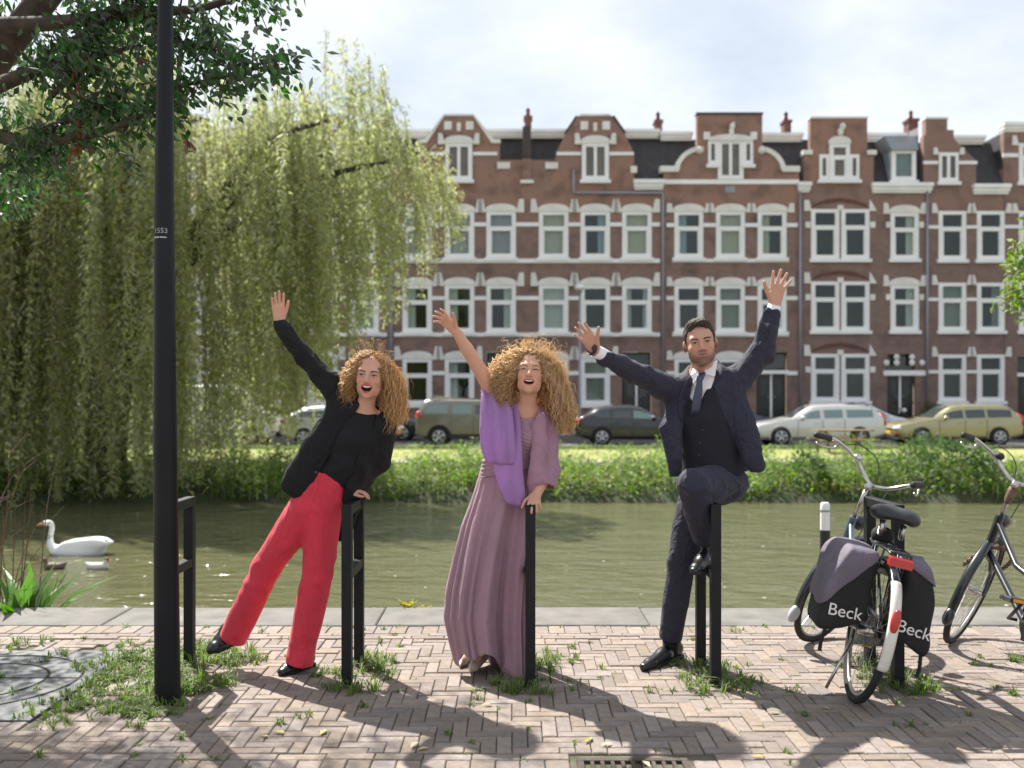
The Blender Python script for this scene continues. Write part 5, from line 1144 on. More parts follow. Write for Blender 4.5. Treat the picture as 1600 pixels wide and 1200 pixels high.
class House:
    def __init__(s, x0, x1, top, label, wall, base=658):
        s.x0,s.x1 = x0,x1; s.root = empty('row_house',(fx((x0+x1)/2),FD,-.17)); tag(s.root,label,'house','row houses facing the canal'); s.holes = []; s.top = top; s.wall = wall; s.wins = []
    def L(s,px): return fx(px)-s.root.location.x
    def Zl(s,py): return fz(py)-s.root.location.z
    def box(s,name,px0,px1,py0,py1,yf,yb,m,parent=None):
        return MB().box(s.L(px0),s.L(px1),yf,yb,s.Zl(py1),s.Zl(py0)).build(name,m,parent or s.root)
    def poly(s,name,pts,yf,yb,m,parent=None):
        """pts in pixels, clockwise on the picture starting anywhere"""
        q = [(s.L(a),s.Zl(b)) for a,b in pts]; ar = sum(q[i][0]*q[(i+1)%len(q)][1]-q[(i+1)%len(q)][0]*q[i][1] for i in range(len(q)))
        if ar < 0: q = q[::-1]
        return MB().prism(q,yf,yb).build(name,m,parent or s.root)
    def win(s,px,sy,w,h,**k):
        hole = k.pop('hole',True)
        if hole:
            hh = h*FS-(.37 if k.get('head','arch') == 'arch' else 0); X = s.L(px); s.holes.append((X-w*FS/2+.01,X+w*FS/2-.01,s.Zl(sy)+.10,s.Zl(sy)+hh-.01))
        s.wins.append((px,sy,w,h,k))
    def door(s,px,w,ptop,pbot,archtop=True,glass=True):
        X = s.L(px); hw = w*FS/2; zb,ztp = s.Zl(pbot),s.Zl(ptop); s.holes.append((X-hw,X+hw,zb,ztp))
        s.doors = getattr(s,'doors',[])+[(X,hw,zb,ztp,archtop)]
    def finish(s):
        r = s.root; wl = wall_cells(s.L(s.x0),s.L(s.x1),-.6,s.Zl(s.top),s.holes); w_ = s.Zl(s.top)
        wl.add([(s.L(s.x0)+.002,.001,-.6),(s.L(s.x0)+.002,9,-.6),(s.L(s.x0)+.002,9,w_),(s.L(s.x0)+.002,.001,w_)],[(3,2,1,0)]).add([(s.L(s.x1)-.002,.001,-.6),(s.L(s.x1)-.002,9,-.6),(s.L(s.x1)-.002,9,w_),(s.L(s.x1)-.002,.001,w_)],[(0,1,2,3)])
        wl.build('wall',s.wall,r)
        for a in s.wins: place_window(r,a[0],a[1],a[2],a[3],**a[4])
        for (X,hw,zb,ztp,at) in getattr(s,'doors',[]):
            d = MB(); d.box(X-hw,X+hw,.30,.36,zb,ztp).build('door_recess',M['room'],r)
            zt2 = zb+(ztp-zb)*.68
            o = MB().box(X-hw+.08,X-.05,.20,.27,zb+.02,zt2-.06).build('door',M['doorpaint'],r); MB().box(X-hw+.22,X-.18,.185,.2,zb+1.0,zt2-.3).build('door_glass',M['glass'],o); MB().ball((X-.16,.17,zb+.95),.04,8,5).build('handle',M['zinc'],o)
            o = MB().box(X+.05,X+hw-.08,.20,.27,zb+.02,zt2-.06).build('door',M['doorpaint'],r); MB().box(X+.18,X+hw-.22,.185,.2,zb+1.0,zt2-.3).build('door_glass',M['glass'],o); MB().ball((X+.16,.17,zb+.95),.04,8,5).build('handle',M['zinc'],o)
            MB().box(X-.045,X+.045,.14,.28,zb,zt2-.05).build('door_post',M['wpaint'],r); MB().box(X-hw-.05,X+hw+.05,-.08,.2,zt2-.045,zt2+.12).build('door_lintel',M['wpaint'],r); MB().box(X-hw+.1,X+hw-.1,.16,.17,zt2+.2,ztp-.1).build('fanlight',M['glass'],r)
            MB().box(X-hw-.1,X+hw+.1,-.35,-.002,-.2,zb-.002).box(X-hw-.1,X+hw+.1,-.7,-.351,-.2,zb*.5).build('step',M['concrete'],r)
    def string(s,py0,py1,px0,px1,name='string_course',m=None,proud=.06): return s.box(name,px0,px1,py0,py1,-proud,.02,m or M['wpaint'])
    def band(s,py0,py1,centers,w,x0,x1):
        """white band broken by the windows"""
        e = [x0]+[q for c in centers for q in (c-w/2-.3,c+w/2+.3)]+[x1]
        for i in range(0,len(e),2):
            if e[i+1]-e[i] > 1.5: s.string(py0,py1,e[i]+.05,e[i+1]-.05)
    def mansard(s,px0,px1,py_top,py_bot,name='mansard_roof',m=None,back=1.3):
        V = [(s.L(px0),.05,s.Zl(py_bot)),(s.L(px1),.05,s.Zl(py_bot)),(s.L(px1),back,s.Zl(py_top)),(s.L(px0),back,s.Zl(py_top)),(s.L(px0),9,s.Zl(py_top)),(s.L(px1),9,s.Zl(py_top)),(s.L(px0),9,s.Zl(py_bot)),(s.L(px1),9,s.Zl(py_bot))]
        return MB().add(V,[(0,1,2,3),(3,2,5,4),(0,3,4,6),(1,7,5,2)]).build(name,m or M['slate'],s.root)
    def cornice(s,px0,px1,py0,py1,y=-.3,yb=.3,name='cornice'):
        x0,x1,za,zb = s.L(px0),s.L(px1),s.Zl(py1),s.Zl(py0); h = zb-za
        return MB().box(x0,x1,y,yb,zb-h*.38,zb).box(x0+.03,x1-.03,y+.10,yb,za+h*.25,zb-h*.381).box(x0+.06,x1-.06,y+.19,yb,za,za+h*.249).build(name,M['wpaint'],s.root)
    def pipe(s,px,py0,py1,r=.055):
        X = s.L(px); m_ = MB(); m_.tube([(X,-.12,s.Zl(py0)),(X,-.12,s.Zl(py1))],r,8); return m_.build('drainpipe',M['zinc'],s.root,True)
    def chimney(s,px,py0,py1,wpx=11,y=2.2,pot=True):
        k = (FD+y)/FD; X = (fx(px))*k-s.root.location.x; z1 = HC+(YH-py0)*FS*k-s.root.location.z; z0 = HC+(YH-py1)*FS*k-s.root.location.z; w = wpx*FS/2
        o = MB().box(X-w,X+w,y-.3,y+.3,z0-1.0,z1-.3).box(X-w-.05,X+w+.05,y-.35,y+.35,z1-.3,z1-.18).build('chimney',M['redbrick'],s.root)
        if pot: m_ = MB(); m_.tube([(X,y,z1-.18),(X,y,z1+.12)],[.11,.08],8); m_.tube([(X,y,z1+.15),(X,y,z1+.3)],[.12,.02],8); m_.build('chimney_pot',M['redbrick'],o,True)
CUR = ['curtl','curtl','curtl','curtc','curtb','curtc']
def house_two_gables(off, label, cur3, cur2, cur1):
    H = House(610+off,1036+off,290,label,M['fbrick']); C = [652,718,783,865,930,995]; C = [c+off for c in C]
    for i,c in enumerate(C):
        H.win(c,408,46,90,curtain=cur3[i]); H.win(c,524,46,91,curtain=cur2[i])
        if i not in (2,5): H.win(c,637,46,89,curtain=cur1[i])
    for i in (2,5): H.door(C[i],46,550,652)
    H.string(404.5,411,616+off,1031+off); H.string(520,526,616+off,1031+off)
    H.band(348,354,C,46,616+off,1031+off); H.band(463,469,C,46,616+off,1031+off); H.band(580,586,C,46,616+off,1031+off)
    g1 = H.poly('gable',[(655+off,290.1),(655+off,224),(668+off,222),(694+off,181),(738+off,181),(769+off,222),(781+off,224),(781+off,250),(868+off,250),(868+off,240),(885+off,207),(903+off,181),(956+off,181),(975+off,207),(991+off,240),(991+off,290.1)],.003,.35,M['fbrick'])
    H.poly('gable',[(610.3+off,290.1),(610.3+off,255),(654.9+off,255),(654.9+off,290.1)],.006,.35,M['fbrick'])
    for c in (717+off,930+off):
        H.win(c,287,42,75,head='arch',mull=True,transom=False,hole=False,yoff=-.07,blocks=True,bl=(.26,.5))
        H.string(238,243,c-60,c-22); H.string(238,243,c+22,c+60)
        for sx in (-20,14): H.box('gable_block',c+sx-3,c+sx+9,190,203,-.05,.05,M['cream'])
        H.box('gable_block',c-3,c+3,192,205,-.05,.05,M['cream'])
        H.poly('gable_coping',[(c-24,181.5),(c-24,178.5),(c+24,178.5),(c+24,181.5)],-.05,.4,M['cream'])
    H.poly('gable_coping',[(739+off,181),(742+off,181),(772+off,218),(782+off,218),(782+off,224),(768+off,224)],-.07,.36,M['cream']); H.poly('gable_coping',[(695+off,181),(692+off,181),(664+off,218),(652+off,218),(652+off,224),(667+off,224)],-.07,.36,M['cream'])
    H.poly('gable_coping',[(902+off,181),(899.5+off,181),(882+off,207),(885+off,208)],-.04,.36,M['slate']); H.poly('gable_coping',[(957+off,181),(960+off,181),(978+off,207),(975+off,208)],-.04,.36,M['slate'])
    for a,b_ in ((777,797),(852,872)): H.box('shoulder_block',a+off,b_+off,254,264,-.06,.06,M['cream'])
    H.box('pilaster',816+off,830+off,249,286,-.10,.25,M['fbrick']); H.box('chimney_flue',816.5+off,829.5+off,197,248.9,.05,.6,M['soot']); H.box('pilaster_base',813+off,834+off,282,287,-.14,.05,M['cream'])
    H.mansard(610+off,1036+off,207,290); H.cornice(610+off,1036+off,193,206,.9,1.8,'roof_cornice'); H.cornice(989+off,1037+off,282,297); H.box('shoulder_block',985+off,995+off,260,270,-.06,.06,M['cream'])
    H.chimney(825+off,178,196); H.chimney(1028+off,184,196)
    m_ = MB(); m_.tube([(H.L(896+off),-.1,H.Zl(266)),(H.L(896+off),-.12,H.Zl(300)),(H.L(899+off),-.12,H.Zl(302)),(H.L(1034+off),-.12,H.Zl(302)),(H.L(1035+off),-.12,H.Zl(306)),(H.L(1035+off),-.12,H.Zl(660))],.055,8); m_.build('drainpipe',M['zinc'],H.root,True); H.pipe(612+off,300,660)
    H.finish(); return H
n_ = None
house_two_gables(0,'brick house with two pointed gables behind the woman in mauve',[('curtl','full'),('curtl','full'),('curtl','full'),('curtc','full'),('curtb','right'),('curtc','full')],[('curtw','left'),('curtw','left'),('curtw','right'),('curtw','full'),None,('curtw','sides')],[None,('curtw','left'),None,('curtw','sides'),('curtg','full'),None])
house_two_gables(-426,'brick house with white window bands seen through the willow',[None,('curtw','sides'),None,None,('curtc','full'),None],[('curtw','full'),None,None,('curtw','sides'),None,('curtw','full')],[None]*6)
house_two_gables(-852,'brick house at the far left mostly hidden behind the willow',[None]*6,[None]*6,[None]*6)
# --- house with scroll gable
H = House(1036,1250,286,'brick house with white scroll gable behind the man',M['fbrick']); C = [1076,1141,1206]
for i,c in enumerate(C):
    H.win(c,408,45,90,curtain=[('curtb','left'),('curtc','full'),('curtc','left')][i],bl=(.28,.42)); H.win(c,524,45,91,curtain=[None,('curtg','full'),('curtw','right')][i],bl=(.28,.42))
    if i < 2: H.win(c,637,45,89,bl=(.28,.42))
H.door(1206,48,550,652)
H.string(404.5,410,1050,1232); H.string(520,526,1050,1232); H.band(349,355,C,45,1041,1246); H.band(463,469,C,45,1041,1246); H.band(580,586,C,45,1041,1246)
H.string(281,288,1037,1248)
H.poly('gable',[(1037,285.9),(1037,268),(1058,266),(1066,250),(1079,238),(1089,234),(1089,177),(1191,177),(1191,234),(1203,239),(1216,250),(1224,266),(1248,268),(1248,285.9)],.003,.4,M['fbrick'])
def scroll(H,pts,name='scroll_coping',w=3.6):
    pts = cr([(a,b,0) for a,b in pts],6); q1,q2 = [],[]
    for i,p in enumerate(pts):
        t_ = nrm(pts[min(i+1,len(pts)-1)]-pts[max(i-1,0)]); n = np.array((-t_[1],t_[0])); q1.append((p[0]+n[0]*w,p[1]+n[1]*w)); q2.append((p[0]-n[0]*w,p[1]-n[1]*w))
    V = [(H.L(a),-.09,H.Zl(b)) for a,b in q1]+[(H.L(a),-.09,H.Zl(b)) for a,b in q2]+[(H.L(a),.42,H.Zl(b)) for a,b in q1]+[(H.L(a),.42,H.Zl(b)) for a,b in q2]; n = len(q1); F = []
    for i in range(n-1): F += [(i,i+1,n+i+1,n+i),(2*n+i,3*n+i,3*n+i+1,2*n+i+1),(i,2*n+i,2*n+i+1,i+1),(n+i,n+i+1,3*n+i+1,3*n+i)]
    F += [(0,n,3*n,2*n),(n-1,3*n-1,4*n-1,2*n-1)]
    o = MB().add(V,F).build(name,M['cream'],H.root); return o
scroll(H,[(1058,266),(1060,255),(1068,244),(1080,236),(1092,233)]); scroll(H,[(1224,266),(1221,255),(1213,244),(1201,236),(1189,233)])
for a,b_ in ((1031,1060),(1222,1249)): H.box('scroll_foot',a,b_,260,269,-.11,.41,M['cream'])
for px in (1093,1190): m_ = MB(); m_.tube([(H.L(px),-.13,H.Zl(235)),(H.L(px),.40,H.Zl(235))],.17,12); m_.build('scroll_end',M['cream'],H.root,True)
H.win(1141,286,40,66,head='flat',mull=True,transom=False,hole=False,yoff=-.06,blocks=False,sill=False); H.win(1141,240,38,20,head='flat',transom=False,hole=False,yoff=-.062,blocks=False,sill=False,room=False) if False else None
for px in (1113.5,1168.5): H.win(px,263,15,43,head='flat',transom=False,hole=False,yoff=-.06,blocks=False)
H.poly('arch_lintel',[(1106,221),(1106,216),(1122,212),(1141,210.5),(1160,212),(1176,216),(1176,221)],-.16,.05,M['cream'])
for a in (1099,1172): H.box('corner_block',a,a+10,207,219,-.1,.05,M['cream'])
m_ = MB(); m_.ball((H.L(1142),-.12,H.Zl(207)),(.12,.1,.2)); m_.ball((H.L(1143),-.14,H.Zl(199)),(.13,.11,.16)); m_.ball((H.L(1145),-.16,H.Zl(195)),(.06,.09,.09)); m_.build('carved_head',M['cream'],H.root,True)
H.box('gable_coping',1088,1192,176,179,-.06,.42,M['slate']); H.box('date_stone',1133,1148,291,301,-.03,.02,M['lead'])
H.mansard(1036,1265,207,286); H.cornice(1036,1089,197,210,.9,1.8,'roof_cornice'); H.cornice(1191,1265,199,212,.9,1.8,'roof_cornice'); H.cornice(1245,1266,286,301); H.pipe(1249,300,660); H.chimney(1228,184,200); H.finish()
# --- house with palladian gable and dormer
H = House(1250,1447,290,'brick house with stepped gable and grey roof dormer behind the silver car',M['fbrick2'])
for y_,h_,cu in ((410,83,None),(522,82,None),(632,79,None)):
    for px in (1289,1336): H.win(px,y_,44,h_,head='flat',blocks=False,curtain=('curtw','right') if False else None)
    for a in (1256,1358): H.poly('corner_block',[(a,y_-h_+3),(a,y_-h_-14),(a+8 if a < 1300 else a+1,y_-h_-14),(a+11,y_-h_+3)],-.07,.03,M['cream'])
    H.box('corner_block',1308,1317,y_-h_-6,y_-h_+2,-.07,.03,M['cream'])
    for a in (1258,1359): H.box('band_block',a,a+8,y_-h_+20,y_-h_+29,-.05,.03,M['cream'])
    H.poly('relieving_arch',[(1268,y_-h_-2.5),(1272,y_-h_-8),(1290,y_-h_-15),(1312,y_-h_-17.5),(1334,y_-h_-15),(1352,y_-h_-8),(1356,y_-h_-2.5),(1344,y_-h_-7),(1312,y_-h_-12),(1280,y_-h_-7)],-.03,.02,M['redbrick'])
for y_,h_ in ((410,90),(522,89)):
    H.win(1413,y_,44,h_,curtain=('curtw','right'),bl=(.26,.5))
    for a in (1384,1436): H.box('band_block',a,a+7,y_-h_+27,y_-h_+36,-.05,.03,M['cream'])
H.door(1408,44,553,652); H.string(579,587,1380,1447); 
for a,b_ in ((1384,567),(1400,558),(1400,567),(1424,558),(1424,567),(1440,567)): m_ = MB(); m_.ball((H.L(a),-.06,H.Zl(b_)),(.14,.06,.14)); m_.build('stone_boss',M['cream'],H.root,True)
H.poly('gable',[(1256,290.1),(1256,240),(1266,240),(1266,184),(1355,184),(1355,240),(1365,240),(1365,290.1)],.003,.4,M['fbrick']); H.box('gable_coping',1265,1356,182.5,185.5,-.06,.42,M['cream'])
for a in (1254,1354): H.box('shoulder_block',a,a+15,235,242,-.09,.41,M['cream'])
H.win(1311,287,32,74,head='arch',transom=True,hole=False,yoff=-.07,blocks=False,curtain=('curtl','full'))
for px in (1287,1334): H.win(px,287,15,45,head='flat',transom=False,hole=False,yoff=-.065,blocks=False)
m_ = MB(); m_.ball((H.L(1312),-.12,H.Zl(207)),(.14,.1,.2)); m_.ball((H.L(1315),-.14,H.Zl(199)),(.14,.11,.17)); m_.build('carved_head',M['cream'],H.root,True)
H.mansard(1250,1447,207,290); H.cornice(1355,1432,199,212,.9,1.8,'roof_cornice'); H.cornice(1360,1455,287,302)
dm = MB().box(H.L(1390),H.L(1431),.0,1.2,H.Zl(288),H.Zl(236)).build('dormer',M['lead'],H.root); H.win(1411,288,38,53,head='flat',transom=False,hole=False,yoff=-.06,blocks=False,curtain=('curtw','right')); H.poly('dormer_hood',[(1379,215),(1428,215),(1432,236),(1390,236)],-.25,1.25,M['lead'])
H.poly('roof_cornice',[(1430,199),(1447,191),(1447,203),(1432,212)],.9,1.8,M['wpaint']); H.pipe(1447,300,660); H.chimney(1423,182,200,16); H.finish()
# --- right house with stepped gable
H = House(1447,1568,290,'narrow brick house with stepped gable behind the gold car',M['fbrick2'])
for y_,h_,cu in ((411,81,[None,None]),(522,80,[('curtg','full'),('curtg','right')]),(632,78,[None,None])):
    for i,px in enumerate((1487.5,1547.5)): H.win(px,y_,43,h_,head='flat',curtain=cu[i],bl=(.24,.45))
for y_ in (355,468,581): H.band(y_-2.5,y_+2.5,[1487.5,1547.5],43,1449,1568)
H.poly('gable',[(1443,290.1),(1443,212),(1446,212),(1446,185),(1480,185),(1480,203),(1490,203),(1490,216),(1525,252),(1525,290.1)],-.003,.4,M['fbrick2']); H.box('gable_coping',1445,1481,183.5,186.5,-.06,.42,M['cream'])
H.win(1481,290,30,51,head='flat',mull=True,transom=False,hole=False,yoff=-.07,bl=(.2,.32)); H.string(252,257,1442,1465); H.string(252,257,1497,1526)
H.mansard(1447,1568,212,290); H.cornice(1490,1556,203,216,.9,1.8,'roof_cornice'); H.cornice(1518,1576,289,304); H.finish()
H = House(1568,1760,262,'dark brick projecting house at the right edge of the row',M['fbrick2'])
for px in (1613,1680,1735):
    for y_,h_ in ((411,81),(522,80)): H.win(px,y_,43,h_,head='flat',bl=(.24,.45))
    H.win(px,290,43,66,head='flat',bl=(.24,.45))
H.win(1680,632,43,78,head='flat'); H.door(1612,44,556,652); H.cornice(1566,1760,192,206,-.2,.5,'roof_cornice'); H.poly('gable',[(1568.2,262.1),(1568.2,206),(1760,206),(1760,262.1)],.003,.4,M['fbrick2']); H.mansard(1568,1760,206,262,back=.5); H.string(240,246,1566,1590); H.band(352,357,[1613,1680,1735],43,1569,1760)
H.finish()
H = House(1760,2100,262,'brick house beyond the right edge of the frame',M['fbrick2'])
for px in (1800,1870,1940,2010):
    for y_,h_ in ((411,81),(522,80),(632,78)): H.win(px,y_,43,h_,head='flat',bl=(.24,.45))
H.mansard(1760,2100,207,262); H.cornice(1760,2100,256,270); H.finish()
# ================================================================== CARS AND STREET THINGS
def paint(name,c,metal=.35,rough=.3): return mat(name,c,rough,metal=metal,coat=.7)
M['tyre'] = mat('tyre_rubber',(.018,.018,.018),.85); M['alloy'] = mat('alloy_rim',(.50,.50,.51),.35,metal=.7); M['carglass'] = mat('car_glass',(.035,.05,.052),.06,spec=.9); M['carglassl'] = mat('car_glass_pale',(.16,.23,.24),.08,spec=.8); M['trim'] = mat('black_trim',(.02,.02,.02),.5)
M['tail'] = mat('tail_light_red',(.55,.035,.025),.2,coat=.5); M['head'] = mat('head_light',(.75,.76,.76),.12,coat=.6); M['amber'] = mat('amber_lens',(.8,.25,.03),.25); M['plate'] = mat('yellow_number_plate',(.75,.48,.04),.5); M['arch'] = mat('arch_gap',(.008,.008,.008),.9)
def car(label, Lc, Wc, top, belt, wheels, wheel_r, col, side_wins, shield, rearwin, d, px_front, ground=-.285, facing='left', tail_z=(.75,1.0), rails=False, glass='carglass', pillar_tail=False, clad=None):
    """top/belt: (x fraction, z) side profiles, front = 0"""
    root = empty('parked_car'); tag(root,label,'car','cars parked along the street'); hw = Wc/2
    ft = lambda x: float(np.interp(x,[a for a,_ in top],[b for _,b in top])); fb_ = lambda x: float(np.interp(x,[a for a,_ in belt],[b for _,b in belt]))
    def wid(x): return hw*float(np.interp(x,[0,.03,.12,.3,.8,.95,1],[.72,.86,.96,1,1,.95,.86]))
    def sec(x):
        t_,b_,w = ft(x),min(fb_(x),ft(x)-.03),wid(x); zb = float(np.interp(x,[0,.06,.9,1],[.34,.22,.24,.36])); g = max(t_-b_,.03); k = min(1,g/.25)
        return [(0,zb),(w*.86,zb),(w*.97,zb+.10),(w,.5*(zb+b_)),(w*.985,b_-.05),(w*(.965),b_),(w*(.965-.06*k),b_+.30*g),(w*(.965-.20*k),b_+.80*g),(w*(.95-.30*k),b_+.95*g),(w*(.90-.42*k),t_),(0,t_+.012*k)]
    xs_ = sorted(set([0,.012,.03,.06]+list(np.linspace(.08,.95,44))+[.97,.985,.995,1.0])); rings = []
    for x in xs_:
        s_ = sec(x); e = 1.0
        if x in (0,1.0): mz = sum(q[1] for q in s_)/len(s_); s_ = [(a*.93,mz+(b-mz)*.80) for a,b in s_]
        rings.append([(x*Lc,-a,b) for a,b in s_]+[(x*Lc,a,b) for a,b in s_[-2:0:-1]])
    body = MB().loft(rings).build('body',col,root,True); autosmooth(body,32)
    def ysec(x,fr):
        s_ = sec(x); b_ = s_[5][1]; z = b_+fr*(s_[9][1]-b_); zs_ = [q[1] for q in s_[5:10]]; ys_ = [q[0] for q in s_[5:10]]; return float(np.interp(z,zs_,ys_)),z
    for sgn in (-1,1):
        for (xa,xb,gl) in side_wins:
            r1,r2,r3 = [],[],[]
            for x in np.linspace(xa,xb,9):
                for R_,fr in ((r1,.07),(r2,.45),(r3,.84)):
                    y,z = ysec(x,fr); R_.append((x*Lc,sgn*(y+.008),z))
            o = MB().loft([r1,r2,r3] if sgn < 0 else [r3,r2,r1],cap=False,closed=False).build('side_window',M[gl],root,True)
        # door seams, handles, mirror
        for x in (shield[0]+.04,(side_wins[0][1]+side_wins[1][0])/2,side_wins[1][1]+.01): MB().box(x*Lc-.006,x*Lc+.006,sgn*hw*1.002-.004,sgn*hw*1.002+.004,.38,fb_(x)-.03).build('door_seam',M['trim'],root)
        for x in (side_wins[0][1]-.02,side_wins[1][1]-.03): MB().box(x*Lc-.11,x*Lc+.06,sgn*hw*1.0-.02,sgn*hw*1.0+.02,fb_(x)-.16,fb_(x)-.12).build('door_handle',col,root)
        MB().ball((side_wins[0][0]*Lc+.02,sgn*(hw+.07),fb_(side_wins[0][0])+.07),(.09,.10,.075)).build('mirror',col,root,True)
        zc = ft(.02)-.10; MB().ball((.13,sgn*hw*.70,zc),(.20,.16,.085)).build('headlight',M['head'],root,True); MB().ball((.05,sgn*hw*.74,.46),(.08,.10,.045)).build('fog_light',M['amber'],root,True)
        if pillar_tail: m_ = MB(); m_.tube([(Lc*.995-.02,sgn*hw*.84,.72),(Lc*.985,sgn*hw*.82,fb_(.97)+.02),(Lc*.955,sgn*hw*.70,ft(.95)-.06)],[.07,.065,.05],8); m_.build('tail_light',M['tail'],root,True)
        else: MB().ball((Lc*.975,sgn*hw*.80,sum(tail_z)/2),(.11,.14,(tail_z[1]-tail_z[0])/2)).build('tail_light',M['tail'],root,True)
        if clad is not None: m_ = MB(); m_.box(.16*Lc,.84*Lc,sgn*(hw-.01)-.02,sgn*(hw-.01)+.025,.26,.42); m_.build('side_cladding',clad,root)
        if rails: m_ = MB(); m_.tube([(shield[1]*Lc+.1,sgn*hw*.60,ft(.4)+.0),(shield[1]*Lc+.25,sgn*hw*.60,ft(.4)+.05),(.85*Lc,sgn*hw*.60,ft(.8)+.05),(.88*Lc,sgn*hw*.60,ft(.88))],.022,6); m_.build('roof_rail',M['trim'],root,True)
    for nm,(xa,xb),dz in (('windscreen',shield,.012),('rear_window',rearwin,.012)):
        r1,r2 = [],[]
        for x in np.linspace(xa,xb,8): s_ = sec(x); y = s_[9][0]*.98+.02; r1.append((x*Lc,-y,ft(x)+dz)); r2.append((x*Lc,y,ft(x)+dz))
        MB().loft([r1,r2],cap=False,closed=False).build(nm,M['carglass'],root,True)
    for x in wheels:
        for sgn in (-1,1):
            y = sgn*(hw-.10); m_ = MB(); n = 22; prof_ = [(wheel_r*.60,-.10),(wheel_r*.96,-.10),(wheel_r,-.06),(wheel_r,.06),(wheel_r*.96,.10),(wheel_r*.60,.10)]
            m_.loft([[(x*Lc+r*math.cos(2*math.pi*k/n),y+o_,wheel_r+r*math.sin(2*math.pi*k/n)) for k in range(n)] for r,o_ in prof_],cap=True); wh = m_.build('wheel',M['tyre'],root,True); autosmooth(wh,30)
            rm = MB()
            for k in range(5):
                a = 2*math.pi*k/5+.3; rm.tube([(x*Lc,y+sgn*.103,wheel_r),(x*Lc+wheel_r*.60*math.cos(a),y+sgn*.108,wheel_r+wheel_r*.60*math.sin(a))],[.055,.045],6)
            rm.tube([(x*Lc+wheel_r*.61*math.cos(2*math.pi*k/20),y+sgn*.104,wheel_r+wheel_r*.61*math.sin(2*math.pi*k/20)) for k in range(20)],.022,6,closed=True); rm.build('rim',M['alloy'],wh,True)
            ar = MB(); V,F = ringquad(.0,wheel_r*1.16,24); ar.add([(x*Lc+a,sgn*(hw+.004),wheel_r+b) for a,b,_ in V],F); 
            q = []
            for k in range(25): a = math.pi*k/24*1.16-.25; q.append((x*Lc+wheel_r*1.17*math.cos(a),sgn*(hw-.002),wheel_r+wheel_r*1.17*math.sin(a)))
            m2 = MB(); m2.tube(q,[.035]*25,6); m2.build('wheel_arch',clad or col,root,True)
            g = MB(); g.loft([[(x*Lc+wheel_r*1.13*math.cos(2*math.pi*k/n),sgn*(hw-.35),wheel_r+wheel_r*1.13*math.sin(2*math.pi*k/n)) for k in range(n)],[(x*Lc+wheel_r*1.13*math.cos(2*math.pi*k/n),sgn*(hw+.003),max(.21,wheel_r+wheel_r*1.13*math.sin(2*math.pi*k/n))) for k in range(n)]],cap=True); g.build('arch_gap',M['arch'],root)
            # wheel sits proud of the arch gap
            wh.location = (0,sgn*.105,0)
    MB().box(-.012,.02,-.26,.26,.42,.53).build('number_plate',M['plate'],root); MB().box(Lc-.02,Lc+.014,-.26,.26,.62,.73).build('number_plate',M['plate'],root); MB().bbox(-.03,.14,-hw*.78,hw*.78,.30,.40,.02).build('bumper',M['trim'],root); MB().bbox(Lc-.14,Lc+.03,-hw*.80,hw*.80,.34,.46,.02).build('bumper',M['trim'],root)
    MB().box(-.004,.05,-hw*.45,hw*.45,.55,ft(.01)-.06).build('grille',M['trim'],root)
    X = (px_front-800)/FPX*(d-hw); root.location = (X,d,ground)
    if facing == 'right': root.rotation_euler = (0,0,math.pi)
    return root
wagon_top = [(0,.62),(.02,.72),(.10,.82),(.25,.93),(.29,.98),(.44,1.40),(.50,1.455),(.65,1.48),(.85,1.46),(.90,1.42),(.97,1.10),(1,.95)]; wagon_belt = [(0,.65),(.25,.92),(.5,.94),(1,1.0)]
suv_top = [(0,.72),(.02,.90),(.10,1.0),(.22,1.08),(.26,1.12),(.38,1.58),(.45,1.66),(.7,1.69),(.90,1.66),(.94,1.60),(.985,1.12),(1,1.0)]; suv_belt = [(0,.8),(.25,1.06),(.6,1.09),(1,1.12)]
hatch_top = [(0,.60),(.02,.70),(.10,.80),(.25,.92),(.30,.98),(.46,1.38),(.54,1.435),(.7,1.42),(.82,1.34),(.95,1.02),(1,.90)]; hatch_belt = [(0,.62),(.28,.92),(.6,.96),(1,1.0)]
D1 = 35.9
car('silver estate car parked behind the picnic table',4.70,1.84,wagon_top,wagon_belt,(.20,.79),.325,paint('silver_paint',(.56,.56,.53),.5,.32),[(.36,.50,'carglassl'),(.53,.67,'carglassl'),(.70,.90,'carglassl')],(.29,.45),(.905,.97),D1,1178,facing='left',rails=True,pillar_tail=True)
car('gold coloured estate car parked at the far right',4.52,1.77,wagon_top,wagon_belt,(.19,.79),.32,paint('gold_paint',(.36,.325,.185),.6,.32),[(.37,.52,'carglass'),(.54,.69,'carglass'),(.71,.90,'carglass')],(.29,.45),(.905,.97),D1,1402,facing='left',pillar_tail=True)
car('olive beige boxy off-roader parked behind the woman in mauve',4.22,1.79,suv_top,suv_belt,(.20,.80),.335,paint('olive_beige_paint',(.17,.158,.125),.4,.35),[(.34,.50,'carglass'),(.53,.69,'carglassl'),(.73,.92,'carglassl')],(.25,.39),(.945,.985),D1,836,facing='right',tail_z=(.92,1.25),rails=True,clad=M['trim'])
car('dark hatchback parked between the woman in mauve and the man',4.32,1.79,hatch_top,hatch_belt,(.19,.79),.32,paint('charcoal_paint',(.022,.023,.027),.3,.25),[(.36,.53,'carglassl'),(.55,.70,'carglass'),(.72,.84,'carglass')],(.30,.47),(.82,.95),D1,1092,facing='right',tail_z=(.78,.98))
car('pale silver hatchback parked behind the raised arm of the woman in red trousers',4.2,1.75,hatch_top,hatch_belt,(.19,.79),.31,paint('pale_silver_paint',(.52,.54,.55),.4,.3),[(.36,.53,'carglassl'),(.55,.70,'carglass'),(.72,.84,'carglass')],(.30,.47),(.82,.95),D1,622,facing='right',tail_z=(.78,.98))
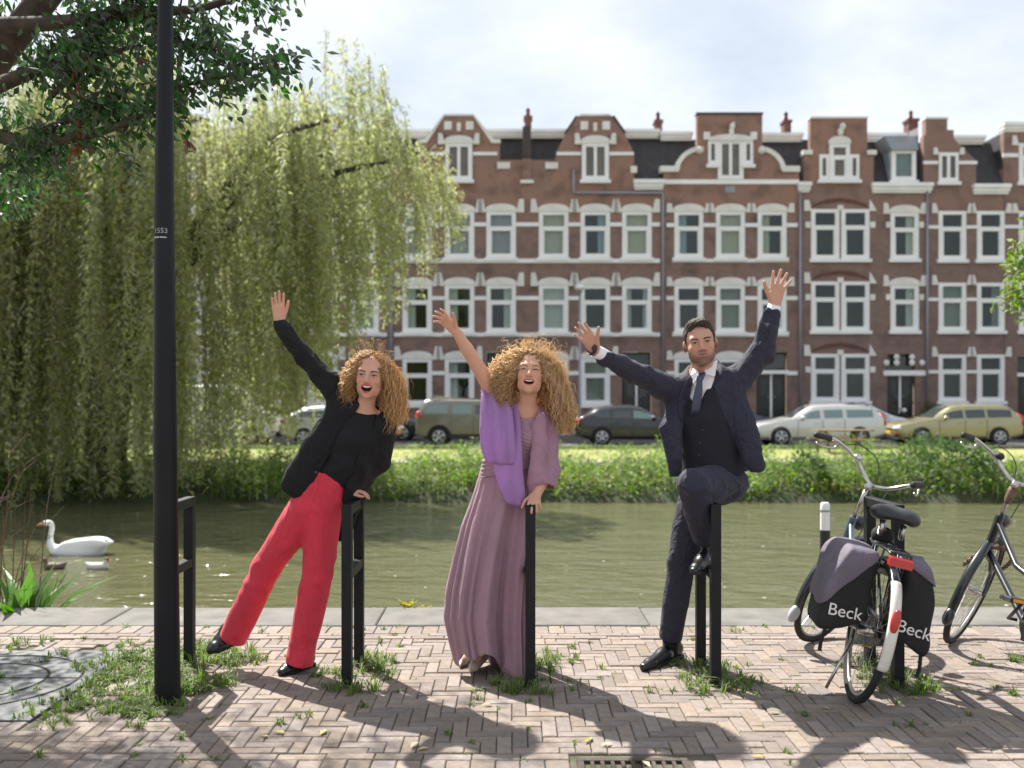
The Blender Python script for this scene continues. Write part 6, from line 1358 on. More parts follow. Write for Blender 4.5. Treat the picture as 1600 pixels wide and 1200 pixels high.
car('grey car parked at the far left behind the willow',4.3,1.78,wagon_top,wagon_belt,(.19,.79),.32,paint('grey_paint',(.20,.21,.23),.4,.3),[(.36,.52,'carglass'),(.54,.69,'carglass'),(.71,.9,'carglass')],(.29,.45),(.905,.97),D1,232,facing='right',pillar_tail=True)
D2 = 41.2
car('white car on the far side behind the silver estate',4.4,1.78,hatch_top,hatch_belt,(.19,.79),.32,paint('white_paint_car',(.74,.74,.73),.0,.3),[(.36,.53,'carglass'),(.55,.70,'carglass'),(.72,.84,'carglass')],(.30,.47),(.82,.95),D2,1446,facing='right')
car('dark blue car on the far side beside the right arm of the jacket',4.4,1.78,hatch_top,hatch_belt,(.19,.79),.32,paint('dark_blue_paint',(.03,.04,.07),.3,.25),[(.36,.53,'carglassl'),(.55,.70,'carglassl'),(.72,.84,'carglass')],(.30,.47),(.82,.95),D2,1236,facing='right')
car('black car on the far side beside the rear of the boxy off-roader',4.3,1.78,hatch_top,hatch_belt,(.19,.79),.32,paint('black_paint',(.014,.014,.016),.2,.25),[(.36,.53,'carglass'),(.55,.70,'carglass'),(.72,.84,'carglass')],(.30,.47),(.82,.95),D2-1.2,662,facing='right')
car('black car on the far side behind the rear of the gold estate',4.3,1.78,hatch_top,hatch_belt,(.19,.79),.32,paint('black_paint_far',(.016,.016,.018),.2,.25),[(.36,.53,'carglass'),(.55,.70,'carglass'),(.72,.84,'carglass')],(.30,.47),(.82,.95),D2,1588,facing='left')
# white van behind the willow
van = empty('delivery_van'); tag(van,'white delivery van parked behind the willow branches','van'); vm = paint('van_white',(.72,.73,.72),0,.4)
vt = [(0,.75),(.03,1.05),(.10,1.18),(.16,1.30),(.27,1.98),(.33,2.12),(.6,2.18),(.97,2.16),(1,1.9)]
fv = lambda x: float(np.interp(x,[a for a,_ in vt],[b for _,b in vt])); Lv,hv = 5.0,.95; rings = []
for x in list(np.linspace(0,1,40)):
    t_ = fv(x); b_ = min(1.15,t_-.03); w = hv*float(np.interp(x,[0,.05,.2,1],[.78,.93,1,.98])); k = min(1,(t_-b_)/.4); s_ = [(0,.3),(w*.9,.3),(w,.42),(w,b_),(w*(1-.06*k),b_+.6*(t_-b_)),(w*(1-.12*k),t_-.06),(w*(1-.25*k),t_),(0,t_+.02)]; rings.append([(x*Lv,-a,b) for a,b in s_]+[(x*Lv,a,b) for a,b in s_[-2:0:-1]])
autosmooth(MB().loft(rings).build('body',vm,van,True),35)
for sg in (-1,1):
    MB().add([(.20*Lv,sg*(hv*.985),1.2),(.36*Lv,sg*(hv*.99),1.2),(.36*Lv,sg*(hv*.93),1.85),(.255*Lv,sg*(hv*.93),1.85)],[(0,1,2,3)]).build('side_window',M['carglass'],van); MB().ball((.05*Lv,sg*hv*.7,.95),(.16,.15,.13)).build('headlight',M['head'],van,True); MB().box(Lv-.06,Lv+.01,sg*hv*.86-.06,sg*hv*.86+.06,.8,1.3).build('tail_light',M['tail'],van); MB().box(.6*Lv-.008,.6*Lv+.008,sg*hv*1.002-.004,sg*hv*1.002+.004,.45,1.95).build('door_seam',M['trim'],van)
MB().add([(.165*Lv,-.75,1.335),(.165*Lv,.75,1.335),(.268*Lv,.68,1.985),(.268*Lv,-.68,1.985)],[(0,1,2,3)]).build('windscreen',M['carglass'],van); MB().box(-.02,.1,-.75,.75,.32,.5).build('bumper',M['trim'],van)
for x in (.17,.80):
    for sg in (-1,1):
        m_ = MB(); m_.tube([(x*Lv,sg*(hv-.2),.33),(x*Lv,sg*(hv+.012),.33)],.33,20); w_ = m_.build('wheel',M['tyre'],van); m_ = MB(); m_.tube([(x*Lv,sg*(hv+.012),.33),(x*Lv,sg*(hv+.03),.33)],.19,14); m_.build('rim',M['alloy'],w_)
van.location = ((430-800)/FPX*35.0,D1,-.285); van.rotation_euler = (0,0,math.pi)
# picnic table on the lawn
M['wood'] = mat('weathered_wood',(.26,.19,.12),.85,var=.4,vscale=6); pt = empty('picnic_table',((1316-800)/FPX*31.5,31.5,-.33)); tag(pt,'wooden picnic table on the lawn in front of the silver estate','picnic table')
for k in range(5): MB().box(-.9,.9,-.36+k*.146,-.36+k*.146+.135,.70,.74).build('plank',M['wood'],pt)
for sg in (-1,1):
    for q in range(2): MB().box(-.9,.9,sg*.72-.14+q*.146,sg*.72-.14+q*.146+.135,.42,.46).build('seat_plank',M['wood'],pt)
    for x in (-.6,.6): m_ = MB(); m_.tube([(x,sg*.28,.70),(x,sg*.62,0)],.045,4); m_.build('leg',M['wood'],pt)
for x in (-.6,.6): MB().box(x-.02,x+.02,-.8,.8,.37,.42).build('cross_beam',M['wood'],pt)
for x in (-.6,.6): m_ = MB(); m_.tube([(x,0,.70),(x*.3,0,.40)],.03,4); m_.build('brace',M['wood'],pt)
# thin street lamp before the houses
sl_ = empty('street_lamp',((906-800)/FPX*43.9,43.9,-.17)); tag(sl_,'slim grey street lamp with white head before the brick houses','street lamp')
m_ = MB(); m_.tube([(0,0,0),(0,0,1.0),(0,0,6.2)],[.075,.06,.045],10); m_.build('post',M['zinc'],sl_,True); m_ = MB(); m_.ball((0,-.1,6.42),(.24,.32,.14)); m_.build('lamp_head',M['wpaint'],sl_,True); m_ = MB(); m_.tube([(0,0,6.15),(0,0,6.32)],[.06,.12],10); m_.build('collar',M['zinc'],sl_,True)
# scooter at the door
sc_ = empty('scooter',((1412-800)/FPX*44.4,44.4,-.17)); tag(sc_,'black scooter seen from the front at the arched door','scooter')
m_ = MB(); m_.tube([(0,0,.25),(0,.01,.25)],.25,16); m_.xf(np.array([[0,1,0,0],[1,0,0,0],[0,0,1,0],[0,0,0,1.]])); m_.build('wheel',M['tyre'],sc_); m_ = MB(); m_.ball((0,.05,.70),(.20,.12,.38)); m_.build('front_shield',M['blackmetal'],sc_,True); m_ = MB(); m_.tube([(-.34,0,1.1),(-.2,0,1.05),(.2,0,1.05),(.34,0,1.1)],.022,6); m_.build('handlebar',M['blackmetal'],sc_,True); m_ = MB(); m_.ball((0,-.04,1.02),(.11,.08,.1)); m_.build('headlight',M['head'],sc_,True)
for sg in (-1,1): m_ = MB(); m_.tube([(sg*.22,0,1.08),(sg*.36,0,1.32)],.012,5); m_.ball((sg*.37,0,1.36),(.08,.02,.055)); m_.build('mirror',M['blackmetal'],sc_,True)
m_ = MB(); m_.ball((0,.7,.75),(.2,.5,.1)); m_.build('seat',M['leather'],sc_,True)
bush('hedge',((1462-800)/FPX*44.9,44.9,.45),(.8,.45,.7),900,M['darkleaf'],'dark hedge beside the drainpipe behind the gold car',.16)
# ================================================================== TREES
M['willowleaf'] = mat('willow_leaf',(.42,.455,.19),.5,rnd=.34,trans=.6); M['willowtwig'] = mat('willow_twig',(.30,.24,.07),.7,trans=.2); M['cherryleaf'] = mat('cherry_leaf',(.05,.115,.03),.38,rnd=.4,trans=.5,spec=.6); M['limeleaf'] = mat('lime_leaf',(.20,.30,.05),.45,rnd=.3,trans=.5); M['darktree'] = mat('dark_tree_leaf',(.022,.06,.030),.5,rnd=.4,trans=.25); M['dryseed'] = mat('dry_seed',(.16,.06,.03),.8,rnd=.3)
def limb(mb, pts, r0, r1, n=8, sub=6):
    q = cr(pts,sub); mb.tube(q,list(np.linspace(r0,r1,len(q))),n)
# ---- weeping willow on the far bank
def willow():
    root = empty('willow_tree',(-9.9,24.2,-.4)); tag(root,'big weeping willow with yellow green hanging branches on the far bank','tree'); o0 = np.array(root.location)
    tr = MB(); base = np.array((0,0,-.3)); limb(tr,[base,(.1,0,1.2),(.35,0,2.4),(.5,0,3.6)],.50,.34,10); lims = []
    for ang,ln,h in ((.2,5.0,8.2),(1.2,4.0,9.5),(2.3,4.6,8.8),(3.1,5.8,8.3),(3.9,4.4,8.0),(5.0,4.8,8.6),(5.8,6.0,8.4),(6.2,6.6,7.8),(.55,5.6,9.2),(2.7,3.0,9.8),(4.5,2.6,9.6)):
        dx,dy = math.cos(ang)*ln,math.sin(ang)*ln*.6; pts = [(.4,0,3.2),(.4+dx*.3,dy*.3,5.4),(.4+dx*.7,dy*.7,h-.8),(.4+dx,dy,h-.3)]; limb(tr,pts,.20,.04,7); lims.append(cr(pts,8))
    tr.build('trunk',mat_bark,root,True)
    # hanging strands from points near limb ends and on a dome
    N = 1250; S = []
    for i in range(N):
        if i%3 == 0:
            l = random.choice(lims); p = l[random.randint(len(l)//3,len(l)-1)]+RNG.normal(size=3)*np.array((.7,.6,.35))
        else:
            a = random.uniform(0,2*math.pi); r = random.random()**.58; rx,ry = 8.1,2.7
            p = np.array((.5+math.cos(a)*r*rx,math.sin(a)*r*ry,0)); p[2] = 9.8+.10*p[0]-3.3*r**2.2+.7*math.sin(p[0]*1.1+1)+.5*math.sin(p[0]*2.3+p[1])+random.gauss(0,.35)
        if math.sin(p[0]*1.9+.6*p[1])+math.sin(p[0]*.83+2+p[1]*1.3) < -.7 and random.random() < .8: continue
        x = p[0]; low = np.interp(x,[-9,-3.5,.5,3.0,4.6,5.8,7,9],[-.4,-.5,-.5,.0,1.5,3.0,4.4,6.2])+abs(random.gauss(0,.8))
        if p[1] > 1.5: low += .8
        ln = max(.8,p[2]-low); 
        if random.random() < .35: ln *= random.uniform(.3,.8)
        S.append((p,ln))
    pos, nn, dirs, tw = [], 0, [], MB()
    LV,LD,LL = [],[],[]
    for p,ln in S:
        K = max(6,int(ln*13)); t = np.linspace(0,1,K); sw = RNG.normal(size=2)*.10; out_ = nrm((p[0]-.5,p[1],0))*.35
        ph = random.uniform(0,6); path = p[None]+np.stack([out_[0]*np.sin(t*1.5)+sw[0]*t*ln*.5+.06*np.sin(t*7+ph),out_[1]*np.sin(t*1.5)+sw[1]*t*ln*.4,.15*np.sin(t*3)-ln*t],1)
        if random.random() < .55: tw.tube(path[::max(1,K//7)],.010,3,cap=False)
        m = 4; C = np.repeat(path,m,0)+RNG.normal(size=(K*m,3))*.06; a = RNG.uniform(0,6.28,K*m); LV.append(C); LD.append(np.stack([np.cos(a)*.75,np.sin(a)*.75,RNG.uniform(-1.3,-.2,K*m)],1))
    C = np.concatenate(LV); D = np.concatenate(LD); keep = RNG.random(len(C)) < min(1,300000/len(C)); C,D = C[keep],D[keep]
    V,F = leaf_faces(C,RNG.uniform(.11,.20,len(C)),RNG.uniform(.026,.048,len(C)),D); cw = mesh_obj('crown',V,F,M['willowleaf'],root,False); tag(tw.build('hanging_twigs',M['willowtwig'],root),kind='stuff'); return len(C)
willow()
# ---- generic leafy mass (clumped)
def clumped(centers, rad, n, squash=.8):
    k = len(centers); idx = RNG.integers(0,k,n); u = RNG.normal(size=(n,3)); u /= np.linalg.norm(u,axis=1,keepdims=True); r = np.asarray(rad)[idx]*RNG.uniform(.25,1,n)**.6
    return np.asarray(centers)[idx]+u*r[:,None]*np.array((1,1,squash)),u
def far_tree(name, base, h, r, n, m, lab, ll=.3):
    root = empty(name,base); t_ = MB(); limb(t_,[(0,0,-.2),(.1,0,h*.3),(0,.1,h*.7)],.25,.08); cs,rs = [],[]
    for k in range(26):
        a = random.uniform(0,6.28); q = random.random()**.5; z = random.uniform(.25,1)*h; w = r*math.sin(math.pi*min(1,max(.1,(z/h-.15)/.95)))**.6; c = (math.cos(a)*q*w,math.sin(a)*q*w,z); cs.append(c); rs.append(random.uniform(.5,1.0)*r*.42); limb(t_,[(0,0,max(.5,z*.6)),(c[0]*.6,c[1]*.6,z*.85),c],.06,.015,5,3)
    t_.build('trunk',mat_bark,root,True); C,u = clumped(cs,rs,n); V,F = leaf_faces(C,RNG.uniform(ll*.6,ll*1.2,n),RNG.uniform(ll*.3,ll*.55,n),u+RNG.normal(size=(n,3))*.7-np.array((0,0,.4))); mesh_obj('crown',V,F,m,root,False); tag(root,lab,'tree'); return root
far_tree('evergreen_tree',(-13.6,25.5,-.4),8.2,2.6,15000,M['darktree'],'dark blue green tree at the left edge beside the willow',.26)
# ---- cherry tree on the quay, branches reaching into the frame from the left
def cherry():
    root = empty('cherry_tree',(-4.3,6.1,0)); tag(root,'cherry tree with dark glossy leaves reaching in from the top left','tree'); b0 = np.array(root.location); t_ = MB(); tips = []
    limb(t_,[(0,0,-.3),(.05,0,1.2),(.2,-.05,2.3)],.17,.14,10); limb(t_,[(.2,-.05,2.2),(.9,-.1,3.1),(1.9,-.2,4.3),(2.6,-.3,5.2)],.12,.05,8); limb(t_,[(.2,-.05,2.2),(-.6,.3,3.4),(-1.2,.6,4.6)],.10,.04,8); limb(t_,[(.5,-.1,2.7),(.4,.5,4.2),(.2,1.0,5.6)],.08,.03,8)
    Q = lambda px,py,d: P(px,py,d)-b0
    br = [([(.2,-.05,2.15),Q(-40,232,5.7),Q(40,222,5.6),Q(120,215,5.5),Q(190,195,5.4),Q(245,170,5.35)],.055,.010),([Q(40,222,5.6),Q(100,190,5.6),Q(170,160,5.5),Q(200,140,5.4)],.03,.007),([Q(200,178,5.4),Q(260,140,5.35),Q(330,125,5.3),Q(400,108,5.25),Q(436,100,5.22)],.016,.004),([Q(-20,140,5.7),Q(60,110,5.7),Q(140,90,5.6),Q(220,70,5.5)],.05,.008),([Q(-10,40,5.8),Q(100,35,5.7),Q(200,20,5.6),Q(300,15,5.5),Q(390,-8,5.4),Q(445,-10,5.4)],.05,.006),([Q(80,150,5.6),Q(120,110,5.5),Q(130,80,5.5)],.02,.005),([Q(220,25,5.6),Q(270,60,5.5),Q(320,75,5.4),Q(345,70,5.4)],.016,.004),([Q(-30,280,5.9),Q(30,245,5.8),Q(70,238,5.7)],.02,.005),([Q(60,100,5.7),Q(150,40,5.6),Q(230,-20,5.5)],.03,.006)]
    LC,LD = [],[]
    def dress(q, dens, ln, spread=.10):
        q = np.array(q); n = int(len(q)*dens)
        for _ in range(n):
            k = random.randint(0,len(q)-1); p = q[k]+RNG.normal(size=3)*np.array((spread,spread*1.3,spread*.8)); LC.append(p); a = random.uniform(0,6.28); LD.append((math.cos(a)*.7+.35,math.sin(a)*.5,random.uniform(-1.1,-.1)))
    for pts,r0,r1 in br:
        q = cr(pts,10); t_.tube(q,list(np.linspace(r0,r1,len(q))),6); dress(q[len(q)//5:],7.5,.1,.075)
        for k in range(7):
            i = random.randint(len(q)//4,len(q)-1); e = q[i]+np.array((random.uniform(-.05,.15),random.uniform(-.3,.25),random.uniform(-.20,.22))); w = cr([q[i],.5*(q[i]+e)+np.array((0,0,.04)),e],4); t_.tube(w,list(np.linspace(.006,.0025,len(w))),4); dress(w,4.5,.1,.05)
    t_.build('trunk',mat_bark,root,True)
    # dense inner crown (out of and at the edge of the frame)
    cs,rs = [],[]
    for k in range(70):
        px = random.uniform(-420,235); py = random.uniform(-420,250); 
        lim = np.interp(px,[-400,0,110,235],[330,228,170,60])
        if py > lim: continue
        cs.append(Q(px,py,random.uniform(5.4,7.2))); rs.append(random.uniform(.16,.34))
    for k in range(26): cs.append((random.uniform(-1.6,2.6),random.uniform(-.3,1.8),random.uniform(4.7,6.6))); rs.append(random.uniform(.25,.5))
    for k in range(22): cs.append(Q(random.uniform(-220,45),random.uniform(225,440),random.uniform(6.6,7.6))); rs.append(random.uniform(.14,.26))
    C,u = clumped(cs,rs,15000); LC2 = np.concatenate([np.array(LC),C]); LD2 = np.concatenate([np.array(LD),u*.5+RNG.normal(size=(len(C),3))*.5+np.array((.1,0,-.6))])
    # keep leaves out of the pole's near side
    W_ = LC2+b0; px = 800+W_[:,0]/W_[:,1]*FPX; py = YH-(W_[:,2]-HC)/W_[:,1]*FPX
    vis = (px > 5)&(px < 470)&(py > 5)&(py < 300); idx = np.nonzero(vis)[0]; order_ = idx[np.argsort(-(px[idx]))]   # tips that stand free first
    own_ = set(order_[:300].tolist()); rest = np.array([i for i in range(len(LC2)) if i not in own_])
    V,F = leaf_faces(LC2[rest],RNG.uniform(.05,.085,len(rest)),RNG.uniform(.020,.034,len(rest)),LD2[rest]); cr_ = mesh_obj('crown',V,F,M['cherryleaf'],root,False)
    # single leaves with midrib fold and pointed tip
    Vl = [(0,0,0),(.012,.25,.02),(.24,.42,.05),(.22,.62,.03),(0,1,-.05),(-.22,.62,.03),(-.24,.42,.05),(-.012,.25,.02),(0,.45,0)]; Fl = [(0,1,8,7),(1,2,3,8),(8,3,4),(8,4,5),(7,8,5,6)]; lf_ = None
    for i in order_[:300]:
        if lf_ is None: o = mesh_obj('leaf',Vl,Fl,M['cherryleaf'],cr_,False); lf_ = o
        else: o = lf_.copy(); COL.objects.link(o)
        d = nrm(LD2[i]); r_ = RNG.normal(size=3); s_ = nrm(np.cross(d,r_)); n_2 = np.cross(s_,d); L_ = random.uniform(.055,.085); m4 = Matrix.Identity(4)
        for a in range(3): m4[a][0] = s_[a]*L_*.95; m4[a][1] = d[a]*L_; m4[a][2] = n_2[a]*L_; m4[a][3] = LC2[i][a]
        o.matrix_local = m4
    # dry seed clusters
    sd = MB()
    for k in range(16):
        px = random.uniform(90,300); py = random.uniform(70,235); p = Q(px,py,5.45)
        for q in range(7): e = p+RNG.normal(size=3)*np.array((.02,.02,.03)); sd.tube([p,e+np.array((0,0,-.035))],[.004,.008],4)
    tag(sd.build('dry_seed_cluster',M['dryseed'],root),kind='stuff')
cherry()
# ---- light green tree at the right edge (mostly outside the frame)
def right_tree():
    root = empty('young_tree',(6.6,10.0,0)) ; root.location = (7.2,10.2,-.98); tag(root,'light green leafy branch of a tree at the right edge','tree'); b0 = np.array(root.location); t_ = MB(); Q = lambda px,py,d: P(px,py,d)-b0
    limb(t_,[(0,0,-.6),(.1,0,1.8),(.0,.1,3.6),(.1,0,5.5)],.12,.04); cs,rs = [],[]
    for a,b_,d,r in ((1592,385,10,.10),(1590,420,10,.13),(1603,450,10,.16),(1585,465,10,.12),(1596,485,10,.11),(1640,430,10,.4),(1680,350,10,.5),(1740,420,10.2,.7),(1800,300,10.2,.8),(1720,250,10.3,.6),(1850,420,10,.8),(1780,500,10,.6)):
        c = Q(a,b_,d); cs.append(c); rs.append(r); limb(t_,[(.05,0,max(1.5,c[2]-1.0)),tuple(.5*(np.array((.05,0,c[2]-.4))+c)),tuple(c)],.025,.006,5,4)
    t_.build('trunk',mat_bark,root,True); n = 2600; w = np.array(rs)**2; w /= w.sum(); idx = RNG.choice(len(cs),n,p=w); u = RNG.normal(size=(n,3)); u /= np.linalg.norm(u,axis=1,keepdims=True); C = np.array(cs)[idx]+u*(np.array(rs)[idx]*RNG.uniform(.2,1,n)**.6)[:,None]
    extra = np.concatenate([np.array([Q(a,b_,10.0)]*26)+RNG.normal(size=(26,3))*np.array((.06,.08,.06)) for a,b_ in ((1592,385),(1588,420),(1600,440),(1578,462),(1592,480),(1598,405))]); C = np.concatenate([C,extra]); u = np.concatenate([u,RNG.normal(size=(len(extra),3))])
    V,F = leaf_faces(C,RNG.uniform(.06,.11,len(C)),RNG.uniform(.035,.055,len(C)),u+np.array((0,0,-.3))); mesh_obj('crown',V,F,M['limeleaf'],root,False)
right_tree()
# ---- plants at the near quay edge, left
def dock_plant(base, n, h, lab, m, name='dock_plant', wd=.14):
    root = empty(name,base); k = 0; src = None
    for i in range(n):
        a = random.uniform(0,6.28); ln = random.uniform(.6,1.0)*h; lean = random.uniform(.15,.9); st = []
        for q in np.linspace(0,1,7): r = lean*ln*q**1.5; st.append(np.array((math.cos(a)*r+random.uniform(-.02,.02),math.sin(a)*r,ln*q*(1-.35*lean*q))))
        side = np.array((-math.sin(a),math.cos(a),0)); m_ = MB(); r1,r2,r3 = [],[],[]
        for j,p in enumerate(st): w = wd*ln*.5*math.sin(math.pi*min(1,.12+j/6*.88))*(.9+.2*math.sin(j*2)); r1.append(p-side*w+np.array((0,0,w*.35))); r2.append(p); r3.append(p+side*w+np.array((0,0,w*.35)))
        m_.loft([r1,r2,r3],cap=False,closed=False); m_.build('leaf',m,root,True)
    tag(root,lab,'plant'); return root
M['dockleaf'] = mat('dock_leaf',(.085,.20,.022),.4,rnd=.3,trans=.45)
g = P(38,945,7.1); dock_plant((g[0],7.05,-.45),46,.85,'broad leaved bright green plant growing at the quay edge on the left',M['dockleaf'])
M['yellowplant'] = mat('yellow_weed',(.42,.40,.04),.5,trans=.45)
for a,lab in ((640,'small yellow green weed on the quay edge left of the mauve dress'),(665,'tiny yellow weed on the quay edge beside the mauve dress')): dock_plant((P(a,950,6.9)[0],6.88,-.05),12,.13 if a == 640 else .09,lab,M['yellowplant'],'quay_weed',.3)
tg = empty('dry_shrub',(P(-5,900,7.3)[0],7.3,-1.0)); tag(tg,'leafless dry brown twigs standing at the left edge above the water','shrub'); m_ = MB()
for k in range(34):
    x = random.gauss(-.05,.14); h = random.uniform(1.0,2.15); lean = random.gauss(.05,.11); q = cr([(x*.5,random.gauss(0,.1),0),(x+lean*.4,0,h*.45),(x+lean*1.1,random.gauss(0,.08),h*.8),(x+lean*1.8+random.gauss(0,.05),0,h)],4); m_.tube(q,list(np.linspace(.006,.002,len(q))),4)
    for j in range(4): i = random.randint(4,len(q)-1); e = q[i]+np.array((random.gauss(0,.09),random.gauss(0,.05),random.uniform(.03,.16))); m_.tube([q[i],e],[.003,.0012],3)
m_.build('twigs',mat('dry_twig',(.15,.095,.06),.9,rnd=.3),tg)
# ================================================================== BICYCLES, BIRDS, POST
M['bikeblue'] = mat('bike_frame_blue_grey',(.10,.14,.18),.3,metal=.3,coat=.5); M['bikeblack'] = mat('bike_frame_black',(.016,.018,.022),.28,coat=.5); M['chrome'] = mat('worn_chrome',(.62,.60,.57),.22,metal=.95,var=.3,vscale=20); M['grip'] = mat('black_grip',(.018,.018,.018),.6,bump=.4,bscale=200); M['saddle'] = mat('black_saddle',(.018,.019,.021),.38); M['bagblack'] = mat('black_pannier_cloth',(.016,.016,.017),.85,bump=.3,bscale=120,var=.3,vscale=8); M['bagpurple'] = mat('purple_grey_flap',(.145,.125,.16),.75,bump=.35,bscale=40,var=.2,vscale=6); M['baglettering'] = mat('bag_print',(.70,.69,.66),.7); M['reflred'] = mat('red_reflector',(.42,.018,.014),.25,coat=.6); M['fenderwhite'] = mat('white_mudguard',(.68,.66,.60),.4,var=.2,vscale=8); M['rust'] = mat('rusty_steel',(.20,.13,.09),.6,metal=.5,var=.5,vscale=30); M['rimsteel'] = mat('rim_steel',(.45,.43,.40),.35,metal=.8,var=.3,vscale=15); M['amberref'] = mat('amber_reflector',(.85,.36,.03),.3); M['flapgrey'] = mat('grey_mudflap',(.42,.42,.44),.6)
def circ(cx,cz,r,n,a0=0,a1=2*math.pi,y=0): return [np.array((cx+r*math.cos(a),y,cz+r*math.sin(a))) for a in np.linspace(a0,a1,n,endpoint=(abs(a1-a0) < 6.28))]
def rot_axis(p0, ax, ang):
    return Matrix.Translation(Vector(p0))@Matrix.Rotation(ang,4,Vector(ax))@Matrix.Translation(-Vector(p0))
def make_bike(label, framemat, pos, yaw, lean, steer, panniers=False, white_fender=False, lock=False):
    """local x forward, y left, z up, rear tyre contact at the origin"""
    root = empty('bicycle'); tag(root,label,'bicycle','bicycles parked on the quay'); R_ = .345; wb = 1.11; rear = np.array((0,0,R_)); front = np.array((wb,0,R_))
    def wheel(c, M4=None):
        m_ = MB(); m_.tube(circ(c[0],c[2],R_-.019,44),.019,8,closed=True); w_ = m_.build('wheel',M['tyre'],root,True); m_ = MB(); m_.tube(circ(c[0],c[2],R_-.042,44),.0095,6,closed=True); rim = m_.build('rim',M['rimsteel'],w_,True)
        m_ = MB()
        for k in range(32):
            a = 2*math.pi*k/32; s_ = 1 if k%2 else -1; b_ = a+(.5 if k%4 < 2 else -.5); m_.tube([c+np.array((.02*math.cos(b_),s_*.03,.02*math.sin(b_))),c+np.array(((R_-.045)*math.cos(a),0,(R_-.045)*math.sin(a)))],.0011,3,cap=False)
        m_.build('spokes',M['chrome'],w_); m_ = MB(); m_.tube([c+np.array((0,-.05,0)),c+np.array((0,.05,0))],.024,10); m_.build('hub',M['chrome'],w_,True)
        objs = [w_]; return objs
    def fender(c, a0, a1, m, r=R_+.022, wd=.025):
        m_ = MB(); A = []
        for a in np.linspace(a0,a1,26): A.append([c+np.array(((r-.012*(t_*t_))*math.cos(a),wd*t_,(r-.012*(t_*t_))*math.sin(a))) for t_ in (-1,-.6,0,.6,1)])
        m_.loft(A,cap=False,closed=False); o = m_.build('mudguard',m,root,True); s_ = o.modifiers.new('thickness','SOLIDIFY'); s_.thickness = .003; return o
    st = np.array((.90,0,.66)); axd = nrm((-.34,0,.94)); head0,head1 = np.array((.935,0,.60)),np.array((.865,0,.80))
    fobj = wheel(front)                        # everything in fobj turns with the handlebar
    wheel(rear)
    fobj.append(fender(front,math.radians(28),math.radians(205),M['bikeblack'])); fe = MB(); fe.ball(front+np.array(((R_+.022)*math.cos(math.radians(207)),0,(R_+.022)*math.sin(math.radians(207))-.01)),(.030,.030,.055)); fobj.append(fe.build('mudflap',M['flapgrey'] if panniers else M['bikeblack'],root,True))
    fender(rear,math.radians(-5),math.radians(150 if white_fender else 190),M['bikeblack'])
    if white_fender: o = fender(rear,math.radians(128),math.radians(196),M['fenderwhite'],R_+.0235,.025); m_ = MB(); a = math.radians(160); m_.ball(rear+np.array(((R_+.03)*math.cos(a),0,(R_+.03)*math.sin(a))),(.018,.021,.058)); m_.build('reflector',M['reflred'],o,True)
    # frame
    bb = np.array((.47,0,.29)); seat = np.array((.27,0,.74)); F_ = MB(); F_.tube([bb,seat],.0165,10); F_.tube([head1*.8+head0*.2,.5*(head1+bb)+np.array((-.04,0,.01)),seat*.45+bb*.55],.0165,10); F_.tube([head0,bb],.0185,10); F_.tube([head0,head1],.023,12)
    for s_ in (-1,1): F_.tube([bb+np.array((-.03,s_*.03,0)),rear+np.array((0,s_*.058,0))],.0095,6); F_.tube([seat+np.array((.01,s_*.02,-.05)),rear+np.array((0,s_*.058,0))],.008,6)
    autosmooth(F_.build('frame',framemat,root,True),50)
    fk = MB()
    for s_ in (-1,1): fk.tube(cr([head0+np.array((.005,s_*.03,-.02)),head0+np.array((.05,s_*.05,-.10)),np.array((1.03,s_*.056,.47)),front+np.array((0,s_*.056,0))],5),.0105,8)
    fk.tube([head0+np.array((.005,-.035,-.01)),head0+np.array((.005,.035,-.01))],.016,8); fobj.append(fk.build('fork',framemat,root,True))
    sp = MB(); sp.tube([seat-(seat-bb)*.1,np.array((.235,0,.86))],.0125,10); sp.build('seat_post',M['chrome'],root,True)
    # saddle
    v = Vox((-.02,-.16,.80),(.42,.16,1.02),.005); v.ell((.11,0,.905),(.105,.105,.038),None,.0); v.cone((.14,0,.905),(.33,0,.902),.055,.022,.05,'add',np.array((0,0,1.)),.6); v.ell((.06,.055,.90),(.06,.055,.045),None,.03); v.ell((.06,-.055,.90),(.06,.055,.045),None,.03); v.ell((.1,0,.855),(.16,.09,.03),None,.02,'cut'); sa = v.build('saddle',M['saddle'],root)
    for s_ in (-.05,.05): m_ = MB(); m_.tube([(.05,s_,.87),(.06,s_,.80),(.09,s_,.80),(.095,s_,.87)],.010,6); m_.build('saddle_spring',M['chrome'],sa,True)
    m_ = MB(); m_.ball((.20,0,.79),(.05,.055,.045)); m_.build('saddle_cover_knot',M['bagblack'],sa,True)
    # handlebar
    hb = MB(); top = np.array((.835,0,.98)); hb.tube([head1,top],.0125,10); hb.tube([top+np.array((-.02,0,0)),top+np.array((.03,0,.02))],.020,10)
    for s_ in (-1,1): hb.tube(cr([top+np.array((.03,0,.02)),top+np.array((.075,s_*.07,.045)),top+np.array((.06,s_*.18,.12)),top+np.array((-.03,s_*.265,.155)),top+np.array((-.13,s_*.295,.15)),top+np.array((-.22,s_*.305,.14))],6),.0112,10)
    h_ = hb.build('handlebar',M['chrome'],root,True); fobj.append(h_)
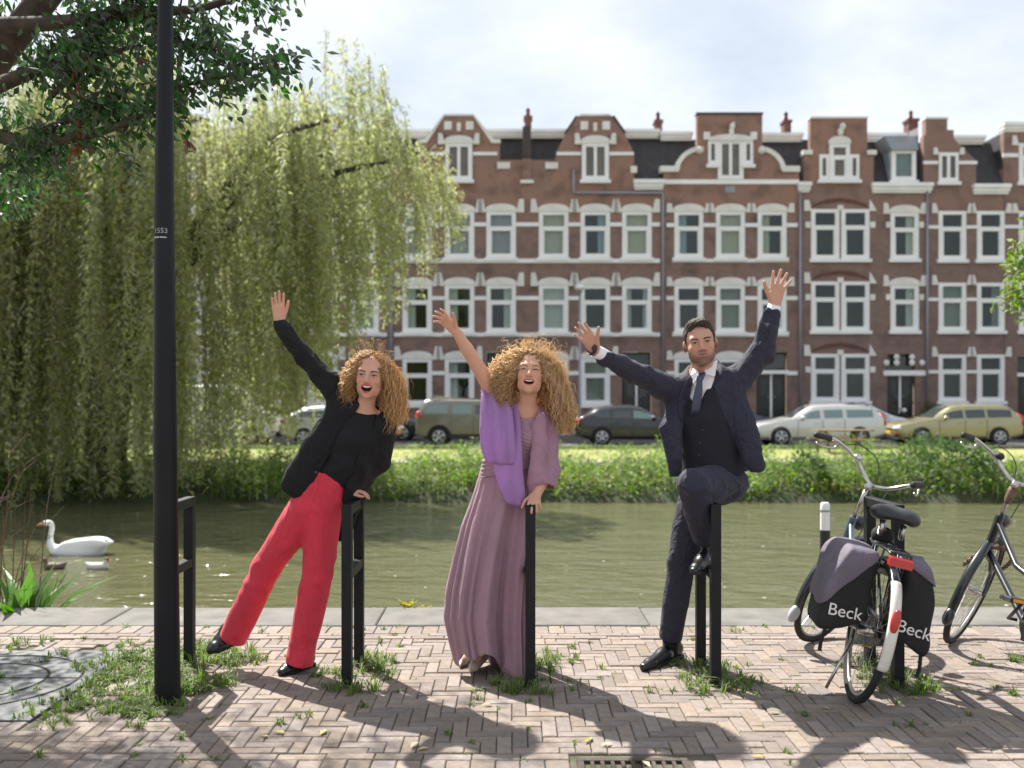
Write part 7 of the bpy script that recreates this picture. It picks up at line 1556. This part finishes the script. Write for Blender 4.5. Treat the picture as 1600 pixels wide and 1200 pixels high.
    for s_ in (-1,1):
        g_ = MB(); g_.tube([top+np.array((-.10,s_*.29,.152)),top+np.array((-.115,s_*.291,.152)),top+np.array((-.22,s_*.305,.14)),top+np.array((-.232,s_*.306,.139))],[.021,.0175,.0175,.014],12); g_.build('grip',M['grip'],h_,True)
        l_ = MB(); l_.tube(cr([top+np.array((-.03,s_*.262,.15)),top+np.array((-.035,s_*.27,.115)),top+np.array((-.10,s_*.30,.095)),top+np.array((-.17,s_*.31,.10))],5),.006,6); l_.build('brake_lever',M['chrome'],h_,True)
        c_ = MB(); c_.tube(cr([top+np.array((-.02,s_*.25,.145)),top+np.array((.14,s_*.20,.19)),top+np.array((.17,s_*.06,.10)),head0+np.array((.05,s_*.02,.06))],8),.0028,5); c_.build('brake_cable',M['grip'],h_,True)
    m_ = MB(); m_.ball(top+np.array((.02,.14,.125)),(.028,.028,.022)); m_.build('bell',M['chrome'] if panniers else M['grip'],h_,True)
    m_ = MB(); m_.ball(head1+np.array((.10,0,-.02)),(.055,.045,.045)); m_.build('front_lamp',M['bikeblack'],h_,True)
    # rotate the steered things
    Mx = rot_axis(head0,axd,steer)
    for o in fobj: o.matrix_local = Mx
    # drive: chain case, cranks, pedals, stand
    cc = MB(); A = []
    for y in (-.075,-.045): A.append([np.array((x,y,z)) for x,z in [(bb[0]+.115*math.cos(a),bb[2]+.115*math.sin(a)) for a in np.linspace(-1.57,1.57,10)]+[(rear[0]+.055*math.cos(a),rear[2]+.055*math.sin(a)) for a in np.linspace(1.57,4.71,8)]])
    cc.loft(A); cc.build('chain_case',M['bikeblack'],root)
    for s_,a in ((1,2.4),(-1,-.74)):
        e = bb+np.array((.165*math.cos(a),s_*.095,.165*math.sin(a))); m_ = MB(); m_.tube([bb+np.array((0,s_*.04,0)),bb+np.array((0,s_*.085,0)),e],.010,6); k_ = m_.build('crank',M['chrome'] if panniers else M['bikeblack'],root,True)
        m_ = MB(); m_.bbox(e[0]-.05,e[0]+.05,e[1]+s_*.055-.045,e[1]+s_*.055+.045,e[2]-.012,e[2]+.012,.003); pd = m_.build('pedal',M['grip'],k_)
        for q in (-1,1): MB().box(e[0]+q*.0505-.002,e[0]+q*.0505+.002,e[1]+s_*.055-.03,e[1]+s_*.055+.03,e[2]-.008,e[2]+.008).build('pedal_reflector',M['amberref'],k_)
    m_ = MB(); m_.tube([np.array((.10,.04,.27)),np.array((.03,.12,.02))],.008,6); m_.build('kickstand',M['chrome'],root,True)
    # rear carrier
    rk = MB(); z = .755
    for s_ in (-.055,.055): rk.tube(cr([(.24,s_*.5,z+.02),(.16,s_,z),(-.12,s_,z),(-.19,s_*.8,z-.01)],4),.0065,6); rk.tube([(-.10,s_,z),(-.005,s_*1.1,R_+.02)],.0055,6); rk.tube([(.06,s_,z),(-.002,s_*1.1,R_+.02)],.0055,6)
    for x in (.12,.0,-.12,-.185): rk.tube([(x,-.05,z),(x,.05,z)],.005,5)
    rk.build('luggage_carrier',M['bikeblack'],root,True); m_ = MB(); m_.bbox(-.225,-.185,-.052,.052,z-.060,z-.016,.008); m_.build('rear_light',M['reflred'],root)
    if panniers:
        for s_ in (1,-1):
            v = Vox((-.30,-.44,.16),(.34,.44,.84),.005); hw_ = .105 if s_ > 0 else .085; yc = s_*(.062+hw_)
            v.ell((.03,yc,.52),(.165,hw_,.205),None,.0,'add',7.0); v.cone((-.09,yc+s_*.05,.36),(.12,yc+s_*.05,.36),.045,.045,.04)
            v.plane_cut((0,yc,.345),(.0,-s_*.45,-1),.015); v.plane_cut((0,yc+s_*hw_*.9,.60),(-.1,s_*1,.42),.015)
            fold = creases(41+s_,.9); v.displace(lambda X,Y,Z: -.006*fold(X,Y,Z)); bg_ = v.build('pannier_bag',M['bagblack'],root)
            v2 = Vox((-.30,-.44,.30),(.34,.44,.84),.005); v2.ell((.03,yc,.52),(.173,hw_+.009,.213),None,.0,'add',7.0); v2.plane_cut((0,yc,.345),(.0,-s_*.45,-1),.015); v2.plane_cut((0,yc+s_*(hw_*.9+.009),.608),(-.1,s_*1,.42),.015)
            # flap: the top and, towards the outside, a slanting lower edge
            v2.plane_cut((0,yc,.575 if s_ > 0 else .665),(0,-s_*(1.35 if s_ > 0 else .5),-1),.004)
            v2.displace(lambda X,Y,Z: -.006*fold(X,Y,Z)); v2.build('flap',M['bagpurple'],bg_)
            tx = text('Beck',.080,(0,0,0),(0,0,0),M['baglettering'],bg_,'lettering',.001,'CENTER',.0)
            # lettering faces backwards (-x): plane spanned by -y (right) and z (up)
            TM = Matrix(((0,0,-1,0),(-1,0,0,yc-s_*.0),(0,1,0,.425),(0,0,0,1)))@Matrix.Rotation(.06*s_,4,'Z')
            # lay letters on the cloth
            iy0,iy1,iz0,iz1 = [int(round(q)) for q in ((yc-.085-v.lo[1])/v.h,(yc+.085-v.lo[1])/v.h,(.395-v.lo[2])/v.h,(.465-v.lo[2])/v.h)]; fr_ = [np.nonzero(v.D[:,i,k] < 0)[0] for i in range(iy0,iy1) for k in range(iz0,iz1)]; fr_ = min(q[0] for q in fr_ if len(q)); tx.matrix_local = Matrix.Translation((v.lo[0]+v.h*(fr_-1)-.002,0,0))@TM
            m_ = MB(); m_.tube([(-.12,yc+s_*.06,.36),(-.14,yc+s_*.07,.26),(-.14,yc+s_*.066,.22)],.009,4); m_.build('strap',M['bagblack'],bg_)
    if lock:
        ch = MB(); pts = cr([front+np.array((-.02,.10,.12)),front+np.array((.10,.06,.22)),front+np.array((.25,-.02,.16)),front+np.array((.12,-.09,.24)),front+np.array((-.12,-.10,.30)),front+np.array((-.20,0,.25)),front+np.array((-.02,.10,.12))],9)
        for i in range(0,len(pts)-1): p,q = pts[i],pts[i+1]; c_ = .5*(p+q); d_ = nrm(q-p); n_2 = nrm(np.cross(d_,(0,0,1.) if i%2 else (0,1.,0))); ch.tube([c_+d_*.022*math.cos(a)+n_2*.010*math.sin(a) for a in np.linspace(0,6.28,10,endpoint=False)],.0045,5,closed=True)
        o = ch.build('chain_lock',M['rust'],root,True); o.matrix_local = Mx; o['kind'] = 'stuff'
        m_ = MB(); m_.ball(top+np.array((.015,0,-.04)),(.026,.026,.075)); o = m_.build('rope_wrap',M['rust'],root,True); o.matrix_local = Mx
    root.matrix_world = Matrix.Translation(Vector(pos))@Matrix.Rotation(yaw,4,'Z')@Matrix.Rotation(lean,4,'X'); return root
g = G(1330,1095); make_bike('blue grey bicycle with black and purple bags leaning on a rack',M['bikeblue'],(g[0],g[1],0),math.atan2(1.10,.135),math.radians(14),-math.radians(40),panniers=True,white_fender=True)
make_bike('dark bicycle with a chain lock cut off by the right edge',M['bikeblack'],(2.63,4.70,0),math.atan2(1.1,-.06),math.radians(11),-math.radians(42),lock=True)
# ---- white mooring post
wp = empty('mooring_post',(P(1289,800,8.2)[0],8.2,-1.3)); tag(wp,'white round mooring post with dark foot standing in the canal','post')
ztop = P(1289,785,8.2)[2]+1.3; zd = P(1289,828,8.2)[2]+1.3; m_ = MB(); m_.tube([(0,0,zd),(0,0,ztop-.05),(0,0,ztop-.012),(0,0,ztop)],[.039,.039,.037,.028],18); autosmooth(m_.build('post',M['wpaint'],wp,True),35); m_ = MB(); m_.tube([(0,0,0),(0,0,zd)],[.041,.041],18); autosmooth(m_.build('foot',M['trim'],wp,True)); m_ = MB(); m_.tube([(0,0,ztop-.075),(0,0,ztop-.060)],[.0425,.0425],18); m_.build('ring',M['zinc'],wp)
# ---- swan and ducks
M['swan'] = mat('swan_white',(.80,.80,.78),.7,bump=.4,bscale=18); M['beak'] = mat('orange_beak',(.62,.17,.03),.4); M['duckbrown'] = mat('duck_brown',(.16,.11,.08),.7,var=.5,vscale=25); M['duckpale'] = mat('duck_pale_flank',(.55,.53,.48),.7)
sw = empty('swan',(-6.80,15.5,WZ)); tag(sw,'white swan with orange beak swimming to the left','swan','birds on the canal')
v = Vox((-.72,-.4,-.15),(.72,.4,.62),.012); v.ell((.05,0,.05),(.42,.18,.14),None); v.ell((.12,.09,.13),(.34,.08,.11),None,.03); v.ell((.12,-.09,.13),(.34,.08,.11),None,.03); v.cone((.30,.09,.19),(.50,.04,.235),.05,.012,.02); v.cone((.30,-.09,.19),(.50,-.04,.235),.05,.012,.02); v.cone((.40,0,.15),(.58,0,.19),.07,.02,.06,'add',np.array((0,1.,0)),1.6)
nk = cr([(-.27,0,.05),(-.375,0,.13),(-.385,0,.27),(-.36,0,.41),(-.385,0,.485),(-.44,0,.485)],4); v.chain(nk,list(np.linspace(.075,.036,len(nk)-12))+[.036]*12,.03); v.ell((-.45,0,.482),(.065,.038,.040),None,.02); v.ell((.30,.115,.19),(.22,.05,.07),None,.03); v.ell((.30,-.115,.19),(.22,.05,.07),None,.03); v.build('body',M['swan'],sw)
m_ = MB(); m_.tube([(-.50,0,.478),(-.55,0,.462),(-.595,0,.448)],[.024,.018,.008],8); m_.build('beak',M['beak'],sw,True); m_ = MB(); m_.ball((-.505,0,.497),(.022,.018,.016)); m_.ball((-.49,-.036,.49),(.008,.006,.008)); m_.build('black_face',M['trim'],sw,True)
sw['label'] = 'white swan with orange beak swimming to the left'
for (px,py,flip,lab,pale) in ((85,889,1,'grey brown duck swimming below the swan at the left',False),(152,889,-1,'duck with brown head and pale flank swimming below the tail of the swan',True)):
    g = G(px,py,WZ); r = empty('duck',(g[0],g[1],WZ)); tag(r,lab,'duck','birds on the canal'); v = Vox((-.24,-.12,-.06),(.24,.12,.24),.007); v.ell((0,0,.035),(.16,.075,.060),None); v.cone((.11,0,.06),(.17,0,.09),.035,.012,.03); v.chain([(-.10,0,.06),(-.125,0,.11),(-.135,0,.13)],[.035,.026,.030],.02); b_ = v.build('body',M['duckpale'] if pale else M['duckbrown'],r)
    m_ = MB(); m_.ball((-.137,0,.137),(.036,.029,.030)); m_.build('head',M['duckbrown'],r,True); m_ = MB(); m_.tube([(-.165,0,.130),(-.205,0,.122)],[.014,.009],6); m_.build('beak',M['beak'],r,True); r.scale = (flip,1,1)
# ---- white specks scattered on the water
M['speck'] = mat('speck_white',(.8,.8,.78),.9); C = []
for k in range(150):
    d = random.uniform(7.5,21)**1; px = random.uniform(0,1600); C.append(((px-800)/FPX*d,d,WZ+.004))
C = np.array(C); a = RNG.uniform(0,6.28,len(C)); V,F = leaf_faces(C,RNG.uniform(.03,.08,len(C)),RNG.uniform(.015,.03,len(C)),np.stack([np.cos(a),np.sin(a)*.3,np.zeros(len(C))],1)); V[:,2] = WZ+.004+np.abs(V[:,2]-WZ-.004)*.15; o = mesh_obj('water_specks',V,F,M['speck'],None,False); tag(o,'white specks scattered on the canal','speck',None,'stuff')
